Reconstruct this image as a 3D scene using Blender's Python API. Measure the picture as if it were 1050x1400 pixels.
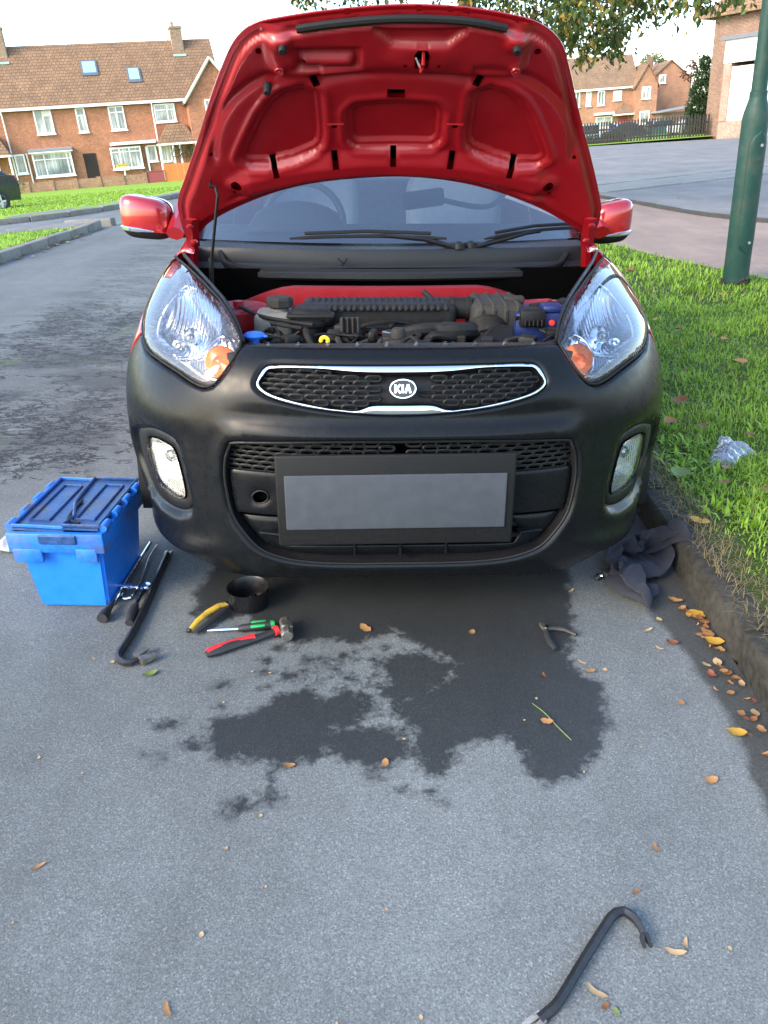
import bpy, bmesh, math, random
import numpy as np
from mathutils import Vector, Matrix
from mathutils.geometry import delaunay_2d_cdt
random.seed(7); RNG = np.random.default_rng(11)
SC = bpy.context.scene; COL = SC.collection
for o_ in list(bpy.data.objects): bpy.data.objects.remove(o_)
PI = math.pi
# ------------------------------------------------------------------ camera, sky, sun, exposure
PHI = math.radians(4.0)                       # the road's cross-fall towards the kerb; the camera was held level with the road
W = Matrix.Rotation(PHI, 4, 'Y')
TH, PSI = math.radians(25.9), 0.0086
fw = Vector((-math.sin(PSI)*math.cos(TH), math.cos(PSI)*math.cos(TH), -math.sin(TH)))
rt = Vector((math.cos(PSI), math.sin(PSI), 0)); up = rt.cross(fw)
cam = bpy.data.cameras.new('camera'); camo = bpy.data.objects.new('camera', cam); COL.objects.link(camo)
cm = Matrix((rt, up, -fw)).transposed().to_4x4(); cm.translation = Vector((-0.027, -1.82, 1.27))
camo.matrix_world = W @ cm
cam.sensor_fit = 'VERTICAL'; cam.angle_y = 2*math.atan(700/1051.0); cam.clip_start = .05; cam.clip_end = 2000
SC.camera = camo
world = bpy.data.worlds.new('World'); SC.world = world; world.use_nodes = True
wn = world.node_tree; bg = wn.nodes['Background']; sky = wn.nodes.new('ShaderNodeTexSky'); sky.sky_type = 'NISHITA'
SUN_EL, SUN_AZ = math.radians(32), math.radians(232)   # azimuth clockwise from +Y: hazy light from behind the camera, to the left
sky.sun_disc = False; sky.sun_elevation = SUN_EL; sky.sun_rotation = SUN_AZ
sky.air_density = 1.0; sky.dust_density = 1.2; sky.ozone_density = 1.0
wn.links.new(sky.outputs[0], bg.inputs[0]); bg.inputs[1].default_value = .15
sl = bpy.data.lights.new('sun', 'SUN'); slo = bpy.data.objects.new('sun', sl); COL.objects.link(slo)
sl.energy = 1.0; sl.angle = math.radians(25); sl.color = (1, .84, .62)
sd = Vector((math.sin(SUN_AZ)*math.cos(SUN_EL), math.cos(SUN_AZ)*math.cos(SUN_EL), math.sin(SUN_EL)))
slo.rotation_euler = sd.to_track_quat('Z', 'Y').to_euler(); slo.location = sd*50
SC.view_settings.view_transform = 'Standard'; SC.view_settings.look = 'None'
SC.view_settings.exposure = 2.35; SC.view_settings.gamma = 1.0; SC.view_settings.use_curve_mapping = False
# ------------------------------------------------------------------ materials
def nodes(m): return m.node_tree.nodes, m.node_tree.links
def base_mat(name):
    m = bpy.data.materials.new(name); m.use_nodes = True
    return m, m.node_tree.nodes['Principled BSDF']
def N(nt, t, **kw):
    n = nt.nodes.new(t)
    for k, v in kw.items():
        if k in n.inputs.keys() if isinstance(k, str) else False: n.inputs[k].default_value = v
        else: setattr(n, k, v)
    return n
def coords(nt, scale=(1, 1, 1), kind='Object'):
    t = nt.nodes.new('ShaderNodeTexCoord'); mp = nt.nodes.new('ShaderNodeMapping'); mp.inputs['Scale'].default_value = scale
    nt.links.new(t.outputs[kind], mp.inputs[0]); return mp.outputs[0]
def noise(nt, vec, scale, detail=4, rough=.55):
    n = nt.nodes.new('ShaderNodeTexNoise'); n.inputs['Scale'].default_value = scale; n.inputs['Detail'].default_value = detail
    n.inputs['Roughness'].default_value = rough; nt.links.new(vec, n.inputs['Vector']); return n.outputs['Fac']
def ramp(nt, fac, stops):
    r = nt.nodes.new('ShaderNodeValToRGB'); el = r.color_ramp.elements
    while len(el) < len(stops): el.new(.5)
    for e, (p, c) in zip(el, stops):
        e.position = p; e.color = (c, c, c, 1) if isinstance(c, (int, float)) else (*c, 1)
    nt.links.new(fac, r.inputs[0]); return r.outputs[0]
def mix(nt, fac, a, b, bt='MIX'):
    x = nt.nodes.new('ShaderNodeMix'); x.data_type = 'RGBA'; x.blend_type = bt
    for s, v in ((x.inputs[0], fac), (x.inputs[6], a), (x.inputs[7], b)):
        if hasattr(v, 'is_output'): nt.links.new(v, s)
        elif isinstance(v, (int, float)): s.default_value = v if s == x.inputs[0] else (v, v, v, 1)
        else: s.default_value = (*v, 1)
    return x.outputs[2]
def math_(nt, op, a, b=0.):
    x = nt.nodes.new('ShaderNodeMath'); x.operation = op
    for s, v in ((x.inputs[0], a), (x.inputs[1], b)):
        if hasattr(v, 'is_output'): nt.links.new(v, s)
        else: s.default_value = v
    return x.outputs[0]
def bump(nt, p, h, strength=.3, dist=.01):
    b = nt.nodes.new('ShaderNodeBump'); b.inputs['Strength'].default_value = strength; b.inputs['Distance'].default_value = dist
    nt.links.new(h, b.inputs['Height']); nt.links.new(b.outputs[0], p.inputs['Normal'])
def M(name, col, rough=.5, metal=0., var=.12, vs=12., coat=0., bmp=0., bs=80., spec=.5, alpha=1., dirt=0., rv=.1):
    m, p = base_mat(name); nt = m.node_tree
    v = coords(nt); n1 = noise(nt, v, vs); n2 = noise(nt, v, vs*6.3, 3)
    f = mix(nt, .5, n1, n2)
    c = ramp(nt, f, [(.3, tuple(x*(1-var) for x in col)), (.7, tuple(min(1, x*(1+var)) for x in col))])
    if dirt:
        d = ramp(nt, noise(nt, v, vs*.9, 6, .7), [(.48, 0.), (.72, dirt)])
        c = mix(nt, d, c, (.09, .075, .055))
    nt.links.new(c, p.inputs['Base Color'])
    r = ramp(nt, n2, [(.3, max(0., rough-rv)), (.7, min(1., rough+rv))]); nt.links.new(r, p.inputs['Roughness'])
    p.inputs['Metallic'].default_value = metal; p.inputs['Coat Weight'].default_value = coat; p.inputs['Coat Roughness'].default_value = .04
    p.inputs['Specular IOR Level'].default_value = spec; p.inputs['Alpha'].default_value = alpha
    if bmp: bump(nt, p, noise(nt, v, bs, 3), bmp, .004)
    return m
def brick_mat(name, c1, c2, mortar, bw=.225, bh=.075, mort=.012):
    m, p = base_mat(name); nt = m.node_tree
    t = nt.nodes.new('ShaderNodeTexCoord'); s = nt.nodes.new('ShaderNodeSeparateXYZ'); nt.links.new(t.outputs['Object'], s.inputs[0])
    cx = nt.nodes.new('ShaderNodeCombineXYZ'); nt.links.new(math_(nt, 'ADD', s.outputs[0], s.outputs[1]), cx.inputs[0]); nt.links.new(s.outputs[2], cx.inputs[1])
    b = nt.nodes.new('ShaderNodeTexBrick'); nt.links.new(cx.outputs[0], b.inputs['Vector'])
    b.inputs['Color1'].default_value = (*c1, 1); b.inputs['Color2'].default_value = (*c2, 1); b.inputs['Mortar'].default_value = (*mortar, 1)
    b.inputs['Scale'].default_value = 1; b.inputs['Brick Width'].default_value = bw; b.inputs['Row Height'].default_value = bh
    b.inputs['Mortar Size'].default_value = mort; b.inputs['Bias'].default_value = -.1
    n = noise(nt, t.outputs['Object'], 1.1, 6, .7); n3 = noise(nt, t.outputs['Object'], 9, 3)
    c = mix(nt, .5, b.outputs['Color'], ramp(nt, n, [(.3, .45), (.7, 1.3)]), 'MULTIPLY')
    c = mix(nt, .6, c, ramp(nt, n3, [(.35, .6), (.65, 1.25)]), 'MULTIPLY')
    nt.links.new(c, p.inputs['Base Color']); p.inputs['Roughness'].default_value = .85
    bump(nt, p, b.outputs['Fac'], -.5, .02); return m
def glass_mat(name, tint=(.9, .95, 1.), refl=1.0, ior=1.5, rough=.02, haze=0.):
    m = bpy.data.materials.new(name); m.use_nodes = True; nt = m.node_tree; nt.nodes.clear()
    o = nt.nodes.new('ShaderNodeOutputMaterial'); t = nt.nodes.new('ShaderNodeBsdfTransparent'); g = nt.nodes.new('ShaderNodeBsdfGlossy')
    v = coords(nt); n = noise(nt, v, 6, 4); nt.links.new(mix(nt, ramp(nt, n, [(.3, 0.), (.7, 1.)]), tuple(x*.94 for x in tint), tint), t.inputs[0])
    g.inputs['Roughness'].default_value = rough
    f = nt.nodes.new('ShaderNodeFresnel'); f.inputs[0].default_value = ior
    x = nt.nodes.new('ShaderNodeMixShader'); nt.links.new(math_(nt, 'MULTIPLY', f.outputs[0], refl), x.inputs[0])
    nt.links.new(t.outputs[0], x.inputs[1]); nt.links.new(g.outputs[0], x.inputs[2]); last = x.outputs[0]
    if haze:
        d = nt.nodes.new('ShaderNodeBsdfDiffuse'); d.inputs[0].default_value = (.8, .85, .9, 1); y = nt.nodes.new('ShaderNodeMixShader'); y.inputs[0].default_value = haze
        nt.links.new(last, y.inputs[1]); nt.links.new(d.outputs[0], y.inputs[2]); last = y.outputs[0]
    nt.links.new(last, o.inputs[0]); return m
# ------------------------------------------------------------------ mesh building
class B:
    def __init__(s): s.v = []; s.f = []
    def add(s, vs, fs, mt=None):
        o = len(s.v); s.v += [tuple((mt @ Vector(p)) if mt else p) for p in vs]; s.f += [tuple(i+o for i in f) for f in fs]; return s
    def box(s, c, d, rz=0., mt=None):
        x, y, z = (k/2 for k in d); R = Matrix.Translation(c) @ Matrix.Rotation(rz, 4, 'Z')
        if mt is not None: R = mt @ R
        vs = [(i*x, j*y, k*z) for k in (-1, 1) for j in (-1, 1) for i in (-1, 1)]
        return s.add(vs, [(0, 2, 3, 1), (4, 5, 7, 6), (0, 1, 5, 4), (2, 6, 7, 3), (0, 4, 6, 2), (1, 3, 7, 5)], R)
    def rbox(s, c, d, r=.01, seg=2, rot=None, taper=1.):
        bm = bmesh.new(); bmesh.ops.create_cube(bm, size=1)
        for v in bm.verts:
            k = taper if v.co.z < 0 else 1.
            v.co = Vector((v.co.x*d[0]*k, v.co.y*d[1]*k, v.co.z*d[2]))
        bmesh.ops.bevel(bm, geom=bm.edges[:], offset=min(r, min(d)*.49), segments=seg, affect='EDGES', profile=.5)
        bm.verts.index_update(); R = Matrix.Translation(c) @ (rot if rot is not None else Matrix.Identity(4))
        s.add([v.co.copy() for v in bm.verts], [[v.index for v in f.verts] for f in bm.faces], R); bm.free(); return s
    def tube(s, pts, r, n=8, closed=False, flat=1., cap=True):
        P = [Vector(p) for p in pts]; k = len(P); rs = r if isinstance(r, (list, tuple)) else [r]*k
        T = []
        for i in range(k):
            a = P[(i-1) % k] if closed else P[max(0, i-1)]; b = P[(i+1) % k] if closed else P[min(k-1, i+1)]
            T.append((b-a).normalized())
        up_ = Vector((0, 0, 1)) if abs(T[0].z) < .9 else Vector((1, 0, 0)); nrm = (up_ - T[0]*up_.dot(T[0])).normalized(); rings = []
        o = len(s.v)
        for i in range(k):
            nrm = (nrm - T[i]*nrm.dot(T[i])).normalized(); bn = T[i].cross(nrm)
            for j in range(n):
                a = 2*PI*j/n; s.v.append(tuple(P[i] + nrm*(math.cos(a)*rs[i]*flat) + bn*(math.sin(a)*rs[i])))
        for i in range(k if closed else k-1):
            for j in range(n):
                i2 = (i+1) % k; s.f.append((o+i*n+j, o+i*n+(j+1) % n, o+i2*n+(j+1) % n, o+i2*n+j))
        if cap and not closed: s.f.append(tuple(o+j for j in range(n))[::-1]); s.f.append(tuple(o+(k-1)*n+j for j in range(n)))
        return s
    def lathe(s, prof, c=(0, 0, 0), n=20, mt=None, cap=True):
        o = len(s.v); R = Matrix.Translation(c) @ (mt if mt is not None else Matrix.Identity(4))
        for r, h in prof:
            for j in range(n):
                a = 2*PI*j/n; s.v.append(tuple(R @ Vector((r*math.cos(a), r*math.sin(a), h))))
        for i in range(len(prof)-1):
            for j in range(n): s.f.append((o+i*n+j, o+i*n+(j+1) % n, o+(i+1)*n+(j+1) % n, o+(i+1)*n+j))
        if cap:
            if prof[0][0] > 1e-5: s.f.append(tuple(o+j for j in range(n))[::-1])
            if prof[-1][0] > 1e-5: s.f.append(tuple(o+(len(prof)-1)*n+j for j in range(n)))
        return s
    def prism(s, poly, h, mt=None, z0=0.):
        n = len(poly); o = len(s.v); R = mt if mt is not None else Matrix.Identity(4)
        for z in (z0, z0+h):
            for x, y in poly: s.v.append(tuple(R @ Vector((x, y, z))))
        s.f.append(tuple(o+i for i in range(n))[::-1]); s.f.append(tuple(o+n+i for i in range(n)))
        for i in range(n): j = (i+1) % n; s.f.append((o+i, o+j, o+n+j, o+n+i))
        return s
    def grid(s, fn, us, vs_):
        o = len(s.v); nu, nv = len(us), len(vs_)
        for b in vs_:
            for a in us: s.v.append(tuple(fn(a, b)))
        for j in range(nv-1):
            for i in range(nu-1): s.f.append((o+j*nu+i, o+j*nu+i+1, o+(j+1)*nu+i+1, o+(j+1)*nu+i))
        return s
    def ob(s, name, mat, parent=None, smooth=35, fix=True):
        me = bpy.data.meshes.new(name); me.from_pydata([tuple(v) for v in s.v], [], s.f)
        if fix:
            bm = bmesh.new(); bm.from_mesh(me); bmesh.ops.recalc_face_normals(bm, faces=bm.faces[:]); bm.to_mesh(me); bm.free()
        if smooth:
            me.shade_smooth()
            if smooth < 180: me.set_sharp_from_angle(angle=math.radians(smooth))
        me.materials.append(mat); o = bpy.data.objects.new(name, me); COL.objects.link(o)
        if parent: o.parent = parent
        return o
def tag(o, label=None, cat=None, group=None, kind=None):
    for k, v in (('label', label), ('category', cat), ('group', group), ('kind', kind)):
        if v: o[k] = v
    return o
def thing(name, label, cat, loc=(0, 0, 0), rz=0., group=None):
    o = bpy.data.objects.new(name, None); COL.objects.link(o); o.location = loc; o.rotation_euler = (0, 0, rz); o.empty_display_size = .1
    return tag(o, label, cat, group)
NEAR = []                                   # things standing on the sloping road and verge, tilted with them at the end
def near(o): NEAR.append(o); return o
def copy_tree(o, parent=None):
    c = o.copy(); COL.objects.link(c)
    if parent: c.parent = parent; c.matrix_parent_inverse = o.matrix_parent_inverse
    for ch in list(o.children): copy_tree(ch, c)
    return c
def spline(pts, step, closed=True):
    P = np.array(pts, float); n = len(P); out = []
    for i in range(n if closed else n-1):
        p0, p1, p2, p3 = (P[(i+k) % n] if closed else P[min(max(i+k, 0), n-1)] for k in (-1, 0, 1, 2))
        m = max(1, int(round(np.linalg.norm(p2-p1)/step)))
        for t in np.arange(m)/m:
            out.append(.5*((2*p1)+(-p0+p2)*t+(2*p0-5*p1+4*p2-p3)*t*t+(-p0+3*p1-3*p2+p3)*t**3))
    if not closed: out.append(P[-1])
    return np.array(out)
def resample(pts, step, closed=True):
    P = np.array(pts, float); out = []; n = len(P)
    for i in range(n if closed else n-1):
        a, b = P[i], P[(i+1) % n]; m = max(1, int(round(np.linalg.norm(b-a)/step)))
        out += [a+(b-a)*t for t in np.arange(m)/m]
    if not closed: out.append(P[-1])
    return np.array(out)
def inside(poly, q):
    x, y = q[:, 0], q[:, 1]; r = np.zeros(len(q), bool); P = np.asarray(poly); n = len(P)
    for i in range(n):
        (x1, y1), (x2, y2) = P[i], P[(i+1) % n]
        if y1 == y2: continue
        c = ((y1 > y) != (y2 > y)) & (x < (x2-x1)*(y-y1)/(y2-y1)+x1); r ^= c
    return r
def pdist(poly, q, closed=True):
    d = np.full(len(q), 1e9); P = np.asarray(poly); n = len(P)
    for i in range(n if closed else n-1):
        a, b = P[i], P[(i+1) % n]; ab = b-a; t = np.clip(((q-a)@ab)/max(ab@ab, 1e-12), 0, 1)
        d = np.minimum(d, np.hypot(*(q-a-t[:, None]*ab).T))
    return d
def sdist(poly, q): d = pdist(poly, q); return np.where(inside(poly, q), -d, d)     # negative inside
def sst(a, b, x): t = np.clip((x-a)/(b-a), 0, 1); return t*t*(3-2*t)
def cdt(outline, holes=(), step=.02, rings=(), jitter=.0, keep=()):
    """triangulates a region with holes; extra point rings are laid along every edge at the given offsets. returns pts, tris, boundary loops"""
    loops = [np.asarray(outline)]+[np.asarray(h) for h in holes]
    lo, hi = loops[0].min(0), loops[0].max(0)
    gx, gy = np.meshgrid(np.arange(lo[0], hi[0], step), np.arange(lo[1], hi[1], step)); g = np.stack([gx.ravel(), gy.ravel()], 1)
    g[:, 0] += (np.round((g[:, 1]-lo[1])/step) % 2)*step*.5
    if jitter: g += RNG.uniform(-jitter, jitter, g.shape)*step
    mind = max([.45*step]+[r+.35*step for r in rings])
    k = inside(loops[0], g) & (pdist(loops[0], g) > mind)
    for h in loops[1:]: k &= ~inside(h, g) & (pdist(h, g) > mind)
    ex = [g[k]]
    for r in rings:
        for li, L in enumerate(loops):
            nx = np.roll(L, -1, 0)-np.roll(L, 1, 0); nn = np.stack([nx[:, 1], -nx[:, 0]], 1); nn /= np.linalg.norm(nn, axis=1)[:, None]+1e-12
            for sgn in (1, -1):
                q = L+nn*r*sgn; ok = inside(loops[0], q)
                for h in loops[1:]: ok &= ~inside(h, q)
                for L2 in loops: ok &= pdist(L2, q) > r*.9
                ex.append(q[ok])
    if len(keep):
        for i in range(len(ex)):
            for kp in keep: ex[i] = ex[i][pdist(kp, ex[i]) > .3*step]
    allL = loops+[np.asarray(kp) for kp in keep]; pts = np.concatenate(allL+ex); cons = []; o = 0; spans = []
    for L in allL:
        n = len(L); cons += [(o+i, o+(i+1) % n) for i in range(n)]; spans.append((o, n)); o += n
    vs, es, fs, ov, oe, of = delaunay_2d_cdt([Vector(p) for p in pts], cons, [], 0, 1e-6)
    V = np.array([tuple(v) for v in vs]); F = np.array([tuple(f) for f in fs])
    c = V[F].mean(1); ok = inside(loops[0], c)
    for h in loops[1:]: ok &= ~inside(h, c)
    return V, F[ok], loops
def np_ob(name, V, F, mat, parent=None, smooth=180, attr=None, flip=False):
    me = bpy.data.meshes.new(name); F = np.asarray(F)
    me.from_pydata([tuple(v) for v in V], [], [tuple(int(i) for i in (f[::-1] if flip else f)) for f in F])
    if smooth:
        me.shade_smooth()
        if smooth < 180: me.set_sharp_from_angle(angle=math.radians(smooth))
    for k, a in (attr or {}).items():
        at = me.attributes.new(k, 'FLOAT', 'POINT'); at.data.foreach_set('value', np.asarray(a, np.float32))
    me.materials.append(mat); o = bpy.data.objects.new(name, me); COL.objects.link(o)
    if parent: o.parent = parent
    return o
def fast_mesh(name, V, idx, counts, mat, attr=None, smooth=False, parent=None):
    """V (n,3), idx flat loop indices, counts per face (numpy): for tens of thousands of faces"""
    me = bpy.data.meshes.new(name); me.vertices.add(len(V)); me.vertices.foreach_set('co', np.asarray(V, np.float32).ravel())
    me.loops.add(len(idx)); me.loops.foreach_set('vertex_index', np.asarray(idx, np.int32)); me.polygons.add(len(counts))
    st = np.concatenate([[0], np.cumsum(counts)[:-1]]); me.polygons.foreach_set('loop_start', st.astype(np.int32))
    me.update(calc_edges=True)
    for k, a in (attr or {}).items():
        at = me.attributes.new(k, 'FLOAT', 'POINT'); at.data.foreach_set('value', np.asarray(a, np.float32))
    if smooth: me.shade_smooth()
    me.materials.append(mat); o = bpy.data.objects.new(name, me); COL.objects.link(o)
    if parent: o.parent = parent
    return o
# ------------------------------------------------------------------ ground levels
TP = math.tan(PHI)
def zg(x, y):
    x = np.asarray(x, float); y = np.asarray(y, float)
    pl = -TP*np.clip(x, -4.4, 2.3)
    zl = .308-.0150*np.clip(y-8, 0, 48); k = sst(-4.4, -8., x)
    return np.where(x < -4.4, pl*(1-k)+zl*k, pl)
def zp(x, y, off=0.): return (x, y, float(zg(x, y))+off)
# ------------------------------------------------------------------ ground materials
def asphalt(name, base=.12, tint=(.95, 1.03, 1.01), stain=True, cracks=True, speck=1.):
    m, p = base_mat(name); nt = m.node_tree; v = coords(nt)
    big = noise(nt, v, .55, 5, .6); mid = noise(nt, v, 7, 5, .65); fine = noise(nt, v, 260, 3, .6)
    vo = nt.nodes.new('ShaderNodeTexVoronoi'); vo.inputs['Scale'].default_value = 330; nt.links.new(v, vo.inputs['Vector'])
    vs2 = nt.nodes.new('ShaderNodeSeparateColor'); nt.links.new(vo.outputs['Color'], vs2.inputs[0])
    col = ramp(nt, mix(nt, .35, big, mid), [(.3, tuple(base*.72*t for t in tint)), (.7, tuple(base*1.26*t for t in tint))])
    col = mix(nt, .85, col, ramp(nt, vs2.outputs[0], [(.0, .66), (.5, .97), (.9, 1.18), (.975, 1.+.6*speck)]), 'MULTIPLY')
    col = mix(nt, .8, col, ramp(nt, fine, [(.3, .66), (.7, 1.3)]), 'MULTIPLY')
    lane = noise(nt, coords(nt, (1.4, .35, 1)), 1.3, 4, .6); col = mix(nt, .55, col, ramp(nt, lane, [(.35, .72), (.65, 1.22)]), 'MULTIPLY')
    hgt = mix(nt, .5, fine, vs2.outputs[1]); rough = .82
    if cracks:
        wv = nt.nodes.new('ShaderNodeMapping'); wv.inputs['Scale'].default_value = (1., 1.9, 1); wv.inputs['Rotation'].default_value = (0, 0, .4); nt.links.new(v, wv.inputs[0])
        def ridge(sc, det, w, ro=.62):
            r_ = math_(nt, 'ABSOLUTE', math_(nt, 'SUBTRACT', noise(nt, wv.outputs[0], sc, det, ro), .5)); wid = math_(nt, 'MULTIPLY', noise(nt, v, 5, 2), w*2)
            return ramp(nt, math_(nt, 'DIVIDE', r_, wid), [(.35, 1.), (.75, 0.)])
        sx = nt.nodes.new('ShaderNodeSeparateXYZ'); nt.links.new(v, sx.inputs[0])
        # the broken band of old surface runs up the road left of the car, x about -1.5
        band = math_(nt, 'ADD', sx.outputs[0], 1.75); band = math_(nt, 'ADD', band, math_(nt, 'MULTIPLY', sx.outputs[1], .12)); band = math_(nt, 'ABSOLUTE', band)
        reg = ramp(nt, math_(nt, 'SUBTRACT', band, math_(nt, 'MULTIPLY', mid, .9)), [(.0, 1.), (.5, 0.)])
        ygate = ramp(nt, math_(nt, 'MULTIPLY', sx.outputs[1], .2), [(.15, 0.), (.27, 1.), (.8, 1.), (1., .5)])
        reg = math_(nt, 'MULTIPLY', reg, ygate)
        cr = math_(nt, 'MULTIPLY', ridge(1.7, 7, .018), ramp(nt, reg, [(.36, 0.), (.6, 1.)]))
        cr2 = math_(nt, 'MULTIPLY', math_(nt, 'MAXIMUM', ridge(4.2, 6, .03), ridge(9., 5, .03)), ramp(nt, math_(nt, 'MULTIPLY', reg, big), [(.36, 0.), (.46, 1.)]))
        crk = math_(nt, 'MAXIMUM', cr, cr2)
        patch = math_(nt, 'MULTIPLY', reg, ramp(nt, noise(nt, wv.outputs[0], 1.6, 6, .7), [(.46, 0.), (.56, 1.)]))
        col = mix(nt, math_(nt, 'MULTIPLY', patch, .6), col, tuple(.03*t for t in tint))
        col = mix(nt, math_(nt, 'MULTIPLY', crk, .9), col, (.008, .008, .008))
        moss = math_(nt, 'MULTIPLY', cr2, ramp(nt, noise(nt, v, 2.2, 3), [(.6, 0.), (.66, .8)])); col = mix(nt, moss, col, (.06, .09, .02))
        hgt = mix(nt, crk, hgt, 0.)
    rg = None
    if stain:
        at = nt.nodes.new('ShaderNodeAttribute'); at.attribute_name = 'wet'
        edge = math_(nt, 'ADD', at.outputs['Fac'], math_(nt, 'MULTIPLY', math_(nt, 'SUBTRACT', noise(nt, v, 17, 8, .72), .5), 1.15))
        edge = math_(nt, 'ADD', edge, math_(nt, 'MULTIPLY', math_(nt, 'SUBTRACT', fine, .5), .45))
        edge = math_(nt, 'ADD', edge, math_(nt, 'MULTIPLY', math_(nt, 'SUBTRACT', noise(nt, v, 55, 4, .6), .5), .55))
        wet = ramp(nt, edge, [(.40, 0.), (.52, .45), (.66, 1.)])
        at2 = nt.nodes.new('ShaderNodeAttribute'); at2.attribute_name = 'soil'
        soil = ramp(nt, math_(nt, 'ADD', at2.outputs['Fac'], math_(nt, 'MULTIPLY', math_(nt, 'SUBTRACT', mid, .5), .9)), [(.4, 0.), (.6, 1.)])
        col = mix(nt, math_(nt, 'MULTIPLY', soil, .72), col, (.016, .0145, .012))
        dk = mix(nt, .82, col, (.006, .0065, .007)); col = mix(nt, wet, col, dk)
        rg = math_(nt, 'SUBTRACT', rough, math_(nt, 'MULTIPLY', wet, .34))
    nt.links.new(col, p.inputs['Base Color'])
    if rg is not None: nt.links.new(rg, p.inputs['Roughness'])
    else: p.inputs['Roughness'].default_value = rough
    p.inputs['Specular IOR Level'].default_value = .35
    bump(nt, p, hgt, .4, .005); return m
def ground_mat(name, stops, scale=3., fine=40., bmp=.4, dist=.02):
    m, p = base_mat(name); nt = m.node_tree; v = coords(nt)
    f = mix(nt, .45, noise(nt, v, scale, 6, .65), noise(nt, v, fine, 4, .65)); nt.links.new(ramp(nt, f, stops), p.inputs['Base Color'])
    p.inputs['Roughness'].default_value = .95; p.inputs['Specular IOR Level'].default_value = .15; bump(nt, p, noise(nt, v, fine, 4), bmp, dist); return m
MA = dict(road=asphalt('asphalt'), tar=asphalt('footpath_tarmac', .16, (1.35, .98, .78), False, False, .5), fore=asphalt('forecourt_tarmac', .15, (1.04, 1, .95), False, False, .6),
          lawn=ground_mat('lawn', [(.3, (.13, .23, .02)), (.5, (.18, .30, .03)), (.66, (.24, .33, .05))], .5, 14),
          verge=ground_mat('verge_soil', [(.3, (.02, .032, .008)), (.6, (.045, .07, .015))], 2, 60), field=ground_mat('field', [(.3, (.04, .06, .015)), (.7, (.07, .09, .03))], .2, 3),
          kerb=M('kerb_concrete', (.033, .032, .028), .9, 0, .6, 7, bmp=1., bs=60, spec=.15), pkerb=M('pale_kerb_concrete', (.15, .145, .13), .9, 0, .4, 3, bmp=.6, bs=60), dkerb=M('dark_edging', (.03, .03, .028), .9, 0, .3, 6), slab=M('paving_slab', (.15, .155, .14), .85, 0, .3, 2, bmp=.3, bs=60, dirt=.3))
# ------------------------------------------------------------------ ground sheets
def sheet(name, poly, off, mat, step=1.0, attr=None):
    poly = resample(poly, step)
    V, F, _ = cdt(poly, (), step); Z = zg(V[:, 0], V[:, 1])+off
    o = np_ob(name, np.column_stack([V, Z]), F, mat); return tag(o, kind='structure')
gd = B(); xs = np.concatenate([np.linspace(-400, -60, 12), np.linspace(-50, 50, 60), np.linspace(60, 400, 12)]); ys = np.concatenate([np.linspace(-60, 0, 8), np.linspace(2, 130, 60), np.linspace(150, 800, 10)])
gd.grid(lambda x, y: (x, y, float(zg(x, y))-.12), xs, ys); tag(gd.ob('ground', MA['field'], smooth=180), kind='structure')
# the road itself, tilted towards the kerb, with the water stain under the car
WETP = [[(-.33, .0), (-.166, -.03), (-.19, .03), (-.03, .02), (.05, -.05), (.147, -.13), (.116, -.211), (-.031, -.287), (-.008, -.357), (.025, -.407), (.033, -.528), (.084, -.556), (.133, -.469), (.237, -.421), (.283, -.482), (.274, -.541), (.311, -.568), (.397, -.553), (.445, -.481), (.506, -.37), (.531, -.227), (.462, -.148), (.49, -.041), (.52, .128), (.6, .6), (-.3, .7), (-.52, .35), (-.62, .14), (-.5, .2)],
        [(-.469, -.361), (-.349, -.317), (-.298, -.253), (-.227, -.233), (-.186, -.289), (-.079, -.306), (-.054, -.349), (-.144, -.4), (-.181, -.501), (-.265, -.517), (-.289, -.6), (-.299, -.502), (-.429, -.496), (-.457, -.443)],
        [(-.19, -.46), (-.16, -.39), (-.053, -.38), (.03, -.41), (.04, -.485), (-.03, -.515), (-.148, -.508)]]
WETP.append([(-.63, .24), (-.615, .10), (-.54, .05), (-.45, .09), (-.385, .0), (-.30, -.055), (-.2, -.03), (-.12, -.055), (-.02, -.0), (.02, .3), (-.6, .42)])
WETP.append([(-.05, -.10), (.06, -.07), (.16, -.15), (.12, -.24), (.0, -.32), (-.06, -.27), (-.03, -.2), (-.07, -.15)])
WETP.append([(-.2, -.27), (-.13, -.24), (-.08, -.28), (-.05, -.33), (-.12, -.36), (-.2, -.32)])
WETB = [(-.10+random.gauss(0, .13), -.16+random.gauss(0, .07), random.choice([.006, .009, .013, .018])) for k in range(46)]+[(-.557, -.379, .028), (-.443, -.318, .016), (-.466, -.232, .016), (-.483, -.451, .022), (-.34, -.633, .03), (-.28, -.605, .025), (-.032, -.068, .018), (-.064, -.122, .014), (-.091, -.279, .03), (-.275, -.189, .026), (-.247, -.12, .018), (-.208, -.17, .012), (-.026, -.193, .012), (-.54, -.497, .012), (-.052, -.535, .02), (.062, -.584, .018), (-.001, -.584, .012), (-.583, -.487, .012), (-.32, -.08, .012), (-.12, -.21, .018), (-.05, -.23, .02), (.0, -.24, .02), (-.16, -.1, .016), (.03, -.16, .03), (-.02, -.11, .02), (.09, -.62, .012)]
xs = np.unique(np.concatenate([np.linspace(-4.45, -.9, 30), np.arange(-.9, .905, .0125), [.905]])); ys = np.unique(np.concatenate([np.linspace(-7, -1.3, 20), np.arange(-1.3, .9, .0125), np.linspace(.9, 4, 30), np.linspace(4, 75, 60)]))
X, Y = np.meshgrid(xs, ys); q = np.stack([X.ravel(), Y.ravel()], 1); sdw = np.full(len(q), 9.)
near_q = (abs(q[:, 0]) < .9) & (q[:, 1] > -1.2) & (q[:, 1] < 1.2); qq = q[near_q]; d = np.full(len(qq), 9.)
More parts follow.
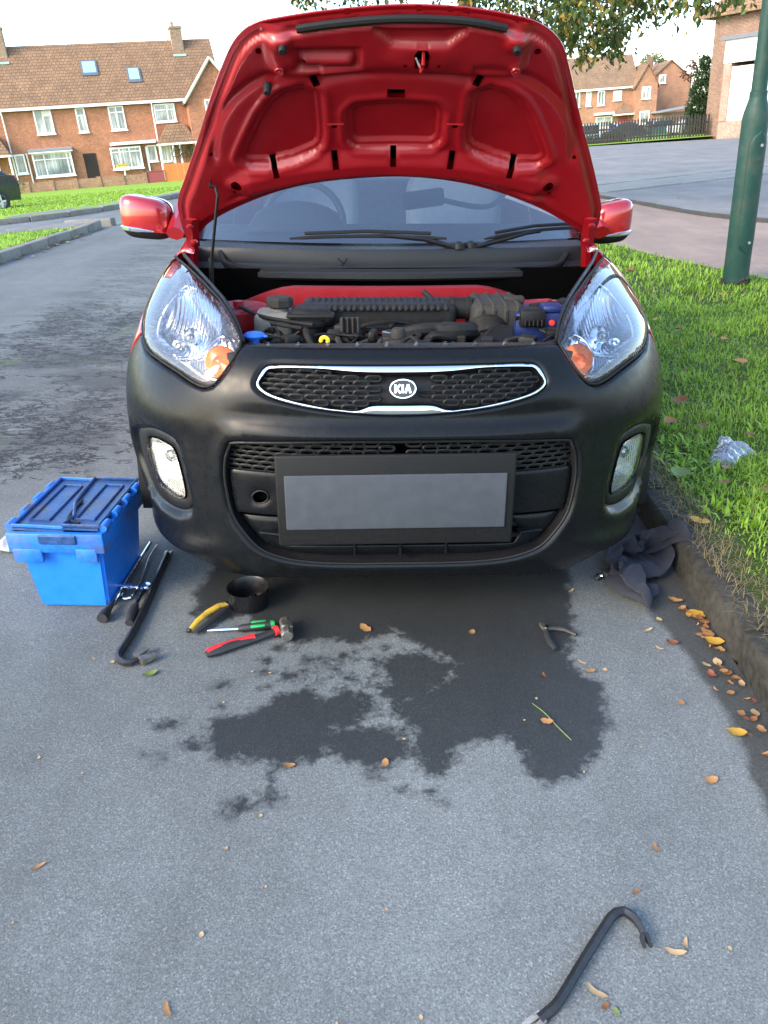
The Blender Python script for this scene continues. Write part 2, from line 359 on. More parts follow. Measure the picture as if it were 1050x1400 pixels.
for P_ in WETP: d = np.minimum(d, sdist(np.array(P_), qq))
for bx, by, br in WETB: d = np.minimum(d, np.hypot((qq[:, 0]-bx)*.8, (qq[:, 1]-by)*1.1)-br)
sdw[near_q] = d; wet = np.clip(.5-sdw/.11, 0, 1)
soil = np.clip(.5+(q[:, 0]-.775+.03*np.sin(q[:, 1]*5))/.12, 0, 1)
nx, ny = len(xs), len(ys); ii = np.arange(nx*ny).reshape(ny, nx); F = np.stack([ii[:-1, :-1], ii[:-1, 1:], ii[1:, 1:], ii[1:, :-1]], -1).reshape(-1, 4)
road = fast_mesh('road', np.column_stack([q, np.zeros(len(q))]), F.ravel(), np.full(len(F), 4), MA['road'], dict(wet=wet, soil=soil)); tag(road, kind='structure'); near(road)
side = sheet('side_road', [(-4.42, 5), (-4.42, 30), (-16, 30), (-45, 12), (-45, 2), (-16, 2)], -.012, MA['road'], 1.2)
# left: small grassed corner between the two roads, then the wide lawn before the terrace
ISL = [(-4.6, -6), (-4.55, 5), (-4.62, 8.2), (-4.78, 10.5), (-4.95, 11.45), (-5.25, 11.7), (-6.2, 10.9), (-9, 8.7), (-14, 5.2), (-20, 1), (-20, -6)]
sheet('corner_grass', [(-4.6, -6), (-4.6, 5), (-4.68, 8.2), (-4.85, 10.3), (-5.6, 10.3), (-9, 7.6), (-14, 4.2), (-20, 0), (-20, -6)], .10, MA['lawn'], .8)
sheet('corner_path', [(-4.82, 10.3), (-4.95, 11.4), (-5.25, 11.65), (-6.2, 10.86), (-9, 8.66), (-14, 5.16), (-20, 1), (-20, 0), (-14, 4.2), (-9, 7.6), (-5.6, 10.3)], .104, MA['fore'], .8)
LK = [(-22, 9.8), (-12, 13.6), (-8.5, 15.8), (-7.1, 17.3), (-6.2, 19.2), (-5.7, 21.5), (-5.45, 26), (-5.4, 60)]
sheet('front_lawn', [(-60, 2), (-22, 9.9)]+[(x-.1, y+.1) for x, y in LK[1:-1]]+[(-5.5, 62), (-40, 62), (-60, 40)], .10, MA['lawn'], 1.5)
sheet('lawn_path', [(-8.6, 16.2), (-7.4, 17.4), (-6.5, 19.3), (-6., 21.6), (-5.75, 26), (-5.7, 60), (-7.2, 60), (-7.3, 26), (-7.6, 22), (-8.1, 19.5), (-8.8, 17.6)], .108, MA['fore'], 1.)
# right: verge, brown footpath, forecourt and the wide road in front of the shop
sheet('verge', [(1.0, -6), (4.9, -6), (4.2, 2), (3.3, 5), (2.85, 6.7), (2.62, 8.1), (2.45, 12), (2.4, 60), (1.0, 60)], .105, MA['verge'], .5)
sheet('footpath', [(4.9, -6), (4.2, 2), (3.3, 5), (2.85, 6.7), (2.62, 8.1), (2.45, 12), (2.4, 60), (4.1, 60), (4.05, 16), (4.23, 13.5), (4.5, 10.5), (5, 8.6), (6.5, 4), (9, -6)], .101, MA['tar'], .6)
sheet('forecourt', [(4.1, 60), (4.1, 16), (4.28, 13.5), (4.55, 10.5), (5.05, 8.6), (6.55, 4), (9, -6), (40, -6), (40, 44), (30, 40), (19, 48.2), (8, 56.6)], .097, MA['fore'], 1.2)
# ------------------------------------------------------------------ kerbs and slabs
def kerb(name, path, w, h, stone=.91, gap=.012, loc=False, mat='kerb'):
    root = thing(name, None, None); root['kind'] = 'structure'
    bm_ = B(); bm_.rbox((0, 0, 0), (stone-gap, w, h+.06), .018, 2); proto = bm_.ob('kerb_stone', MA[mat], root)
    P = spline(path, .05, False); L = np.concatenate([[0], np.cumsum(np.linalg.norm(np.diff(P, axis=0), axis=1))]); s = stone/2; first = True
    while s < L[-1]:
        x = np.interp(s, L, P[:, 0]); y = np.interp(s, L, P[:, 1]); x2 = np.interp(s+.1, L, P[:, 0]); y2 = np.interp(s+.1, L, P[:, 1])
        o = proto if first else proto.copy()
        if not first: COL.objects.link(o); o.parent = root
        first = False; z = 0 if loc else float(zg(x, y))
        o.location = (x, y, z+(h-.06)/2+random.uniform(-.005, .005)); o.rotation_euler = (random.uniform(-.02, .02), random.uniform(-.006, .006), math.atan2(y2-y, x2-x)+random.uniform(-.006, .006)); s += stone
    return root
near(kerb('verge_kerb', [(.955, -3.76), (.955, 0), (.948, 12), (.948, 32)], .10, .112, loc=True))
kerb('corner_kerb', [(-4.5, -4), (-4.47, 5), (-4.55, 8.2), (-4.7, 10.5), (-4.86, 11.5), (-5.25, 11.85), (-6.3, 11.0), (-9.05, 8.75), (-14, 5.3), (-18, 2.5)], .15, .11, mat='pkerb')
kerb('lawn_kerb', LK[:-1]+[(-5.35, 40)], .14, .11, mat='pkerb')
kerb('footpath_kerb', [(6.5, 4), (5.02, 8.6), (4.52, 10.5), (4.25, 13.5), (4.07, 16), (4.07, 30)], .08, .15, mat='dkerb')
sl_root = thing('paving_slabs', None, None); sl_root['kind'] = 'structure'; sb = B().rbox((0, 0, 0), (.98, .98, .05), .008, 1); slab0 = sb.ob('paving_slab', MA['slab'], sl_root); first = True
for i in range(16):
    for j in range(3):
        o = slab0 if first else slab0.copy()
        if not first: COL.objects.link(o); o.parent = sl_root
        first = False; x = 4.75+i*.93+j*(-.1)+(.5 if j % 2 else 0); y = 16.3+i*.42+j*1.0
        o.location = zp(x, y, .095+random.uniform(-.006, .008)); o.rotation_euler = (0, 0, .42+random.uniform(-.01, .01))
# ------------------------------------------------------------------ houses
def tile_mat(name, c1, c2, joint, bw=.26, bh=.2):
    m = brick_mat(name, c1, c2, joint, bw, bh, .018); nt = m.node_tree
    br = next(n for n in nt.nodes if n.type == 'TEX_BRICK'); cx = br.inputs['Vector'].links[0].from_node; sp = next(n for n in nt.nodes if n.type == 'SEPXYZ')
    nt.links.new(sp.outputs[0], cx.inputs[0]); return m
MH = dict(brick=brick_mat('orange_brick', (.42, .14, .055), (.31, .10, .042), (.33, .21, .14)), brick2=brick_mat('far_brick', (.34, .14, .07), (.27, .105, .055), (.34, .24, .16)),
          brown=brick_mat('brown_brick', (.19, .10, .065), (.13, .07, .05), (.24, .18, .14)), pink=brick_mat('pink_brick', (.42, .2, .15), (.36, .17, .13), (.38, .25, .2)),
          wallb=brick_mat('garden_wall_brick', (.36, .18, .09), (.26, .13, .07), (.3, .22, .15)), stock=brick_mat('chimney_brick', (.3, .2, .12), (.2, .13, .08), (.25, .2, .15)),
          tile=tile_mat('roof_tile', (.25, .145, .075), (.19, .11, .06), (.09, .055, .035)), tile2=tile_mat('roof_tile_far', (.23, .145, .08), (.19, .115, .065), (.13, .09, .06)), slate=tile_mat('slate', (.13, .105, .09), (.10, .085, .08), (.03, .03, .03)),
          white=M('white_upvc', (.78, .78, .75), .35, var=.05, vs=3), cream=M('cream_paint', (.62, .58, .48), .5, var=.06), lead=M('lead_grey', (.2, .21, .22), .6), door=M('passage_shade', (.02, .015, .012), .9),
          orange=M('orange_fence_paint', (.55, .17, .04), .7, var=.12, vs=3), redp=M('red_masonry_paint', (.25, .055, .05), .7), copper=M('green_flashing', (.3, .55, .45), .7), sky=M('skylight_glass', (.25, .42, .62), .08, var=.1), blue=M('grey_frame', (.09, .11, .14), .5))
def curtain_mat():
    m, p = base_mat('net_curtain_window'); nt = m.node_tree; v = coords(nt, (9, 9, .35)); n = noise(nt, v, 1.6, 3)
    w = noise(nt, coords(nt), .55, 2); c = ramp(nt, n, [(.35, (.16, .19, .18)), (.5, (.38, .42, .4)), (.66, (.62, .64, .6))])
    nt.links.new(mix(nt, ramp(nt, w, [(.42, 0.), (.58, .85)]), c, (.1, .125, .13)), p.inputs['Base Color']); p.inputs['Roughness'].default_value = .06; p.inputs['Specular IOR Level'].default_value = .8; return m
MH['pane'] = curtain_mat()
def window(root, s, z, w, h, y=0., mull=(.5,), trans=None, fr=.09, sill=True, name='window', side='y', topless=None):
    """white frame standing 4 cm proud of the wall at local depth y, pane and sill as sub-parts"""
    b = B(); d = .1; c = lambda x, zz, a, e: b.box((x, y-.03, zz), (a, d, e))
    c(s+fr/2, z+h/2, fr, h); c(s+w-fr/2, z+h/2, fr, h); c(s+w/2, z+fr/2, w-2*fr, fr); c(s+w/2, z+h-fr/2, w-2*fr, fr)
    for k in mull: c(s+w*k, z+h/2, .07, h-2*fr)
    if trans: b.box((s+w/2, y-.028, z+h*trans), (w-2*fr, .09, .06))
    o = b.ob(name, MH['white'], root, smooth=0)
    B().box((s+w/2, y-.01, z+h/2), (w-2*fr+.02, .03, h-2*fr+.02)).ob('pane', MH['pane'], o, smooth=0)
    if sill: B().box((s+w/2, y-.07, z-.04), (w+.12, .2, .08)).ob('sill', MH['white'], o, smooth=0)
    return o
def gable_roof(b, x0, x1, y0, y1, ze, zr, ov=.25, th=.14):
    """ridge along x"""
    ym = (y0+y1)/2; k = (zr-ze)/(ym-y0)
    for sgn, ya in ((1, y0-ov), (-1, y1+ov)):
        za = ze-ov*k; p = [(x0, ya, za), (x1, ya, za), (x1, ym, zr), (x0, ym, zr)]
        b.add(p+[(x, y, z+th) for x, y, z in p], [(0, 1, 2, 3), (4, 5, 6, 7), (0, 1, 5, 4), (1, 2, 6, 5), (2, 3, 7, 6), (3, 0, 4, 7)])
    return b
def cross_roof(b, x0, x1, y0, y1, ze, zr, ov=.25, th=.14):
    """ridge along y"""
    xm = (x0+x1)/2; k = (zr-ze)/(xm-x0)
    for xa in (x0-ov, x1+ov):
        za = ze-ov*k; p = [(xa, y0-.2, za), (xm, y0-.2, zr), (xm, y1, zr), (xa, y1, za)]
        b.add(p+[(x, y, z+th) for x, y, z in p], [(0, 1, 2, 3), (4, 5, 6, 7), (0, 1, 5, 4), (1, 2, 6, 5), (2, 3, 7, 6), (3, 0, 4, 7)])
    return b
def gable_wall(b, x0, x1, y0, y1, z0, ze, zr):
    xm = (x0+x1)/2; n = [(x0, z0), (x1, z0), (x1, ze), (xm, zr), (x0, ze)]
    b.add([(x, y0, z) for x, z in n]+[(x, y1, z) for x, z in n], [(0, 1, 2, 3, 4), (9, 8, 7, 6, 5), (0, 1, 6, 5), (1, 2, 7, 6), (2, 3, 8, 7), (3, 4, 9, 8), (4, 0, 5, 9)]); return b
GL = -.7
th = thing('terraced_house', 'long orange brick terrace with two skylights in its roof behind the left lawn', 'house', (-26.09, 57.2, 0), math.radians(18.6))
B().box((-5.0, 3.5, (4.85+GL)/2), (34.4, 7, 4.85-GL)).add([(x, y, z) for x in (-22.2, 12.2) for y, z in ((0, 4.85), (7, 4.85), (3.5, 8.75))], [(0, 1, 2), (3, 5, 4)]).ob('wall', MH['brick'], th, smooth=0)
for s_ in (-21, -17, -13, -8.5): window(th, s_, 3.2, 1.2, 1.5); window(th, s_, .6, 1.9, 1.45, mull=(.4,))
r = gable_roof(B(), -22.5, 14.9, 0, 7, 4.98, 8.82).ob('roof', MH['tile'], th, smooth=0)
for s, z, w in ((5.4, 6.62, 1.1), (8.45, 6.02, .92)):
    k = (8.82-4.98)/3.5; mt = Matrix.Translation((s+w/2, (z+.45-4.98)/k, z+.45+.19)) @ Matrix.Rotation(math.atan(k), 4, 'X')
    f = B().box((0, 0, 0), (w, 1.35, .1), mt=mt).ob('skylight', MH['blue'], th, smooth=0); B().box((0, .05, .06), (w-.22, 1.0, .03), mt=mt).ob('pane', MH['sky'], f, smooth=0)
for s, zt in ((12.45, 9.75), (.3, 10.1)):
    c = B().rbox((s, 3.2, (7.6+zt)/2), (.82, .8, zt-7.6), .03, 1).box((s, 3.2, zt-.1), (.92, .9, .12)).ob('chimney', MH['stock'], th, smooth=0)
    B().box((s, 2.6, 7.86), (.9, .5, .14)).ob('flashing', MH['copper'], c, smooth=0)
    B().lathe([(.12, 0), (.13, .3), (.1, .32)], (s-.18, 3.2, zt), 10).ob('chimney_pot', MH['pink'], c)
B().box((-5.1, -.27, 4.83), (34.2, .14, .17)).ob('gutter', MH['white'], th, smooth=0)
for s, z1, z0 in ((-.35, 4.75, GL), (9.66, 4.75, GL), (.62, 2.1, GL+.3)): B().tube([(s, -.3, z1), (s, -.12, z1-.35), (s, -.12, z0)], .05, 8).ob('downpipe', MH['white'], th)
window(th, 1.66, 3.24, 1.16, 1.56, trans=None); B().box((2.5, -.05, 4.55), (.55, .06, .45)).ob('window_panel', MH['cream'], th, smooth=0)
window(th, 4.42, 3.2, .63, 1.54, mull=(), trans=.68); window(th, 6.62, 3.19, 1.06, 1.52, trans=.74); window(th, 9.76, 3.51, 1.48, 1.16, mull=(.62,), trans=.66)
window(th, .93, .54, 2.62, 1.54, -.28, mull=(.3, .88), trans=.72, fr=.11); B().rbox((2.25, -.32, 2.24), (2.95, .75, .2), .04, 1).ob('canopy', MH['lead'], th, smooth=0); B().box((2.25, -.36, 2.1), (2.9, .72, .07)).ob('fascia', MH['white'], th, smooth=0)
B().box((2.24, -.12, .3), (2.5, .24, .6+.1)).ob('bay_base', MH['brick'], th, smooth=0)
window(th, 6.2, .66, 2.14, 1.42, -.28, mull=(.3, .62), trans=.78, fr=.1); B().rbox((7.9, -.3, 2.3), (3.2, .7, .2), .03, 1).ob('canopy', MH['white'], th, smooth=0)
B().box((7.2, -.12, .25), (2.1, .24, .75)).ob('bay_base', MH['brick'], th, smooth=0)
B().box((4.75, -.012, .8), (.88, .03, 2.06+.02)).ob('passage_shade_panel', MH['door'], th, smooth=0)  # dark panel on the solid wall, painted as the shade inside the passage
window(th, 8.8, 1.0, .64, 1.07, -.02, mull=(), fr=.08); window(th, -.24, .86, .68, 1.24, mull=(), fr=.1); window(th, -3.2, .7, 1.9, 1.45, mull=(.4,)); window(th, -2.9, 3.3, 1.3, 1.3)
B().box((8.73, -.1, 1.0), (.12, .1, 2.0)).ob('door_post', MH['white'], th, smooth=0)
wing = gable_wall(B(), 12.06, 15.94, -1.5, .5, GL, 4.72, 7.1).ob('wing_wall', MH['brick'], th, smooth=0)
cross_roof(B(), 12.06, 15.94, -1.5, 3.0, 4.76, 7.14).ob('wing_roof', MH['slate'], th, smooth=0)
b = B()
for a, c in (((11.8, 4.45), (14.0, 7.16)), ((16.2, 4.45), (14.0, 7.16))): b.tube([(a[0], -1.74, a[1]+.08), (c[0], -1.74, c[1]+.08)], .1, 4)
b.ob('bargeboard', MH['cream'], th, smooth=0); window(th, 13.25, 3.4, 1.2, 1.3, -1.5); window(th, 13.3, .7, 1.6, 1.3, -1.5)
for s0, s1, zt, apx in ((9.55, 12.3, 2.1, True), (-3.4, -.3, 2.1, True)):                       # porch with a hipped roof on white posts
    pr = B(); x0, x1, y0, y1 = s0, s1, -1.6, 0
    pr.add([(x0, y0, zt), (x1, y0, zt), (x1, y1, zt), (x0, y1, zt), (x0+.9, y0+.9, zt+1.2), (x1-.6, y0+.9, zt+1.2), (x1-.6, y1, zt+1.2), (x0+.9, y1, zt+1.2)], [(0, 1, 2, 3), (0, 1, 5, 4), (1, 2, 6, 5), (4, 5, 6, 7), (3, 0, 4, 7), (2, 3, 7, 6)])
    pr.ob('porch_roof', MH['tile'], th, smooth=0); B().box(((x0+x1)/2, -.8, zt-.07), (x1-x0+.1, 1.7, .12)).ob('porch_fascia', MH['white'], th, smooth=0)
    for x in (x0+.12, x0+1.0, x0+1.5, x1-.12): B().tube([(x, y0+.15, GL), (x, y0+.15, zt-.12)], [.09, .07], 8).ob('porch_post', MH['white'], th)
    window(th, x0+.15, .9, .8, 1.1, -.02, mull=())
gw = thing('garden_wall', 'low brown brick garden wall along the front lawn before the terrace', 'wall', (-26.09, 57.2, 0), math.radians(18.6))
B().box((3.6, -5, -.15), (9.2, .22, .9)).ob('wall_body', MH['wallb'], gw, smooth=0)
for k in range(7): B().box((-.9+k*1.5, -5.02, -.12), (.3, .3, .98)).ob('wall_pier', MH['wallb'], gw, smooth=0)
rw = thing('painted_wall', 'short dark red painted wall between the brick garden wall and the orange fence', 'wall', (-26.09, 57.2, 0), math.radians(18.6))
B().rbox((8.83, -5, -.1), (1.16, .22, .98), .02, 1).ob('wall_body', MH['redp'], rw, smooth=0); B().box((8.83, -5, .415), (1.2, .27, .05)).ob('coping', MH['redp'], rw, smooth=0)
of = thing('garden_fence', 'bright orange wooden garden fence beside the red painted wall', 'fence', (-26.09, 57.2, 0), math.radians(18.6)); pb = B().box((0, 0, 0), (.14, .025, 1.5)).ob('fence_board', MH['orange'], of, smooth=0)
for k in range(40):
    o = pb if k == 0 else pb.copy()
    if k: COL.objects.link(o); o.parent = of
    o.location = (9.5+k*.148, -5+random.uniform(-.006, .006), .06+random.uniform(-.02, .02)-k*.002)
B().box((12.4, -4.96, .5), (6, .05, .08)).ob('fence_rail', MH['orange'], of, smooth=0)
# ------------------------------------------------------------------ foliage helper
def leaf_mat(name, stops, trans=.25):
    m, p = base_mat(name); nt = m.node_tree; a = nt.nodes.new('ShaderNodeAttribute'); a.attribute_name = 'tint'
    c = ramp(nt, a.outputs['Fac'], stops); nt.links.new(c, p.inputs['Base Color']); p.inputs['Roughness'].default_value = .55; p.inputs['Specular IOR Level'].default_value = .3
    if trans:
        t = nt.nodes.new('ShaderNodeBsdfTranslucent'); nt.links.new(c, t.inputs[0]); x = nt.nodes.new('ShaderNodeMixShader'); x.inputs[0].default_value = trans
        o = next(n for n in nt.nodes if n.type == 'OUTPUT_MATERIAL'); nt.links.new(p.outputs[0], x.inputs[1]); nt.links.new(t.outputs[0], x.inputs[2]); nt.links.new(x.outputs[0], o.inputs[0])
    return m
ML = dict(oak=leaf_mat('autumn_leaves', [(.0, (.03, .055, .012)), (.6, (.055, .095, .02)), (.85, (.11, .12, .025)), (.97, (.3, .19, .03))]), dark=leaf_mat('evergreen', [(0, (.012, .03, .012)), (1, (.04, .075, .025))]), lime=leaf_mat('light_leaves', [(0, (.08, .12, .03)), (1, (.2, .22, .06))]),
          purple=leaf_mat('purple_leaves', [(0, (.04, .015, .012)), (1, (.1, .04, .03))]), yellow=leaf_mat('yellow_flowers', [(0, (.5, .4, .02)), (1, (.7, .6, .05))]), bark=M('bark', (.1, .075, .055), .95, 0, .3, 6, bmp=.8, bs=30))
def leaf_cloud(name, C_, size, mat, parent, droop=0., aspect=2.2, tint=None):
    """one folded leaf (four triangles' worth of two quads) at every centre"""
    n = len(C_); a = RNG.uniform(0, 2*PI, n); e = RNG.normal(-droop, .45, n); sz = size*RNG.uniform(.6, 1.25, n)
    d = np.stack([np.cos(a)*np.cos(e), np.sin(a)*np.cos(e), np.sin(e)], 1); s = np.cross(d, RNG.normal(0, 1, (n, 3))); s /= np.linalg.norm(s, axis=1)[:, None]+1e-9; nn = np.cross(d, s)
    L, Wd = sz[:, None], (sz/aspect)[:, None]; P0 = C_; P1 = C_+d*L*.5+s*Wd*.5+nn*L*.1; P2 = C_+d*L; P3 = C_+d*L*.5-s*Wd*.5+nn*L*.1; Pm = C_+d*L*.5
    V = np.stack([P0, P1, P2, P3, Pm], 1).reshape(-1, 3); o = (np.arange(n)*5)[:, None]; F = np.concatenate([o+0, o+4, o+2, o+1, o+0, o+3, o+2, o+4], 1)
    t = RNG.uniform(0, 1, n) if tint is None else tint
    return fast_mesh(name, V, F.ravel(), np.full(2*n, 4), mat, dict(tint=np.repeat(t, 5)), parent=parent)
def blob_points(cs, per, flat=1.):
    out = []
    for x, y, z, r in cs:
        n = int(per*r*r); u = RNG.normal(0, 1, (n, 3)); u /= np.linalg.norm(u, axis=1)[:, None]; k = RNG.uniform(.35, 1, n)**.5; out.append(np.array([x, y, z])+u*k[:, None]*r*np.array([1, 1, flat]))
    return np.concatenate(out)
def shrub(name, label, cat, loc, cs, per, size, mat, stem=True, group=None):
    t = thing(name, label, cat, loc, group=group); c = leaf_cloud('foliage', blob_points(cs, per), size, mat, t); c['kind'] = 'stuff'
    if stem:
        b = B()
        for x, y, z, r in cs: b.tube([(x*.3, y*.3, 0), (x, y, z)], [.07, .03], 6)
        b.ob('stem', ML['bark'], t)
    return t
LG = lambda s, y: (-26.09+s*.948-y*.319, 57.2+s*.319+y*.948, GL)
shrub('topiary_bush', 'clipped mushroom shaped green bush in front of the white porch posts', 'bush', LG(11.05, -3.6), [(-.45, 0, 2.15, .5), (.1, 0, 2.25, .55), (.6, 0, 2.1, .5)], 900, .12, ML['dark'])
shrub('round_bush', 'small round green bush left of the mushroom shaped bush', 'bush', LG(9.95, -3.6), [(0, 0, 1.3, .42)], 1000, .11, ML['dark'])
shrub('front_garden_shrub', 'loose green and rusty shrub behind the dark car at the left edge', 'shrub', (-23.9, 50, -.2), [(0, 0, .55, .7), (-.9, 0, .6, .7), (.5, 0, .4, .5)], 500, .16, ML['lime'])
fb = thing('flower_planter', 'white planter of yellow flowers under the right hand bay window', 'planter', LG(6.9, -.75)+np.array([0, 0, .62]) if False else (LG(6.9, -.75)[0], LG(6.9, -.75)[1], -.1)); B().rbox((0, 0, .78), (.9, .3, .24), .02, 1).ob('trough', MH['white'], fb, smooth=0)
B().box((0, .1, .33), (.1, .1, .66)).ob('bracket', MH['white'], fb, smooth=0); leaf_cloud('flowers', blob_points([(-.25, 0, 1., .25), (.2, 0, 1., .25)], 2500, .6), .09, ML['yellow'], fb)['kind'] = 'stuff'
# houses far right
fh = thing('brick_house_row', 'distant row of tan brick houses with a gabled wing behind the black fence', 'house', (0, 105, -.25))
B().box((20, 4, 2.6), (20, 8, 5.2)).add([(10, 0, 5.2), (10, 8, 5.2), (10, 4, 8.7)], [(0, 1, 2)]).ob('wall', MH['brick2'], fh, smooth=0); gable_roof(B(), 10, 30.5, 0, 8, 5.3, 8.75).ob('roof', MH['tile2'], fh, smooth=0); B().box((20, -.3, 5.12), (20.4, .15, .2)).ob('gutter', MH['white'], fh, smooth=0)
gable_wall(B(), 29.7, 32.25, -1.5, 4, 0, 5.2, 7.3).ob('wing_wall', MH['brick2'], fh, smooth=0); cross_roof(B(), 29.7, 32.25, -1.5, 4, 5.25, 7.35).ob('wing_roof', MH['tile'], fh, smooth=0)
for s, z, w, h in ((22.4, 3.4, .95, 1.65), (24.1, 3.4, .6, 1.65), (25.5, 3.4, .85, 1.55), (27.4, 3.8, 1., 1.05), (18.8, 3.4, 1.2, 1.5), (22.2, .9, 1.2, 1.4), (25.4, .9, 2., 1.25)): window(fh, s, z, w, h, fr=.12)
window(fh, 30.4, 3.7, 1.05, 1.3, -1.5, fr=.12); window(fh, 30.3, 1., 1.2, 1.4, -1.5, fr=.12); B().box((26.3, -.4, 2.45), (2.3, .9, .25)).ob('canopy', MH['white'], fh, smooth=0)
B().add([(27.4, -1.4, 2.3), (30.0, -1.4, 2.3), (30, 0, 2.3), (27.4, 0, 2.3), (28.5, -.2, 3.4), (29, -.2, 3.4)], [(0, 1, 2, 3), (0, 1, 5, 4), (0, 4, 3), (1, 2, 5), (2, 3, 4, 5)]).ob('porch_roof', MH['tile2'], fh, smooth=0); B().box((28.7, -.7, 2.2), (2.7, 1.5, .14)).ob('porch_fascia', MH['white'], fh, smooth=0)
B().box((28.7, -.02, 1.1), (1.1, .06, 2.1)).ob('front_door', MH['redp'], fh, smooth=0)
gh = thing('gable_house', 'far brown brick house showing its plain gable end with one small white window', 'house', (0, 109, -.25))
gable_wall(B(), 32.2, 38.6, 0, 9, 0, 5.2, 7.75).ob('wall', MH['brick2'], gh, smooth=0); cross_roof(B(), 32.2, 38.6, 0, 9, 5.25, 7.8, .15).ob('roof', MH['tile'], gh, smooth=0)
window(gh, 34., 5.4, .85, .95, 0, mull=(), fr=.14); window(gh, 32.3, 3.9, .6, 1.6, -.0, mull=(), fr=.12)
for x, z in ((33.6, 8.4), (32.6, 7.7)): B().box((x, 3, z-.6), (.6, .6, 1.5)).lathe([(.12, 0), (.1, .3)], (x, 3, z+.15), 8).ob('chimney', MH['brown'], gh, smooth=0)
ga = thing('garage', 'flat grey roofed garage in front of the brown gable end', 'garage', (0, 100, -.25)); B().box((34.2, 3, 1.0), (4.2, 5, 2.0)).ob('wall', MH['brown'], ga, smooth=0)
B().add([(31.6, -.3, 2.05), (36.4, -.3, 2.5), (36.4, 6, 2.5), (31.6, 6, 2.05), (31.6, -.3, 2.2), (36.4, -.3, 2.65), (36.4, 6, 2.65), (31.6, 6, 2.2)], [(0, 1, 2, 3), (4, 5, 6, 7), (0, 1, 5, 4), (1, 2, 6, 5), (2, 3, 7, 6), (3, 0, 4, 7)]).ob('roof', MH['lead'], ga, smooth=0)
hr = thing('red_tiled_house', 'house with a warm red hipped roof rising far behind the tan brick row', 'house', (0, 125, -.2)); B().box((29, 4, 2.6), (14, 8, 5.2)).ob('wall', MH['brick2'], hr, smooth=0)
B().add([(21, -.5, 5.2), (37, -.5, 5.2), (37, 8.5, 5.2), (21, 8.5, 5.2), (26, 4, 10.2), (33, 4, 10.2)], [(0, 1, 5, 4), (1, 2, 5), (2, 3, 4, 5), (3, 0, 4), (0, 1, 2, 3)]).ob('roof', M('red_roof_tile', (.38, .17, .09), .85), hr, smooth=0)
# ------------------------------------------------------------------ the shop on the right
sh = thing('shop', 'brown brick shop with a white shuttered front and pink brick base behind the lamp post', 'shop', (21.8, 58, -.3), math.radians(-50))
B().box((7.2, 5, 3.6), (14.4, 10, 7.2)).ob('wall', MH['brown'], sh, smooth=0); B().box((7.0, 5, 7.3), (15.6, 11.4, .2)).ob('eaves', MH['tile2'], sh, smooth=0)
B().add([(-.8, -.7, 7.4), (15, -.7, 7.4), (15, 10.7, 7.4), (-.8, 10.7, 7.4), (4, 5, 12), (11, 5, 12)], [(0, 1, 5, 4), (1, 2, 5), (2, 3, 4, 5), (3, 0, 4), (0, 1, 2, 3)]).ob('roof', MH['tile'], sh, smooth=0)
fr = B(); fr.box((6.9, -1.3, .55), (9.0, 2.6, 1.1)); fr.box((2.65, -1.3, 2.7), (.5, 2.6, 3.3)); fr.box((8.6, -1.28, 2.7), (5.6, 2.5, 3.3)); fr.ob('front_wall', MH['pink'], sh, smooth=0)
B().box((6.9, -1.3, 5.0), (9.05, 2.66, 1.24)).ob('fascia', MH['white'], sh, smooth=0); B().box((6.9, -1.4, 5.72), (9.4, 3.0, .2)).ob('roof_edge', MH['blue'], sh, smooth=0)
so = B().box((4.33, -2.38, 2.62), (2.84, .3, 3.04)).ob('shutter', M('cream_shutter', (.66, .64, .55), .5, var=.05), sh, smooth=0)
for k in range(1, 19): B().box((4.33, -2.538, 1.1+k*.16), (2.8, .012, .1)).ob('shutter_slat', so.data.materials[0], so, smooth=0)
for k in range(5): B().rbox((3.15+k*.58, -2.68, 4.66), (.54, .08, .62), .02, 1).ob('sign_panel', MH['white'], sh, smooth=0)
B().rbox((5.2, -2.72, 5.12), (.42, .2, .55), .06, 2).ob('alarm_box', M('alarm_yellow', (.6, .5, .2), .5), sh)
# picket fence
pf = thing('picket_fence', 'black picket fence between the far road and the distant brick houses', 'fence', (0, 0, 0)); MP = M('black_fence_paint', (.025, .022, .02), .7)
F0, F1 = np.array([11.2, 57.6]), np.array([21.9, 57.4]); n = 56; pk = B().prism([(-.06, 0), (.06, 0), (.06, 1.42), (0, 1.5), (-.06, 1.42)], .022, Matrix.Rotation(PI/2, 4, 'X')).ob('picket', MP, pf, smooth=0); dirv = (F1-F0)/n
for i in range(n):
    o = pk if i == 0 else pk.copy()
    if i: COL.objects.link(o); o.parent = pf
    p = F0+dirv*(i+.5); o.location = (p[0], p[1], float(zg(*p))-.03+random.uniform(-.02, .02)); o.rotation_euler = (0, random.uniform(-.02, .02), 0)
    if i % 7 == 0: B().box((p[0], p[1]+.08, float(zg(*p))+.6), (.12, .1, 1.35)).ob('fence_post', MP, pf, smooth=0)
for z in (.32, .95): B().box(((F0[0]+F1[0])/2, 57.53, float(zg(16, 57))+z), (F1[0]-F0[0], .045, .1)).ob('rail', MP, pf, smooth=0)
hd_ = thing('hedge', 'low dark hedge running behind the black picket fence', 'hedge', (0, 58.6, -.2)); leaf_cloud('foliage', np.column_stack([RNG.uniform(11, 16.5, 2500), RNG.uniform(-.4, .4, 2500), RNG.uniform(.1, .72, 2500)]), .14, ML['dark'], hd_)['kind'] = 'stuff'
B().box((13.8, 0, .25), (5.2, .3, .5)).ob('woody_core', ML['bark'], hd_, smooth=0)
tag(np_ob('grass_strip', [zp(10, 55.6, .1), zp(21.6, 55.2, .1), zp(22, 57, .11), zp(40, 120, .1), zp(5, 120, .1), zp(8, 57.5, .11)], [(0, 1, 2, 3, 4, 5)], MA['lawn'], smooth=0), kind='structure')
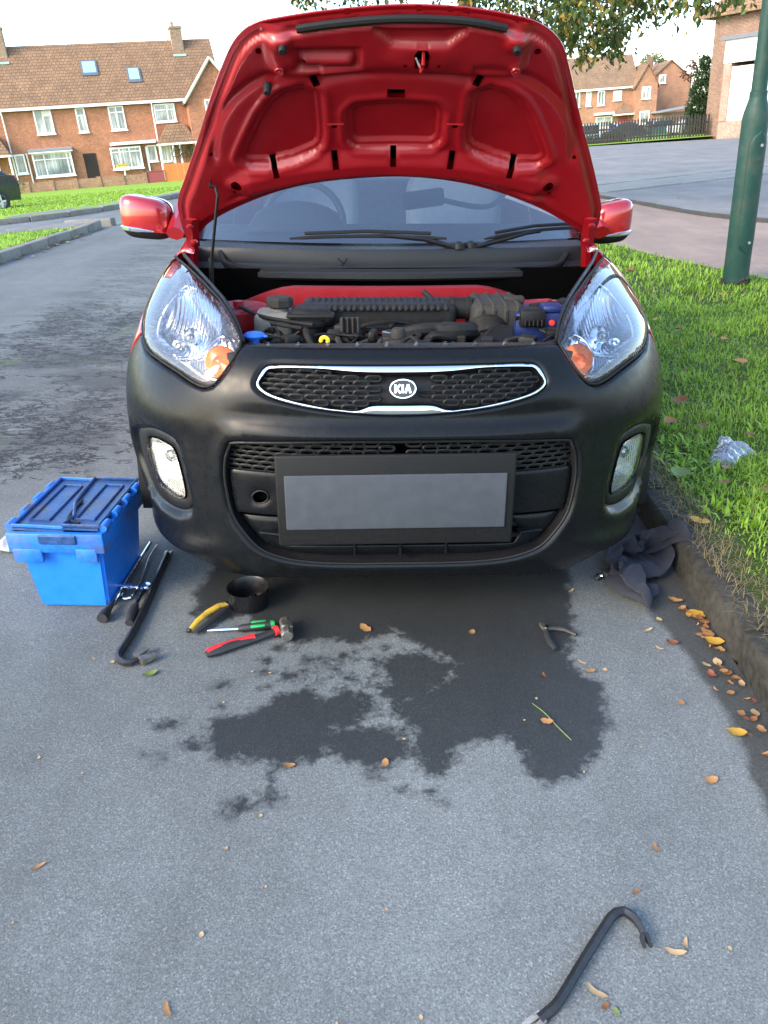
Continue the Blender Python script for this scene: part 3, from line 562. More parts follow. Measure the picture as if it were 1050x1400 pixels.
# ------------------------------------------------------------------ distant cars
MC = dict(tyre=M('tyre', (.02, .02, .02), .8), rim=M('alloy', (.5, .5, .5), .35, .9), glass=M('car_window', (.02, .025, .03), .05, var=0), lamp=M('tail_lamp', (.4, .02, .02), .2), clear=M('lamp_clear', (.7, .7, .7), .1))
def far_car(label, col, loc, rz, van=False, group=None):
    t = thing('parked_car', label, 'car', loc, rz, group); m = M('car_paint', col, .25, 0, .03, coat=1.)
    prof = [(-1.95, .3), (-1.98, .62), (-1.9, .9), (-1.35, .97), (-.75, 1.0), (1.15, 1.02), (1.86, 1.0), (1.98, .75), (1.95, .3)] if not van else [(-2.1, .3), (-2.15, .8), (-1.9, 1.05), (-1.4, 1.15), (2.1, 1.15), (2.15, .3)]
    cab = [(-1.0, .98), (-.35, 1.45), (.2, 1.52), (1.1, 1.49), (1.75, 1.0)] if not van else [(-1.5, 1.1), (-1., 1.85), (-.6, 1.95), (2.08, 1.95), (2.12, 1.1)]
    def loft(b, pr, ws):
        k = len(pr); rows = [[(x, s*w*(.94 if z < .35 else 1)*(1-.22*max(0, z-1.)/.5 if not van else 1), z) for x, z in pr] for s, w in ws]
        for rw_ in rows: b.v += rw_
        for j in range(len(rows)-1):
            for i in range(k): b.f.append((j*k+i, j*k+(i+1) % k, (j+1)*k+(i+1) % k, (j+1)*k+i))
        b.f.append(tuple(range(k))); b.f.append(tuple((len(rows)-1)*k+i for i in range(k))); return b
    loft(B(), prof, [(-1, .8), (-1, .72), (1, .72), (1, .8)]).ob('body', m, t, 30); loft(B(), cab, [(-1, .74), (1, .74)]).ob('cabin', m, t, 30)
    for s in (-1, 1):
        q = [(x*.93+.02, z) for x, z in cab]; q = [(x, min(z, cab[2][1]-.1)) for x, z in q]; q = [(x, z+.04 if z < 1.15 else z) for x, z in q]
        b = B(); b.v = [(x, s*(.745*(1-.22*max(0, z-1.)/.5 if not van else 1)+.004), z) for x, z in q]+[(x, s*(.7*(1-.22*max(0, z-1.)/.5 if not van else 1)), z) for x, z in q]; k = len(q); b.f = [tuple(range(k))]+[(i, (i+1) % k, k+(i+1) % k, k+i) for i in range(k)]; b.ob('side_window', MC['glass'], t, smooth=0)
        B().rbox((-1.93 if not van else -2.12, s*.6, .78), (.16, .28, .16), .04, 1).ob('headlight', MC['clear'], t); B().rbox((1.93 if not van else 2.12, s*.66, .85), (.14, .16, .28), .04, 1).ob('tail_light', MC['lamp'], t)
        for x in (-1.22, 1.25):
            mt = Matrix.Rotation(PI/2, 4, 'X'); w = B().lathe([(.2, -.1), (.3, -.1), (.31, -.05), (.31, .05), (.3, .1), (.2, .1)], (x, s*.74, .31), 20, mt, cap=False).ob('wheel', MC['tyre'], t)
            rb = B(); rb.lathe([(.0, 0), (.2, 0), (.205, s*-.09), (.19, s*-.095)], (x, s*.74, .31), 20, mt, cap=False)
            for q_ in range(5): a = q_*2*PI/5; rb.box((x+.1*math.cos(a), s*.825, .31+.1*math.sin(a)), (.16 if abs(math.cos(a)) > .5 else .05, .02, .16 if abs(math.cos(a)) <= .5 else .05))
            rb.ob('rim', MC['rim'], w)
    b = B(); b.box(((cab[0][0]+cab[1][0])/2-.02, 0, (cab[0][1]+cab[1][1])/2+.03), (.03, 1.2, .42), mt=None); o = b.ob('windscreen', MC['glass'], t, smooth=0)
    return t
far_car('dark green hatchback with silver alloy wheels cut off by the left edge of the photo', (.012, .02, .022), (-13.3, 22.7, float(zg(-12, 22))-.02), math.radians(50))
far_car('pale blue van parked at the left end behind the black fence', (.35, .5, .62), (16.2, 74, -.75), 0, True)
far_car('bright red car parked in front of the far brick houses', (.45, .03, .04), (21.6, 80, -.3), .1)
far_car('dark blue car parked in front of the red car behind the fence', (.02, .03, .06), (20.2, 74, -.42), .15)
far_car('teal car parked before the far gabled wing behind the fence', (.03, .12, .15), (24., 76, -.4), .2)
far_car('silver grey car parked behind the fence close to the shop', (.4, .42, .42), (25.2, 70, -.2), .3)
# ------------------------------------------------------------------ trees and street lamp
cf = thing('conifer', 'dark narrow conifer standing against the brown brick shop wall', 'tree', (23.35, 64, -.2)); leaf_cloud('foliage', blob_points([(0, 0, .9, .9), (0, 0, 2., .95), (.1, 0, 3.1, .85), (.2, 0, 4.1, .65), (.2, 0, 5., .45)], 2600), .2, ML['dark'], cf, .4)['kind'] = 'stuff'; B().tube([(0, 0, 0), (.1, 0, 5)], [.14, .03], 8).ob('trunk', ML['bark'], cf)
pt = thing('purple_tree', 'purple leaved tree showing above the dark conifer by the shop', 'tree', (27.3, 78, -.2)); leaf_cloud('foliage', blob_points([(0, 0, 5., .8), (.6, 0, 5.8, .7)], 300), .3, ML['purple'], pt)['kind'] = 'stuff'; B().tube([(0, 0, 0), (.1, 0, 5)], [.16, .05], 8).ob('trunk', ML['bark'], pt)
lt = thing('far_tree', 'pale yellow green tree standing far behind the brown gable end', 'tree', (38.2, 128, -.2)); leaf_cloud('foliage', blob_points([(-1.5, 0, 6.5, 2.), (.5, 0, 8.2, 2.), (2.4, 0, 6.5, 2.), (.5, 0, 5.2, 2.2), (-3, 0, 5, 1.4)], 260), .5, ML['lime'], lt)['kind'] = 'stuff'; B().tube([(0, 0, 0), (.1, 0, 7)], [.3, .08], 8).ob('trunk', ML['bark'], lt)
wp = thing('utility_pole', 'thin pale post beside the far gable end', 'post', (36.5, 104, -.25)); B().tube([(0, 0, 0), (0, 0, 7.2)], [.16, .12], 8).ob('shaft', MH['cream'], wp); B().rbox((0, 0, 7.2), (.32, .32, .1), .03, 1).ob('cap', MH['cream'], wp)
tr = thing('street_tree', 'leafy tree on the verge behind the car, its autumn branches hanging over the road', 'tree', (1.42, 13.2, -.06))
b = B(); b.tube([(0, 0, -.1), (.01, 0, .25), (0, .02, 1.5), (.02, 0, 3.2), (.1, .1, 4.4)], [.24, .18, .155, .15, .12], 12)
TIPS = [(1.61, 12.0, 2.88), (1.82, 11.5, 2.6), (2.07, 11.0, 2.44), (2.51, 12.0, 2.34), (2.51, 10.5, 2.44), (3.03, 11.5, 2.03), (2.95, 10.5, 2.14), (3.33, 11.0, 2.08), (3.7, 12.0, 2.41), (3.35, 10.0, 2.43), (3.46, 9.5, 2.42), (3.61, 9.0, 2.36), (3.7, 8.5, 2.3), (3.95, 8.2, 2.34), (2.19, 9.5, 2.56), (2.54, 9.0, 2.4), (1.79, 10.5, 2.71), (1.29, 11.5, 2.98), (.93, 12.5, 3.2), (.29, 12, 3.14), (-.2, 11.5, 3.05), (-.53, 12, 3.2), (-.91, 11, 3.02), (-1.1, 11.5, 3.15), (2.75, 11.2, 2.3), (3.15, 10.6, 2.2), (2.3, 11.4, 2.5), (2.6, 9.8, 2.5), (3.1, 9.4, 2.5), (2.9, 12.3, 2.3)]
limbs = []; LC = []
for k in range(11):
    a = k*2*PI/11+random.uniform(-.2, .2); R_ = random.uniform(2.6, 4.2); e = [(.05, .05, 3.4+.1*k), (math.cos(a)*R_*.5, math.sin(a)*R_*.5, 4.6+random.uniform(-.3, .6)), (math.cos(a)*R_, math.sin(a)*R_, 5+random.uniform(-.6, 1.2))]
    b.tube(spline(e, .4, False), [.075-.065*i/(len(spline(e, .4, False))-1) for i in range(len(spline(e, .4, False)))], 6)
    for q in spline(e, .3, False)[3:]: LC.append(q+RNG.normal(0, .45, (95, 3))*np.array([1, 1, .7]))
for tx, ty, tz in TIPS:
    x, y, z = tx-1.42, ty-13.2, tz+.06; up_ = random.uniform(.9, 1.5); e = spline([(x*.25, y*.25, 3.9), (x*.65, y*.65, z+up_+.5), (x*.92, y*.92, z+up_*.55), (x, y, z+.06)], .12, False)
    b.tube(e, [.03-.026*i/(len(e)-1) for i in range(len(e))], 5)
    for i, q in enumerate(e[int(len(e)*.4):]): LC.append(q+RNG.normal(0, .09, (15, 3))+np.array([0, 0, -.02]))
    LC.append(np.array([x, y, z+.22])+RNG.normal(0, .14, (85, 3)))
b.ob('trunk', ML['bark'], tr); LC = np.concatenate(LC); LC = LC[LC[:, 2] > 2.05]
cr = leaf_cloud('crown', LC, .105, ML['oak'], tr, .75, 2.0); cr['kind'] = 'stuff'
lp = thing('lamp_post', 'dark green steel street lamp post with an access door standing on the right verge', 'lamp post', (2.93, 5.0, float(zg(2.93, 5))+.1)); MG = M('green_post_paint', (.0045, .034, .025), .55, 0, .18, 4, bmp=.15, bs=30, dirt=.35, spec=.3)
B().lathe([(.104, -.1), (.102, .02), (.1, 1.27), (.097, 1.3), (.065, 1.42), (.062, 1.44)], n=28).ob('base_tube', MG, lp, 30); B().lathe([(.066, 1.425), (.066, 1.46), (.058, 1.465), (.045, 5.0)], n=20).ob('shaft', MG, lp, 30)
dp = B(); da = -PI/2+.22; zc = .72; hw = .85; na, nz = 13, 25
def dpt(u, v):
    zz = zc+v*.46; lim = 1. if abs(v) < .72 else math.sqrt(max(0, 1-((abs(v)-.72)/.28)**2)); a = da+u*hw*max(lim, .02); rr = .1075-.006*(max(abs(u), 0)**12); return (rr*math.cos(a), rr*math.sin(a), zz)
dp.grid(dpt, np.linspace(-1, 1, na), np.linspace(-1, 1, nz)); ring = [dpt(-1, v) for v in np.linspace(-1, 1, nz)]+[dpt(1, v) for v in np.linspace(1, -1, nz)]
dr = dp.ob('access_door', MG, lp, 60, fix=False); B().tube([(x*.985, y*.985, z) for x, y, z in ring], .0045, 5, closed=True).ob('door_seam', M('door_shadow_gap', (.006, .02, .016), .7), dr)
for z in (.35, 1.08): B().lathe([(.012, 0), (.012, .006), (0, .006)], (0, 0, 0), 10, Matrix.Translation((.107*math.cos(da+.1), .107*math.sin(da+.1), z)) @ Vector((math.cos(da), math.sin(da), 0)).to_track_quat('Z', 'Y').to_matrix().to_4x4()).ob('door_lock', MH['lead'], dr)
B().rbox((0, 0, 0), (.05, .004, .03), .001, 1, Matrix.Translation((.109*math.cos(da+.15), .109*math.sin(da+.15), .98)) @ Matrix.Rotation(da+PI/2, 4, 'Z')).ob('number_tag', MG, dr)
B().tube([(0, 0, 5), (0, -.05, 5.1), (0, -.4, 5.15)], .03, 8).ob('bracket_arm', MG, lp); B().rbox((0, -.65, 5.15), (.22, .55, .14), .05, 2).ob('lantern', MH['lead'], lp)
cl = B()
for k in range(26):
    a = RNG.uniform(0, 2*PI); cl.rbox((.105*math.cos(a), .105*math.sin(a), RNG.uniform(-.03, .06)), (.03, .03, .03), .01, 1)
cl.ob('foot_collar', MA['kerb'], lp)
# ------------------------------------------------------------------ the car: one smooth front surface carries bumper, lamps and wings
ZK = np.array([.10, .155, .20, .25, .30, .40, .50, .60, .68, .74, .78, .81, .84, .88, .92, .96, 1.0])
Y0 = np.array([.10, .060, .030, .012, .004, .000, .000, .002, .012, .040, .075, .125, .20, .33, .49, .66, .85])
AK = np.array([.66, .735, .78, .802, .812, .837, .849, .842, .825, .805, .792, .782, .772, .760, .748, .738, .73])
NK = np.array([5, 4.8, 4.4, 4.0, 3.6, 3.1, 2.85, 2.75, 2.7, 2.7, 2.7, 2.7, 2.7, 2.7, 2.7, 2.7, 2.7]); BB = .66
def cub(x, xs, ys):
    x = np.clip(x, xs[0], xs[-1]); m = np.gradient(ys, xs); i = np.clip(np.searchsorted(xs, x)-1, 0, len(xs)-2); h = xs[i+1]-xs[i]; t = (x-xs[i])/h
    return (2*t**3-3*t**2+1)*ys[i]+(t**3-2*t**2+t)*h*m[i]+(-2*t**3+3*t**2)*ys[i+1]+(t**3-t**2)*h*m[i+1]
def S(t, z):
    t = np.asarray(t, float); z = np.asarray(z, float); A = cub(z, ZK, AK); y0 = cub(z, ZK, Y0); NE = cub(z, ZK, NK); a = np.abs(t); tc = np.minimum(a, PI/2)
    x = A*np.sin(tc)**(2/NE)*np.sign(t); ye = y0+BB; y = y0+BB*(1-np.maximum(np.cos(tc), 0)**.95)+(a-tc)/.83*np.maximum(1.25-ye, .02)
    return np.stack([x, y, z+0*t], -1)
def Nrm(t, z):
    e = 2e-3; t = np.where(np.abs(t) < 1e-3, 1e-3, t); a = S(t+e, z)-S(t-e, z); b = S(t, z+e)-S(t, z-e); n = np.cross(a, b); return n/(np.linalg.norm(n, axis=-1)[..., None]+1e-12)
def SP(t, z, off=0.): t = np.asarray(t, float); z = np.asarray(z, float); return S(t, z)+Nrm(t, z)*np.asarray(off)[..., None]
KT = .6                                                     # metres of car per unit of t, roughly: keeps triangles even
def to_q(L): return np.array([(t*KT, z) for t, z in L])
def mir(L): return [(-t, z) for t, z in L][::-1]
MCAR = dict(red=M('red_paint', (.30, .006, .010), .22, .25, .03, 3, coat=1., rv=.03), inner=M('red_inner_paint', (.225, .0032, .008), .42, .1, .05, 3, coat=.28, rv=.05), bump=M('bumper_plastic', (.0046, .0056, .0068), .29, 0, .10, 6, rv=.05, spec=.19), blk=M('black_plastic', (.008, .008, .009), .5, 0, .2, 20, spec=.22), gloss=M('gloss_black', (.006, .006, .007), .12),
            dkg=M('grey_plastic', (.006, .0065, .007), .5, 0, .15, 15, bmp=.1, bs=200, spec=.22), rub=M('rubber', (.009, .009, .009), .65, spec=.2), chrome=M('chrome', (.82, .84, .86), .07, 1., .03, rv=.03), satin=M('satin_metal', (.4, .4, .4), .35, 1., .1),
            eng=M('engine_plastic', (.009, .0088, .0085), .6, 0, .3, 12, bmp=.25, bs=60, dirt=.12, spec=.22), dusty=M('dusty_plastic', (.022, .0205, .018), .75, 0, .35, 9, bmp=.3, bs=40, dirt=.2, spec=.22), clear=glass_mat('headlamp_lens', (.98, .99, 1.), 1.4, 1.5, .012), wsg=glass_mat('windscreen_glass', (.6, .68, .7), 2.8, 1.6, .01, .004),
            amber=M('amber_bulb_shade', (.8, .15, .0), .25, 0., .2, 60), refl=M('reflector', (.88, .9, .92), .15, 1., .05, rv=.06), dref=M('smoked_reflector', (.42, .43, .45), .28, .85, .1), ftl=None, plate=M('blank_plate', (.043, .05, .06), .5, 0, .14, 5, rv=.1, spec=.15), blue=M('blue_cap', (.02, .12, .5), .4), bblue=M('battery_blue', (.006, .016, .085), .4), yel=M('yellow_plastic', (.75, .5, .02), .4), trans=M('reservoir_plastic', (.15, .145, .125), .55, 0, .3, 8, dirt=.5), hole=M('recess_shade_black', (.002, .002, .002), 1., spec=0., rv=0.), seat=M('seat_cloth', (.45, .5, .54), .9, 0, .1, 30), dash=M('dash_plastic', (.018, .02, .022), .6), rb=M('red_spot', (.6, .03, .02), .4))  # the hole entry is near-black paint standing in for shade inside recesses
CAR = near(thing('hatchback', 'small red hatchback with its bonnet propped open and a black front bumper', 'car', (.004, 0, 0), .032))
HEAD = [(-1.398, .906), (-1.15, .912), (-.964, .908), (-.801, .896), (-.682, .881), (-.586, .864), (-.516, .844), (-.466, .823), (-.437, .805), (-.432, .790), (-.455, .759), (-.487, .725), (-.516, .704), (-.553, .697), (-.603, .702), (-.709, .720), (-.84, .733), (-.957, .741), (-1.05, .757), (-1.17, .781), (-1.3, .812), (-1.391, .846), (-1.41, .884)]
FOGR = [(-1.109, .500), (-.990, .533), (-.875, .553), (-.755, .553), (-.676, .535), (-.640, .483), (-.615, .428), (-.588, .372), (-.598, .338), (-.66, .318), (-.795, .309), (-1.02, .308), (-1.11, .360), (-1.15, .422)]
FOGI = [(-1.045, .493), (-.945, .52), (-.86, .537), (-.765, .537), (-.70, .518), (-.664, .457), (-.635, .385), (-.612, .352), (-.676, .337), (-.805, .330), (-1.0, .332), (-1.07, .372), (-1.10, .43)]
FOGL = [(-.940, .498), (-.857, .516), (-.766, .516), (-.707, .504), (-.672, .452), (-.646, .380), (-.690, .362), (-.821, .362), (-.917, .378), (-.948, .441)]
GRO = [(-.352, .719), (-.343, .741), (-.325, .757), (-.281, .763), (-.15, .765), (0, .765), (.15, .765), (.281, .763), (.325, .757), (.343, .741), (.352, .719), (.34, .704), (.30, .688), (.215, .672), (.142, .662), (.064, .654), (0, .65), (-.064, .654), (-.142, .662), (-.215, .672), (-.30, .688), (-.34, .704)]
GRI = [(-.339, .720), (-.326, .738), (-.30, .752), (-.173, .756), (-.07, .7495), (0, .748), (.07, .7495), (.173, .756), (.30, .752), (.326, .738), (.339, .72), (.322, .707), (.28, .694), (.189, .678), (.08, .663), (.041, .676), (0, .677), (-.041, .676), (-.08, .663), (-.189, .678), (-.28, .694), (-.322, .707)]
LOW = [(-.428, .54), (-.42, .557), (-.39, .566), (-.14, .58), (0, .582), (.14, .58), (.39, .566), (.42, .557), (.428, .54), (.436, .51), (.428, .445), (.387, .365), (.325, .313), (.24, .266), (.147, .236), (.07, .222), (0, .217), (-.07, .222), (-.147, .236), (-.24, .266), (-.325, .313), (-.387, .365), (-.428, .445), (-.436, .51)]
def inv_t(y, z):                                             # t at which the side surface reaches depth y
    y0 = float(cub(np.array(z), ZK, Y0)); ye = y0+BB
    return math.acos(max(0., 1-(y-y0)/BB)**(1/.95)) if y < ye else PI/2+(y-ye)*.83/max(1.25-ye, .02)
WC, WR = (.735, .285), .335                                  # front wheel arch
archL = [(-inv_t(WC[0]+WR*math.cos(a), WC[1]+WR*math.sin(a)), WC[1]+WR*math.sin(a)) for a in np.linspace(PI*1.12, PI*.62, 9)]
seamz = archL[-1]
half = [(-.432, .795), (-.437, .785), (-.458, .755), (-.49, .721), (-.518, .700), (-.553, .692), (-.603, .697), (-.709, .715), (-.84, .728), (-.957, .736), (-1.05, .752), (-1.13, .766)]
tops = [(t, .803-.006*abs(t/.43)**2) for t in np.linspace(0, -.432, 12)]
bot = [(-1.18, .155), (-1.05, .13), (-.9, .113), (-.72, .106), (-.55, .110), (-.4, .128), (-.2, .14), (0, .146)]
left = tops+half[1:]+[seamz]+archL[::-1][1:]+bot
right = [(-t, z) for t, z in left[::-1]]
OUT = resample(to_q(left+right[1:-1]), .012); sm = lambda L, st=.008: spline(to_q(L), st)
fogL, fogR = sm(FOGR), sm(mir(FOGR)); grO, grI, lowO = sm(GRO), sm(GRI, .006), sm(LOW)
FOGI = [tuple(np.array((-.845, .432))+(np.array(p)-np.array((-.845, .432)))*np.array((.93, .92))) for p in FOGR]; fogIL, fogIR = sm(FOGI), sm(mir(FOGI))
V, F, loops = cdt(OUT, [fogIL, fogIR, grO, lowO], .016, rings=(.003, .007, .012))
d = np.zeros(len(V))
for L in (fogL, fogR): sdd = sdist(L, V); d -= .020*(1-sst(-.008, .008, sdd)); d += .003*np.exp(-((sdd-.02)/.018)**2)
dl = sdist(lowO, V); d += .007*np.exp(-((dl-.014)/.014)**2); d -= .012*(1-sst(0, .009, dl))
dg = sdist(grO, V); d -= .008*(1-sst(0, .008, dg)); 
d += .010*np.exp(-((V[:, 1]-.605)/.022)**2)*(1-sst(.22, .32, abs(V[:, 0])))                      # the ledge between the two grilles
d -= .010*np.exp(-((V[:, 1]-.635)/.03)**2)*(1-sst(.2, .3, abs(V[:, 0])))
d += .018*np.exp(-((V[:, 1]-.23-.02*np.cos(V[:, 0]*5))/.03)**2)*sst(.15, .35, abs(V[:, 0]))      # the lower lip swells at the corners
d += .012*np.exp(-(sdist(fogL, V)/.09)**2)*sst(.55, .62, V[:, 1])+.012*np.exp(-(sdist(fogR, V)/.09)**2)*sst(.55, .62, V[:, 1])
for L in (OUT,): d -= .007*(1-sst(0, .008, pdist(L, V)))
P3 = SP(V[:, 0]/KT, V[:, 1], d)
bumper = np_ob('front_bumper', P3, F, MCAR['bump'], CAR, 180)
sk = bumper.modifiers.new('thickness', 'SOLIDIFY'); sk.thickness = .004; sk.offset = -1
def on_s(L, off): q = np.asarray(L); return SP(q[:, 0]/KT, q[:, 1], np.full(len(q), off))
def skin(name, loop, holes, off, mat, parent, step=.012, thick=.003, dome=0., rings=(.003,)):
    V, F, _ = cdt(loop, holes, step, rings); e = pdist(loop, V)
    for h in holes: e = np.minimum(e, pdist(h, V))
    o = np_ob(name, SP(V[:, 0]/KT, V[:, 1], off+dome*(1-np.exp(-e/.01))-.0015*(1-sst(0, .003, e))), F, mat, parent)
    if thick: m = o.modifiers.new('thickness', 'SOLIDIFY'); m.thickness = thick; m.offset = -1
    return o
def wall_strip(name, loop, o0, o1, mat, parent):
    a, b = on_s(loop, o0), on_s(loop, o1); n = len(a); V = np.concatenate([a, b]); F = [(i, (i+1) % n, n+(i+1) % n, n+i) for i in range(n)]; return np_ob(name, V, F, mat, parent, 40)
def bead(name, loop, off, r, mat, parent, n=6): return B().tube(on_s(loop, off)[::1], r, n, closed=True).ob(name, mat, parent)
# upper grille: chrome surround, black backing, honeycomb of rounded cells, oval badge
ch = skin('grille_surround', grO, [grI], -.004, MCAR['chrome'], CAR, .008, .004, .006, (.002, .004)); wall_strip('surround_edge', grI, .001, -.03, MCAR['gloss'], ch)
gb = skin('upper_grille', sm([(t*1.0, z) for t, z in GRI], .01), [], -.026, MCAR['blk'], CAR, .02, 0)
ML_ = (('hex',),)
def cell_ring(w, h, r=.0019, n=20):
    pts = []
    for k in range(n): a = 2*PI*k/n; c, s_ = math.cos(a), math.sin(a); pts.append((w/2*np.sign(c)*abs(c)**.55, 0, h/2*np.sign(s_)*abs(s_)**.75))
    return B().tube(pts, r, 5, closed=True, flat=2.2)
def honeycomb(parent, region, z0, z1, tmax, dt, dz, w, h, off, skip=None):
    c0 = cell_ring(w, h).ob('grille_cell', MCAR['dkg'], parent); first = True; row = 0; z = z0
    while z < z1:
        t = -tmax+(dt/2 if row % 2 else 0)
        while t < tmax:
            q = np.array([[t*KT, z]])
            if sdist(region, q)[0] < -.004 and not (skip and skip(t, z)):
                o = c0 if first else c0.copy()
                if not first: COL.objects.link(o); o.parent = parent
                first = False; p = SP(t, z, off); n = Nrm(np.array(t), np.array(z)); o.location = p; o.rotation_euler = (0, 0, math.atan2(n[0], -n[1])); 
            t += dt
        z += dz; row += 1
honeycomb(gb, grI, .668, .758, .36, .046, .0118, .036, .0125, -.0135, lambda t, z: (t/.034)**2+((z-.717)/.033)**2 < 1)
bd = B(); nb = 40; ell = [(.0315*math.cos(2*PI*k/nb)/1., .0265*math.sin(2*PI*k/nb)) for k in range(nb)]
by0 = float(S(0, .717)[1]); tilt = Matrix.Translation((0, by0-.012, .717)) @ Matrix.Rotation(PI/2-.22, 4, 'X')
badge = B().prism([(x*1.0, y*.84) for x, y in ell], .012, tilt, -.008).ob('badge', MCAR['gloss'], CAR); B().tube([tuple(tilt @ Vector((x*1.0, y*.84, .004))) for x, y in ell], .0026, 6, closed=True).ob('badge_rim', MCAR['chrome'], badge)
def stroke(p, q, w): d_ = Vector((q[0]-p[0], q[1]-p[1])); n = Vector((-d_.y, d_.x)).normalized()*w/2; return [(p[0]+n.x, p[1]+n.y), (p[0]-n.x, p[1]-n.y), (q[0]-n.x, q[1]-n.y), (q[0]+n.x, q[1]+n.y)]
lt_ = B(); hh, wv = .0105, .0052
for p, q, w in (((-.0185, -hh), (-.0185, hh), wv), ((-.0155, 0.), (-.0065, hh), .0048), ((-.0155, .001), (-.0060, -hh), .0048), ((-.0005, -hh), (-.0005, hh), wv), ((.0062, -hh), (.0125, hh), wv), ((.0125, hh), (.0188, -hh), wv)):
    lt_.prism(stroke(p, q, w), .0022, tilt, .0042+random.uniform(0, .0003))
lt_.ob('badge_letters', MCAR['chrome'], badge, smooth=0)
# lower intake: rim, strip of cells, number plate panel, slot with struts
rim = bead('intake_rim', sm(LOW, .012), -.002, .0042, MCAR['dkg'], CAR); wall_strip('intake_wall', lowO, -.006, -.07, MCAR['blk'], rim)
li = skin('lower_intake', spline(to_q(LOW), .02), [], -.068, MCAR['hole'], CAR, .03, 0)
strip_ = np.array([p for p in to_q(LOW)]); 
honeycomb(li, lowO, .492, .577, .46, .047, .0128, .037, .0135, -.022)
def clipz(L, z0, z1):                                        # part of a loop between two heights
    P = []
    L = [tuple(p) for p in L]; n = len(L)
    for keep, zc in ((1, z1), (-1, z0)):
        o = []
        for i in range(n):
            a, b = L[i], L[(i+1) % n]; ia, ib = (a[1]-zc)*keep < 0, (b[1]-zc)*keep < 0
            if ia: o.append(a)
            if ia != ib: k = (zc-a[1])/(b[1]-a[1]); o.append((a[0]+(b[0]-a[0])*k, zc))
        L = o; n = len(L)
    return resample(np.array(L), .01)
def shrink(L, k): c = np.array([0, .4]); return (np.asarray(L)-c)*k+c
inner = shrink(lowO, .975); hole = np.array([(-.300*KT+.0165*math.cos(a), .416+.0185*math.sin(a)) for a in np.linspace(0, 2*PI, 24, endpoint=False)])
pp = skin('plate_panel', clipz(inner, .365, .488), [hole], -.014, MCAR['bump'], CAR, .014, .006, .003, (.003,))
bead('towing_eye_rim', hole, -.012, .0022, MCAR['blk'], pp); skin('towing_eye_recess', hole, [], -.035, MCAR['hole'], pp, .01, 0)
lo_ = clipz(inner, .225, .355); lp_ = resample(np.array([(-.205*KT, .30), (-.19*KT, .345), (.19*KT, .345), (.205*KT, .30), (.16*KT, .262), (-.16*KT, .262)]), .01)
lowp = skin('lower_panel', lo_, [lp_], -.030, MCAR['bump'], CAR, .014, .004, .004, (.003,))
for s_ in (-1, 1): B().rbox(tuple(SP(s_*.23, .312, -.018)), (.07, .03, .006), .003, 1, Matrix.Rotation(s_*.25, 4, 'Z')).ob('guide_fin', MCAR['bump'], lowp)
for zz, w in ((.288, .25), (.325, .3)): B().tube([tuple(SP(t, zz, -.034)) for t in np.linspace(-w*.8, w*.8, 13)], .0045, 6, flat=2).ob('intake_bar', MCAR['bump'], lowp)
for x in (-.125, 0, .125): B().rbox((x, float(S(x/.6, .275)[1])+.03, .275), (.008, .04, .07), .003, 1).ob('strut', MCAR['bump'], lowp)
np_, nz_ = 17, 7
pl = thing('number_plate', None, None); pl.parent = CAR
pyaw = .012; pc = Vector((-.016, -.022, .430)); RP = Matrix.Translation(pc) @ Matrix.Rotation(pyaw, 4, 'Z') @ Matrix.Rotation(-.06, 4, 'X')
bpl = B(); bpl.rbox((0, .006, -.0), (.615, .012, .250), .010, 3); o = bpl.ob('plate_holder', MCAR['dkg'], pl); o.matrix_basis = RP
bpl = B(); bpl.rbox((0, -.003, -.002), (.570, .007, .150), .012, 3); o = bpl.ob('plate_blank', MCAR['plate'], pl); o.matrix_basis = RP
# fog lamps
def tex_lens(name, w, h):
    m, p = base_mat(name); nt = m.node_tree; v = coords(nt); wv_ = nt.nodes.new('ShaderNodeTexWave'); wv_.inputs['Scale'].default_value = w; wv_.bands_direction = 'X'; nt.links.new(v, wv_.inputs[0])
    w2 = nt.nodes.new('ShaderNodeTexWave'); w2.inputs['Scale'].default_value = h; w2.bands_direction = 'Z'; nt.links.new(v, w2.inputs[0])
    p.inputs['Base Color'].default_value = (.62, .63, .6, 1); p.inputs['Roughness'].default_value = .16; p.inputs['Metallic'].default_value = .75; p.inputs['Coat Weight'].default_value = 1.
    bump(nt, p, mix(nt, .5, wv_.outputs[0], w2.outputs[0]), .5, .004); return m
MCAR['ftl'] = tex_lens('fluted_lens', 55, 80)
for sgn, fi, fl_ in ((-1, fogIL, sm(FOGL)), (1, fogIR, sm(mir(FOGL)))):
    fz = skin('fog_lamp_bezel', fi, [fl_], -.020, MCAR['dkg'], CAR, .01, .003, .004, (.003,)); wall_strip('bezel_edge', fl_, -.014, -.04, MCAR['gloss'], fz)
    fg = skin('fog_lamp', fl_, [], -.021, MCAR['clear'], CAR, .01, 0, .004)
    V, F, _ = cdt(fl_, [], .008); cx_, cz_ = fl_.mean(0); rr_ = np.hypot((V[:, 0]-cx_)/.07, (V[:, 1]-.455)/.075); e = pdist(fl_, V)
    np_ob('fog_reflector', SP(V[:, 0]/KT, V[:, 1], -.028-.03*sst(0, .03, e)-.02*(1-np.clip(rr_, 0, 1)**2)), F, MCAR['ftl'], fg)
    c = SP(sgn*.80, .465, -.052); nn = Vector(Nrm(np.array(sgn*.80), np.array(.465))); q = nn.to_track_quat('Z', 'Y').to_matrix().to_4x4(); B().lathe([(.018, 0), (.0175, .014), (.012, .02), (0, .021)], tuple(c), 18, q).ob('bulb_shield', MCAR['dref'], fg)
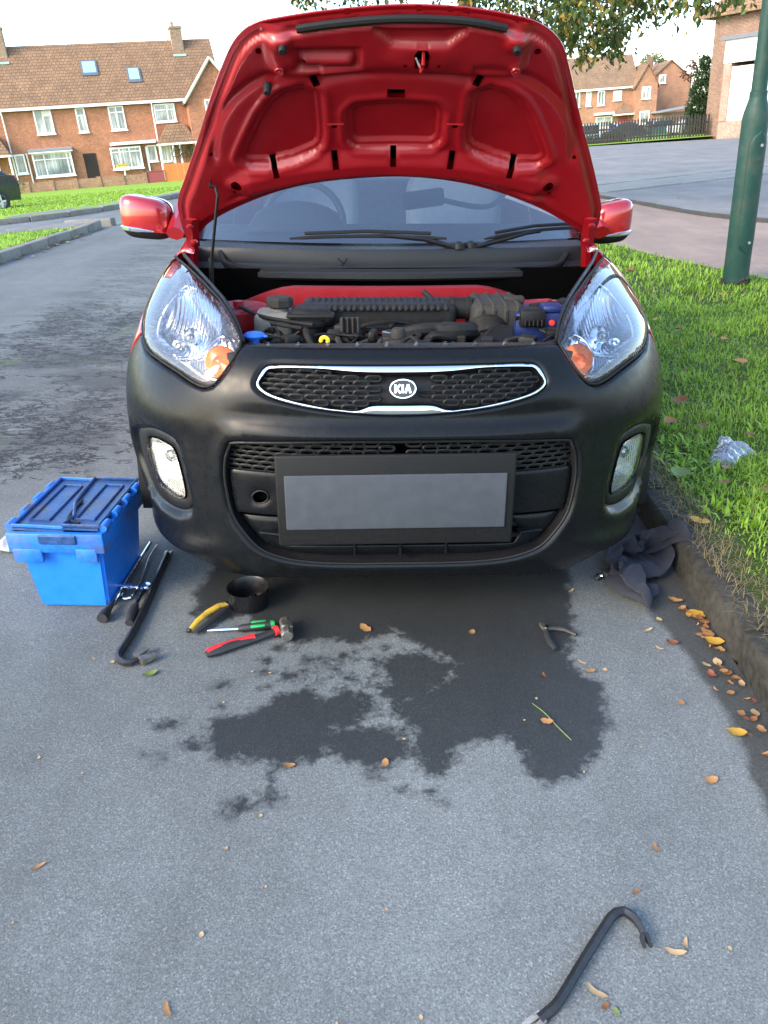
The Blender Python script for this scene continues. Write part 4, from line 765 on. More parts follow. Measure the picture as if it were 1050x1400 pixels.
# headlamps
def head_lamp(sgn):
    H = HEAD if sgn < 0 else mir(HEAD); hl = sm(H, .008); t_ = thing('headlight', None, None); t_.parent = CAR
    V, F, _ = cdt(hl, [], .007, (.003,)); e = pdist(hl, V); np_ob('lens', SP(V[:, 0]/KT, V[:, 1], .001+.008*(1-np.exp(-e/.02))-.005*(1-sst(0, .007, e))), F, MCAR['clear'], t_)
    bead('seal', hl, -.001, .0034, MCAR['rub'], t_)
    c_ = hl.mean(0); hb = (hl-c_)*.985+c_
    # dished housing behind the lens
    V, F, _ = cdt(hb, [], .0055, (.004,)); e = pdist(hb, V); tq = V[:, 0]*sgn
    cq = np.array([.845*KT, .826]); r = np.hypot((tq-cq[0])/.165, (V[:, 1]-cq[1])/.072); ra = np.hypot((tq-.535*KT)/.046, (V[:, 1]-.770)/.050)
    depth = .012+.03*sst(0, .03, e); bowl = .06*np.clip(1-r**2, 0, 1)**.7; bowl += np.where(r < 1, .0055*np.abs(np.sin(tq*PI/.021))*np.clip(1-r**2, 0, 1)**.3, 0)
    am = .035*np.clip(1-ra**2, 0, 1)**.6; dep = depth+np.maximum(bowl, am)*sst(0, .02, e)
    P_ = SP(V[:, 0]/KT, V[:, 1], -np.clip(dep, 0, .1)); cF = V[F].mean(1); ct = cF[:, 0]*sgn; rF = np.hypot((ct-cq[0])/.165, (cF[:, 1]-cq[1])/.072); aF = np.hypot((ct-.535*KT)/.046, (cF[:, 1]-.770)/.050)
    stripF = (cF[:, 1] < .775+.0*ct) & (aF > 1.05) & (cF[:, 1] < cq[1]-.035-.02*np.sin((ct-.3)*6))
    kA = aF < 1.0; kB = (rF < 1.0) & ~kA & ~stripF; kS = stripF; kR = ~(kA | kB | kS)
    for nm, k, mt in (('reflector', kB, MCAR['refl']), ('indicator_bowl', kA, MCAR['refl']), ('housing', kR, MCAR['dref']), ('lower_strip', kS, MCAR['hs'])):
        if k.sum(): np_ob(nm, P_, F[k], mt, t_)
    # ring edges, bulbs
    def P1(tt, z, off): return Vector(SP(sgn*tt, z, off))
    ring = [(.845*KT+.165*math.cos(a), .826+.072*math.sin(a)) for a in np.linspace(0, 2*PI, 64, endpoint=False)]; ring = [p for p in ring if inside(hb*np.array([1, 1]), np.array([[p[0]*sgn, p[1]]]))[0] and sdist(hb, np.array([[p[0]*sgn, p[1]]]))[0] < -.008]
    if len(ring) > 3: B().tube([tuple(SP(sgn*a/KT, z, -.036)) for a, z in ring], .0035, 6).ob('reflector_edge', MCAR['refl'], t_)
    ra_ = [(.535*KT+.046*math.cos(a), .770+.050*math.sin(a)) for a in np.linspace(0, 2*PI, 40, endpoint=False)]; ra_ = [p for p in ra_ if sdist(hb, np.array([[p[0]*sgn, p[1]]]))[0] < -.006]
    B().tube([tuple(SP(sgn*a/KT, z, -.03)) for a, z in ra_], .003, 6).ob('indicator_edge', MCAR['refl'], t_)
    q = Vector((0, -1, .12)).to_track_quat('Z', 'Y').to_matrix().to_4x4()
    b_ = P1(.83, .832, -.085); B().lathe([(.026, 0), (.0255, .02), (.017, .034), (.0165, .028), (.0, .02)], tuple(b_), 20, q).ob('bulb_shield', MCAR['refl'], t_); B().lathe([(.011, .02), (.0105, .038), (.007, .043), (0, .044)], tuple(b_), 14, q).ob('bulb', MCAR['dref'], t_)
    B().lathe([(.013, 0), (.0125, .02), (.007, .022), (0, .02)], tuple(P1(.9, .80, -.07)), 14, q).ob('side_bulb', MCAR['refl'], t_)
    a_ = P1(.535, .772, -.042); ab = B()
    ab.lathe([(.032, -.01), (.044, .0), (.042, .007), (.033, .015), (.021, .021), (.013, .018), (0, .010)], tuple(a_), 14, q); ab.ob('indicator', MCAR['amber'], t_, 20)
    for k in range(9):                                           # facets that break the reflections up
        a = k*.7; r_ = .014+.022*(k % 3)/2; B().rbox(tuple(a_+q @ Vector((r_*math.cos(a), r_*math.sin(a), .021-.006*(k % 3)))), (.009, .006, .004), .0015, 1, Matrix.Rotation(a*1.7, 4, 'Y')).ob('indicator_facet', (MCAR['amber'], MCAR['refl'], MCAR['amb2'])[k % 3], t_)
    # inner shut line strip: the wing edge beside the lamp
    e_ = [(-.43, .803), (-.47, .83), (-.52, .852), (-.59, .872), (-.69, .89), (-.81, .905), (-.97, .918), (-1.2, .926)]; B().tube([tuple(SP(-sgn*t*-1 if False else (t if sgn < 0 else -t), z, -.010)) for t, z in e_], .0062, 6, flat=1.3).ob('lamp_gasket', MCAR['blk'], t_)
    return t_
MCAR['hs'] = tex_lens('ribbed_strip', 38, 3); MCAR['hs'].node_tree.nodes['Principled BSDF'].inputs['Base Color'].default_value = (.3, .32, .34, 1); MCAR['amb2'] = M('pale_amber', (.8, .25, .03), .15, .3, .2, 60)
for s_ in (-1, 1): head_lamp(s_)
# front wings
for sgn in (-1, 1):
    arch2 = [(-inv_t(WC[0]+WR*math.cos(a), WC[1]+WR*math.sin(a)), WC[1]+WR*math.sin(a)) for a in np.linspace(PI*.61, -.12, 14)]
    L = [(-1.14, .77)]+[(-1.2, .79), (-1.3, .815), (-1.40, .85), (-1.42, .884), (-1.405, .912), (-1.2, .928), (-1.0, .935), (-1.05, .948), (-1.4, .952), (-1.8, .952), (-2.2, .955), (-2.39, .96), (-2.39, .6), (-2.39, .25), (arch2[-1][0], .245)]+arch2[::-1]
    lp2 = resample(to_q(L if sgn < 0 else [(-t, z) for t, z in L][::-1]), .014); V, F, _ = cdt(lp2, [], .03, (.006,)); d = -.005*(1-sst(0, .006, pdist(lp2, V)))
    o = np_ob('front_wing', SP(V[:, 0]/KT, V[:, 1], d), F, MCAR['red'], CAR); m = o.modifiers.new('thickness', 'SOLIDIFY'); m.thickness = .004; m.offset = -1
# body behind: sides, doors, roof, pillars, tail
BR = B()
def side_x(z): return float(cub(np.array(z), ZK, AK)) if z < .95 else None
ZS = [.2, .3, .5, .7, .85, .96]
for sgn in (-1, 1):
    b = B(); ys = np.linspace(1.255, 2.35, 8)
    b.grid(lambda y, z: (sgn*(side_x(min(z, .94))-.012*(y-1.25)+.012), y, z), ys, ZS); o = b.ob('door', MCAR['red'], CAR, 60, fix=False); B().rbox((sgn*.845, 2.15, .8), (.03, .2, .035), .012, 2).ob('handle', MCAR['red'], o)
    b = B(); b.grid(lambda y, z: (sgn*(side_x(min(z, .94))-.012*(y-1.25)+.012-.08*sst(2.9, 3.5, y)), y, z), np.linspace(2.358, 3.5, 10), ZS); b.ob('rear_side', MCAR['red'], CAR, 60, fix=False)
    gl = [(1.62, .975), (2.25, .985), (3.0, 1.02), (3.2, 1.1), (3.0, 1.33), (2.2, 1.41), (2.02, 1.40)]; sx = lambda z: .80-.36*(z-.96)
    b = B(); b.v = [(sgn*(sx(z)-.012), y, z) for y, z in gl]+[(sgn*(sx(z)-.02), y, z) for y, z in gl]; k = len(gl); b.f = [tuple(range(k)), tuple(range(k, 2*k))[::-1]]+[(i, (i+1) % k, k+(i+1) % k, k+i) for i in range(k)]; b.ob('side_window', MC['glass'], CAR, smooth=0)
    b = B(); b.tube(spline([(sgn*.79, 1.2, .955), (sgn*.765, 1.42, 1.08), (sgn*.70, 1.72, 1.28), (sgn*.63, 2.0, 1.42)], .08, False), .034, 8, flat=.8).ob('windscreen_pillar', MCAR['red'], CAR)
    b = B(); b.tube(spline([(sgn*.64, 2.0, 1.42), (sgn*.645, 2.5, 1.43), (sgn*.64, 3.1, 1.36), (sgn*.73, 3.42, 1.0)], .1, False), .045, 8).ob('roof_rail', MCAR['red'], CAR)
    b = B(); b.grid(lambda y, z: (sgn*(.80-.02*z+.012), y, z), np.linspace(1.25, 3.45, 4), [.955, .985]); b.ob('window_line', MCAR['blk'], CAR, fix=False)
    for wy_ in (WC[0], 3.12):
        mt = Matrix.Rotation(PI/2, 4, 'Y'); w = B().lathe([(.16, -.09), (.262, -.085), (.282, -.06), (.285, 0), (.282, .06), (.262, .085), (.16, .09)], (sgn*.70, wy_, .285), 32, mt, cap=False).ob('wheel', MC['tyre'], CAR)
        rb = B(); rb.lathe([(0, sgn*.05), (.17, sgn*.06), (.19, sgn*.088), (.175, sgn*.09)], (sgn*.70, wy_, .285), 24, mt, cap=False)
        for k in range(7): a = k*2*PI/7; rb.rbox((sgn*.768, wy_+.1*math.cos(a), .285+.1*math.sin(a)), (.018, .17, .03), .006, 1, Matrix.Rotation(a, 4, 'X'))
        rb.ob('wheel_trim', MC['rim'], w)
    B().rbox((sgn*.7, 3.45, .95), (.12, .1, .3), .04, 2).ob('tail_light', MC['lamp'], CAR)
B().grid(lambda x, y: (x, y, 1.435+.035*(1-(x/.66)**2)-.02*max(0, y-2.6)**2*3), np.linspace(-.64, .64, 9), np.linspace(1.98, 3.2, 9)).ob('roof', MCAR['red'], CAR, fix=False).modifiers.new('thickness', 'SOLIDIFY').thickness = .03
B().grid(lambda x, v: (x*(.64+.1*(1-v)), 3.22+.27*(1-v)-.04*(x)**2, .96+.42*v), np.linspace(-1, 1, 9), np.linspace(0, 1, 4)).ob('rear_window', MCAR['wsg'], CAR, fix=False)
B().grid(lambda x, z: (x*.76, 3.56-.08*x*x, z), np.linspace(-1, 1, 9), [.2, .4, .7, .96]).ob('tailgate', MCAR['red'], CAR, fix=False)
B().box((0, 2.3, .2), (1.5, 2.3, .06)).ob('floor_pan', MCAR['blk'], CAR, smooth=0)
B().box((0, .68, .16), (1.2, .9, .03)).ob('undertray', MCAR['blk'], CAR, smooth=0)
for sgn in (-1, 1):
    b = B(); b.grid(lambda a, x: (sgn*x, WC[0]+.345*math.cos(a), WC[1]+.345*math.sin(a)), np.linspace(-.1, PI+.2, 14), [.5, .8]); b.ob('arch_liner', MCAR['blk'], CAR, fix=False)
MCAR['cowl'] = M('cowl_plastic', (.012, .013, .0145), .45, 0, .15, 15, spec=.3)
# windscreen, scuttle, wipers
def ws(x, v): return (x*(.735-.10*v), 1.17+.82*v+.06*(1-abs(x))*0+.10*x*x*(1-v)-.0, .93+.50*v+.0*x)
def wsc(x, v): p = ws(x, v); return (p[0], p[1]-.07*(1-x*x), p[2])
B().grid(wsc, np.linspace(-1, 1, 21), np.linspace(0, 1, 9)).ob('windscreen', MCAR['wsg'], CAR, fix=False)
sc_ = B(); xs_ = np.linspace(-.72, .72, 25); prof_ = [(1.2, .925), (1.14, .922), (1.085, .918), (1.078, .905), (1.078, .868), (1.06, .850)]
sc_.grid(lambda x, i: (x, prof_[int(i)][0]-.10*(1-(x/.74)**2)*(1 if i > 1 else .8)+.045, prof_[int(i)][1]-.0*x), xs_, range(len(prof_))); so_ = sc_.ob('scuttle_panel', MCAR['cowl'], CAR, 40, fix=False)
SEAL = [(-.61, 1.10, .903), (-.595, 1.07, .873), (-.54, 1.04, .857), (-.4, 1.0, .851), (0, .965, .85), (.4, 1.0, .849), (.56, 1.045, .853), (.62, 1.07, .868), (.645, 1.10, .893)]
for dz, r in ((0, .012), (-.019, .010)): B().tube(spline([(x*(.99 if dz else 1), y, z+dz) for x, y, z in SEAL], .04, False), r, 8).ob('rubber_seal', MCAR['rub'], so_)
B().tube(spline([(x*.96, y-.01, .838) for x, y, z in SEAL], .05, False), .011, 6, flat=1.5).ob('scuttle_ledge', MCAR['cowl'], so_)
clp = B(); clp.lathe([(.007, 0), (.007, .006), (0, .007)], (-.168, 1.005, .873), 10, Matrix.Rotation(PI/2, 4, 'X')); 
for s_ in (-1, 1): clp.tube([(-.168, 1.0, .874), (-.168+s_*.017, .996, .893)], .0022, 5)
clp.ob('washer_jet', MCAR['blk'], so_)
B().grid(lambda x, z: (x, 1.0+.0*z, z), np.linspace(-.7, .7, 3), [.2, .86]).ob('bulkhead', MCAR['hole'], CAR, fix=False)  # painted near black so the gap under the scuttle reads as shade
def wiper(p0, p1, arm):
    w = thing('wiper', None, None); w.parent = CAR; p0, p1 = Vector(p0), Vector(p1); n = 9
    B().tube([p0.lerp(p1, k/n)+Vector((0, -.012, .012+.008*math.sin(PI*k/n))) for k in range(n+1)], [.006]+[.010]*(n-1)+[.006], 6, flat=.6).ob('blade', MCAR['rub'], w); B().tube([p0.lerp(p1, .1)+Vector((0, -.02, .03)), p0.lerp(p1, .5)+Vector((0, -.025, .038)), p0.lerp(p1, .9)+Vector((0, -.02, .03))], .006, 6).ob('blade_spine', MCAR['blk'], w)
    B().tube([Vector(a) for a in arm], [.016, .013, .010, .008][:len(arm)], 8, flat=.7).ob('arm', MCAR['blk'], w); B().lathe([(.022, 0), (.02, .018), (.01, .024), (0, .025)], arm[0], 14).ob('pivot', MCAR['blk'], w)
wiper((-.36, 1.12, .935), (.20, 1.06, .940), [(.245, 1.05, .918), (.12, 1.055, .95), (-.02, 1.07, .96), (-.07, 1.09, .958)])
wiper((.34, 1.09, .935), (.70, 1.2, .962), [(.29, 1.07, .918), (.40, 1.09, .942), (.5, 1.12, .963), (.55, 1.14, .966)])
# cabin seen through the glass
B().add([(-.7, 1.2, .90), (.7, 1.2, .90), (.7, 1.55, .955), (-.7, 1.55, .955), (.7, 1.72, .9), (-.7, 1.72, .9), (.7, 1.78, .55), (-.7, 1.78, .55)], [(0, 1, 2, 3), (3, 2, 4, 5), (5, 4, 6, 7)]).ob('dashboard', MCAR['dash'], CAR, 40, fix=False)
bn = B(); bn.grid(lambda x, a: (-.36+x*.2, 1.45+.09*math.cos(a), .945+.105*math.sin(a)*math.sqrt(max(0, 1-x*x))), np.linspace(-1, 1, 11), np.linspace(0, PI, 7)); bn.ob('instrument_hood', MCAR['dash'], CAR, fix=False)
ws_ = [(-.36+.175*math.cos(a), 1.80+.08*math.sin(a), .93+.165*math.sin(a)) for a in np.linspace(0, 2*PI, 32, endpoint=False)]; st = B().tube(ws_, .016, 8, closed=True).ob('steering_wheel', MCAR['dash'], CAR); B().rbox((-.36, 1.8, .92), (.14, .05, .11), .03, 2).box((-.36, 1.8, .93), (.32, .02, .03)).ob('wheel_hub', MCAR['dash'], st)
for x in (-.36, .36):
    s0 = B().rbox((x, 2.3, .78), (.48, .16, .68), .07, 3, Matrix.Rotation(-.25, 4, 'X')).ob('front_seat', MCAR['seat'], CAR); B().rbox((x, 2.45, 1.18), (.26, .1, .17), .04, 3, Matrix.Rotation(-.2, 4, 'X')).ob('headrest', MCAR['seat'], s0); B().rbox((x, 2.02, .46), (.48, .5, .14), .05, 3).ob('seat_cushion', MCAR['seat'], s0)
B().rbox((0, 3.0, .75), (1.25, .16, .65), .07, 3, Matrix.Rotation(-.25, 4, 'X')).ob('rear_seat', MCAR['seat'], CAR)
rv = B().rbox((.155, 1.62, 1.045), (.175, .04, .07), .015, 2, Matrix.Rotation(-.12, 4, 'Y')).ob('rear_view_mirror', MCAR['blk'], CAR); B().tube(spline([(.24, 1.62, 1.04), (.34, 1.63, 1.018), (.43, 1.66, 1.012), (.49, 1.7, 1.04), (.54, 1.76, 1.10)], .03, False), .011, 8).ob('mirror_stalk', MCAR['blk'], rv)
# door mirrors
def door_mirror(sgn, c, w, h):
    r = thing('door_mirror', None, None); r.parent = CAR; cx, cy, cz_ = c
    def sup(a, b, z_lo=None):
        e = .5; C = lambda q: np.sign(math.cos(q))*abs(math.cos(q))**e; Sn = lambda q: np.sign(math.sin(q))*abs(math.sin(q))**e
        x = w/2*C(b)*C(a); z = h/2*Sn(b); y = .062*C(b)*Sn(a); taper = 1+.05*(x*sgn)/(w/2); return (cx+x, cy+y-(.02 if y < 0 else 0)+.015*abs(x/(w/2))**2, cz_+z*taper+(.012*(x*sgn)/(w/2)))
    zl = -.42
    bl = math.asin(zl) if False else -.36
    B().grid(lambda a, b: sup(a, b), np.linspace(0, 2*PI, 33), np.linspace(bl, PI/2, 12)).ob('mirror_cap', MCAR['red'], r); B().grid(lambda a, b: sup(a, b), np.linspace(0, 2*PI, 33), np.linspace(-PI/2, bl, 7)).ob('mirror_base', MCAR['blk'], r)
    li_ = [sup(a, bl+.05) for a in (np.linspace(PI, 1.55*PI, 9) if sgn < 0 else np.linspace(1.45*PI, 2*PI, 9))]; cc = Vector(c); li_ = [tuple(cc+(Vector(p)-cc)*1.012) for p in li_]; B().tube(li_, [.002]+[.007]*7+[.002], 6, flat=1.2).ob('indicator_strip', MCAR['chrome'], r)
    B().tube([(cx-sgn*w*.3, cy+.01, cz_-h*.38), (cx-sgn*(w*.5+.05), cy+.02, cz_-h*.40), (sgn*.775, cy+.04, cz_-h*.36)], [.03, .03, .04], 10, flat=.6).ob('mirror_arm', MCAR['blk'], r)
door_mirror(-1, (-.908, 1.30, 1.004), .185, .148); door_mirror(1, (.845, 1.30, .985), .155, .150)
# ------------------------------------------------------------------ the open bonnet
HP = np.array([0, 1.03, .93]); HA = math.radians(45); HD = np.array([0, -math.cos(HA), math.sin(HA)]); HN = np.array([0, math.sin(HA), math.cos(HA)])
def hood_p(a, b, h):                                          # a across, b from hinge to front edge, h down from the outer skin
    a = np.asarray(a, float); b = np.asarray(b, float); cr = .035*(1-(a/.7)**2)+.03*np.sin(np.clip((b-.05)/.84, 0, 1)*PI)*.6-.02
    return HP+a[..., None]*np.array([1., 0, 0])+b[..., None]*HD+(cr-np.asarray(h))[..., None]*HN
HO = [(-.686, .055), (-.70, .12), (-.697, .19), (-.685, .25), (-.65, .32), (-.586, .452), (-.515, .609), (-.452, .735), (-.41, .8), (-.36, .838), (-.28, .855), (-.154, .872), (0, .884), (.154, .880), (.28, .862), (.36, .838), (.42, .79), (.460, .715), (.528, .56), (.60, .409), (.672, .25), (.692, .19), (.697, .12), (.686, .055), (.638, .10), (.579, .138), (.468, .199), (.339, .250), (.194, .288), (.018, .305), (-.194, .291), (-.341, .262), (-.489, .205), (-.610, .135)]
HOo = resample(spline(HO, .02), .012)
HOOD = thing('bonnet', None, None); HOOD.parent = CAR
WL = [(-.224, .632), (-.257, .645), (-.298, .634), (-.337, .607), (-.373, .557), (-.405, .498), (-.434, .442), (-.448, .414), (-.43, .402), (-.378, .402), (-.302, .421), (-.245, .446), (-.230, .461), (-.224, .50)]
WCn = [(-.121, .565), (-.105, .584), (-.043, .590), (0, .591), (.043, .590), (.105, .584), (.121, .565), (.121, .475), (.108, .461), (0, .461), (-.108, .461), (-.121, .475)]
Wl, Wr, Wc = resample(WL, .010), resample([(-x, y) for x, y in WL[::-1]], .010), resample(WCn, .010)
def offs(L, r):
    nx = np.roll(L, -1, 0)-np.roll(L, 1, 0); nn = np.stack([nx[:, 1], -nx[:, 0]], 1); nn /= np.linalg.norm(nn, axis=1)[:, None]; a = L+nn*r; b = L-nn*r
    return a if pdist(L, a).min() >= 0 and inside(L, a).mean() < .5 else b
def rect(c, w, h, r=0.): ca, sa = math.cos(r), math.sin(r); return np.array([(c[0]+x*ca-y*sa, c[1]+x*sa+y*ca) for x, y in ((-w/2, -h/2), (w/2, -h/2), (w/2, h/2), (-w/2, h/2))])
circ = lambda c, r, n=14: np.array([(c[0]+r*math.cos(2*PI*k/n), c[1]+r*math.sin(2*PI*k/n)) for k in range(n)])
slots = [rect((-.220, .68), .020, .034, .35), rect((.220, .68), .020, .034, -.35), rect((0, .638), .048, .024)]
slots += [rect((x, .438-.28*x*x-.022), .018, .052, -x*.5) for x in (-.362, -.177, -.002, .174, .361)]
latch = resample([(.045, .735), (.08, .735), (.083, .775), (.075, .79), (.05, .79), (.042, .775)], .01)
rounds = [circ((-.356, .780), .0085), circ((.36, .780), .0085), circ((-.174, .525), .0085), circ((.174, .525), .0085), circ((-.488, .318), .017), circ((.488, .312), .017), circ((.02, .742), .005, 8), (circ((.108, .742), .005, 8)), circ((-.545, .43), .006, 8), circ((.545, .42), .006, 8), circ((-.243, .748), .005, 8), circ((-.223, .652), .006, 8), circ((.223, .652), .006, 8), circ((-.50, .285), .006, 8), circ((.50, .28), .006, 8)]
KEEP = [L for w in (Wl, Wr, Wc) for L in (w, offs(w, .004), offs(w, .017), offs(w, .023))]
V, F, _ = cdt(HOo, slots+[latch]+rounds, .0068, (.004,), keep=KEEP)
a_, b_ = V[:, 0], V[:, 1]; h = np.full(len(V), .034); E_ = pdist(HOo, V)
wd = np.minimum(np.minimum(sdist(Wl, V), sdist(Wr, V)), sdist(Wc, V))
h += .006*np.exp(-((wd-.034)/.008)**2)                        # swelling round the windows
h -= .014*(1-sst(.0165, .0235, wd)); h -= .014*(1-sst(.0005, .0038, wd))          # stepped flange, then the bare skin
br_ = .438-.28*a_*a_; e = b_-br_; side = 1-sst(.44, .5, abs(a_))
h += .030*np.clip(-e/.045, 0, 1)**.9*side*sst(.02, .05, E_)                                # rear rail stands proud, its upper face catches the sky
h -= .018*np.exp(-((b_-(.335-.32*a_*a_))/.012)**2)*sst(.3, .2, abs(a_)-.25)
h += .014*sst(.695, .71, b_)*(1-sst(.31, .35, abs(a_)))
pil = sdist(resample([(-.262, .722), (-.10, .722), (-.10, .785), (-.262, .785)], .01), V); h -= .024*(1-sst(-.006, .010, pil)); pil2 = sdist(resample([(-.245, .733), (-.12, .733), (-.12, .757), (-.245, .757)], .01), V); h += .022*(1-sst(-.008, .012, pil2))
tz = sdist(resample([(-.06, .842), (.17, .842), (.125, .803), (-.015, .803)], .01), V); h -= .02*(1-sst(-.003, .009, tz)); h += .012*np.exp(-(np.hypot((a_-.062)/.09, (b_-.762)/.05))**4)
h -= .016*np.exp(-((b_-.69-.02*np.cos(a_*9))/.016)**2)*(1-sst(.2, .3, abs(a_)))       # cross channel behind the latch
for s_ in (-1, 1):
    ar = np.hypot((a_-s_*.235)*1.0, (b_-.40)*.95); h -= .012*np.exp(-((ar-.305)/.014)**2)*sst(.38, .45, b_)*(a_*s_ > .2)     # bent channel outside the windows
    h += .012*np.exp(-(np.hypot(a_-s_*.488, b_-.316)/.03)**4); h += .016*np.exp(-(np.hypot(a_-s_*.298, b_-.812)/.026)**4); h += .006*np.exp(-(np.hypot(a_-s_*.31, b_-.726)/.017)**4)
    sr = abs(a_-s_*(.69-.30*(b_-.2)/.6))
h += .0015*np.sin(a_*23+b_*9)*np.sin(b_*31)*sst(.02, .05, E_)
h -= .026*(1-sst(.020, .034, E_)); h += .005*np.exp(-((E_-.012)/.006)**2)
h = np.where(E_ > .034, .027+(h-.034)*.78, h*.8)
inner_panel = np_ob('inner_panel', hood_p(a_, b_, h), F, MCAR['inner'], HOOD, flip=False)
V2, F2, _ = cdt(HOo, [], .03, (.006,)); sk_ = np_ob('outer_skin', hood_p(V2[:, 0], V2[:, 1], np.full(len(V2), -.002)), F2, MCAR['red'], HOOD); m = sk_.modifiers.new('thickness', 'SOLIDIFY'); m.thickness = .003; m.offset = 1
for nm, L in [('slot_shade_plate', s_) for s_ in slots]+[('latch_shade_plate', latch)]+[('hole', c) for c in rounds]:
    big_ = (np.asarray(L)-np.mean(L, 0))*1.12+np.mean(L, 0); dp_ = .012
    a3 = hood_p(big_[:, 0], big_[:, 1], np.full(len(big_), .012)); np_ob(nm, a3, [tuple(range(len(big_)))], MCAR['hole'], HOOD, smooth=0)  # black plates behind the cut-outs, painted as the unlit cavity's shade
sp_ = spline([(-.253, .846), (-.154, .86), (0, .872), (.16, .868), (.268, .850)], .03, False); B().tube([tuple(hood_p(x, y, .034)) for x, y in sp_], .0095, 8).ob('front_seal', MCAR['rub'], HOOD)
nq = Vector(-HN).to_track_quat('Z', 'Y').to_matrix().to_4x4()
for x, y in ((-.292, .806), (-.346, .68), (.300, .806)): B().lathe([(.012, -.01), (.012, .003), (.010, .006), (.010, .016), (.008, .019), (0, .019)], tuple(hood_p(x, y, .046)), 14, nq).ob('rubber_stop', MCAR['rub'], HOOD)
for x in (-.309, .312): B().lathe([(.013, 0), (.011, .004), (.004, .003), (0, .006)], tuple(hood_p(x, .726, .040)), 14, nq).ob('clip', MCAR['inner'], HOOD)
for x in (-.17, .17): B().tube([tuple(hood_p(x-.024, .549, .046)), tuple(hood_p(x+.024, .549, .046))], .0028, 5).ob('stiffening_rib', MCAR['inner'], HOOD)
B().tube([tuple(hood_p(.058, .745, .03)), tuple(hood_p(.060, .752, .075)), tuple(hood_p(.064, .772, .075)), tuple(hood_p(.066, .784, .03))], .0045, 6).ob('striker', MCAR['inner'], HOOD); B().tube([tuple(hood_p(.046, .765, .04)), tuple(hood_p(.062, .742, .06))], .0035, 5).ob('striker_hook', MCAR['satin'], HOOD)
for s_ in (-1, 1):                                            # hinge arms down to the scuttle
    b = B(); p0 = hood_p(s_*.655, .19, .036); p1 = hood_p(s_*.675, .06, .03); p2 = np.array([s_*.70, 1.02, .84]); nn = 3
    for q0, q1, w in ((p0, p1, .022), (p1, p2, .017)):
        b.tube([tuple(q0), tuple((q0+q1)/2), tuple(q1)], w, 4, flat=.3)
    hg = b.ob('hinge', MCAR['inner'], HOOD, smooth=0)
    for y in (.10, .17): B().lathe([(.011, 0), (.011, .008), (.006, .010), (0, .010)], tuple(hood_p(s_*.662, y, .044)), 6, nq).ob('hinge_bolt', MCAR['inner'], hg)
pr_ = B(); top = hood_p(-.545, .336, .044); pr_.tube([tuple(hood_p(-.566, .332, .03)), tuple(hood_p(-.562, .34, .055)), tuple(hood_p(-.548, .336, .055)), tuple(top+np.array([.004, -.02, -.03])), (-.60, .85, .90)], [.005]*5, 8); pr_.ob('prop_rod', MCAR['blk'], CAR); B().tube([(-.5985, .846, .915), (-.606, .85, .82)], .0085, 8).ob('prop_grip', MCAR['rub'], CAR)
# ------------------------------------------------------------------ the engine bay
def red_ridge(y, z0, amp): pass
b = B(); b.grid(lambda x, z: (x, .86-.06*(1-(x/.6)**2), z*(.823-.085*sst(.30, .62, abs(x+.02)))+(1-z)*.5), np.linspace(-.62, .62, 31), [0, .5, 1]); b.grid(lambda x, k: (x, .86-.06*(1-(x/.6)**2)+.05*k, .823-.085*sst(.30, .62, abs(x+.02))), np.linspace(-.62, .62, 31), [0, 1]); b.ob('front_bulkhead', MCAR['inner'], CAR, 60, fix=False)
for sgn in (-1, 1):
    b = B(); b.grid(lambda y, k: (sgn*(.50+.06*k+.10*sst(.3, .8, y)), y, .80-.10*(1-k)+.02*math.sin(y*9)), np.linspace(.50, .9, 8), np.linspace(0, 1, 4)); b.grid(lambda y, z: (sgn*(.50+.10*sst(.3, .8, y)), y, z), np.linspace(.50, .9, 8), [.4, .70+.02]); b.ob('inner_wing', MCAR['inner'], CAR, 60, fix=False)
    B().lathe([(.02, 0), (.09, .01), (.10, .0), (.10, -.05)], (sgn*.50, .72, .775), 20).lathe([(.018, 0), (.018, .02), (0, .022)], (sgn*.5, .72, .78), 8).ob('strut_top', MCAR['inner'], CAR)
B().box((0, .55, .42), (1.1, .8, .02)).ob('bay_floor', MCAR['hole'], CAR, smooth=0)
B().rbox((0, .185, .768), (.86, .07, .03), .01, 2).box((0, .17, .72), (.9, .02, .1)).ob('front_panel', MCAR['dusty'], CAR)
# intake manifold with ribbed top
mf = B(); mf.rbox((-.05, .575, .784), (.47, .14, .082), .02, 3); mo = mf.ob('intake_manifold', MCAR['eng'], CAR)
rbp = B().rbox((0, 0, 0), (.013, .125, .012), .004, 1).ob('rib', MCAR['eng'], mo)
for k in range(22):
    o = rbp if k == 0 else rbp.copy()
    if k: COL.objects.link(o); o.parent = mo
    o.location = (-.255+k*.0192, .548, .8205); o.rotation_euler = (.10, 0, random.uniform(-.04, .04))
B().rbox((-.05, .505, .758), (.50, .05, .02), .006, 2).ob('flange', MCAR['eng'], mo); B().rbox((-.25, .505, .795), (.13, .12, .055), .025, 3).ob('end_cap', MCAR['eng'], mo); B().rbox((-.25, .46, .806), (.14, .05, .012), .005, 2).ob('cap_lip', MCAR['eng'], mo)
B().rbox((-.05, .47, .70), (.52, .05, .09), .01, 1).ob('engine_block', MCAR['blk'], CAR)
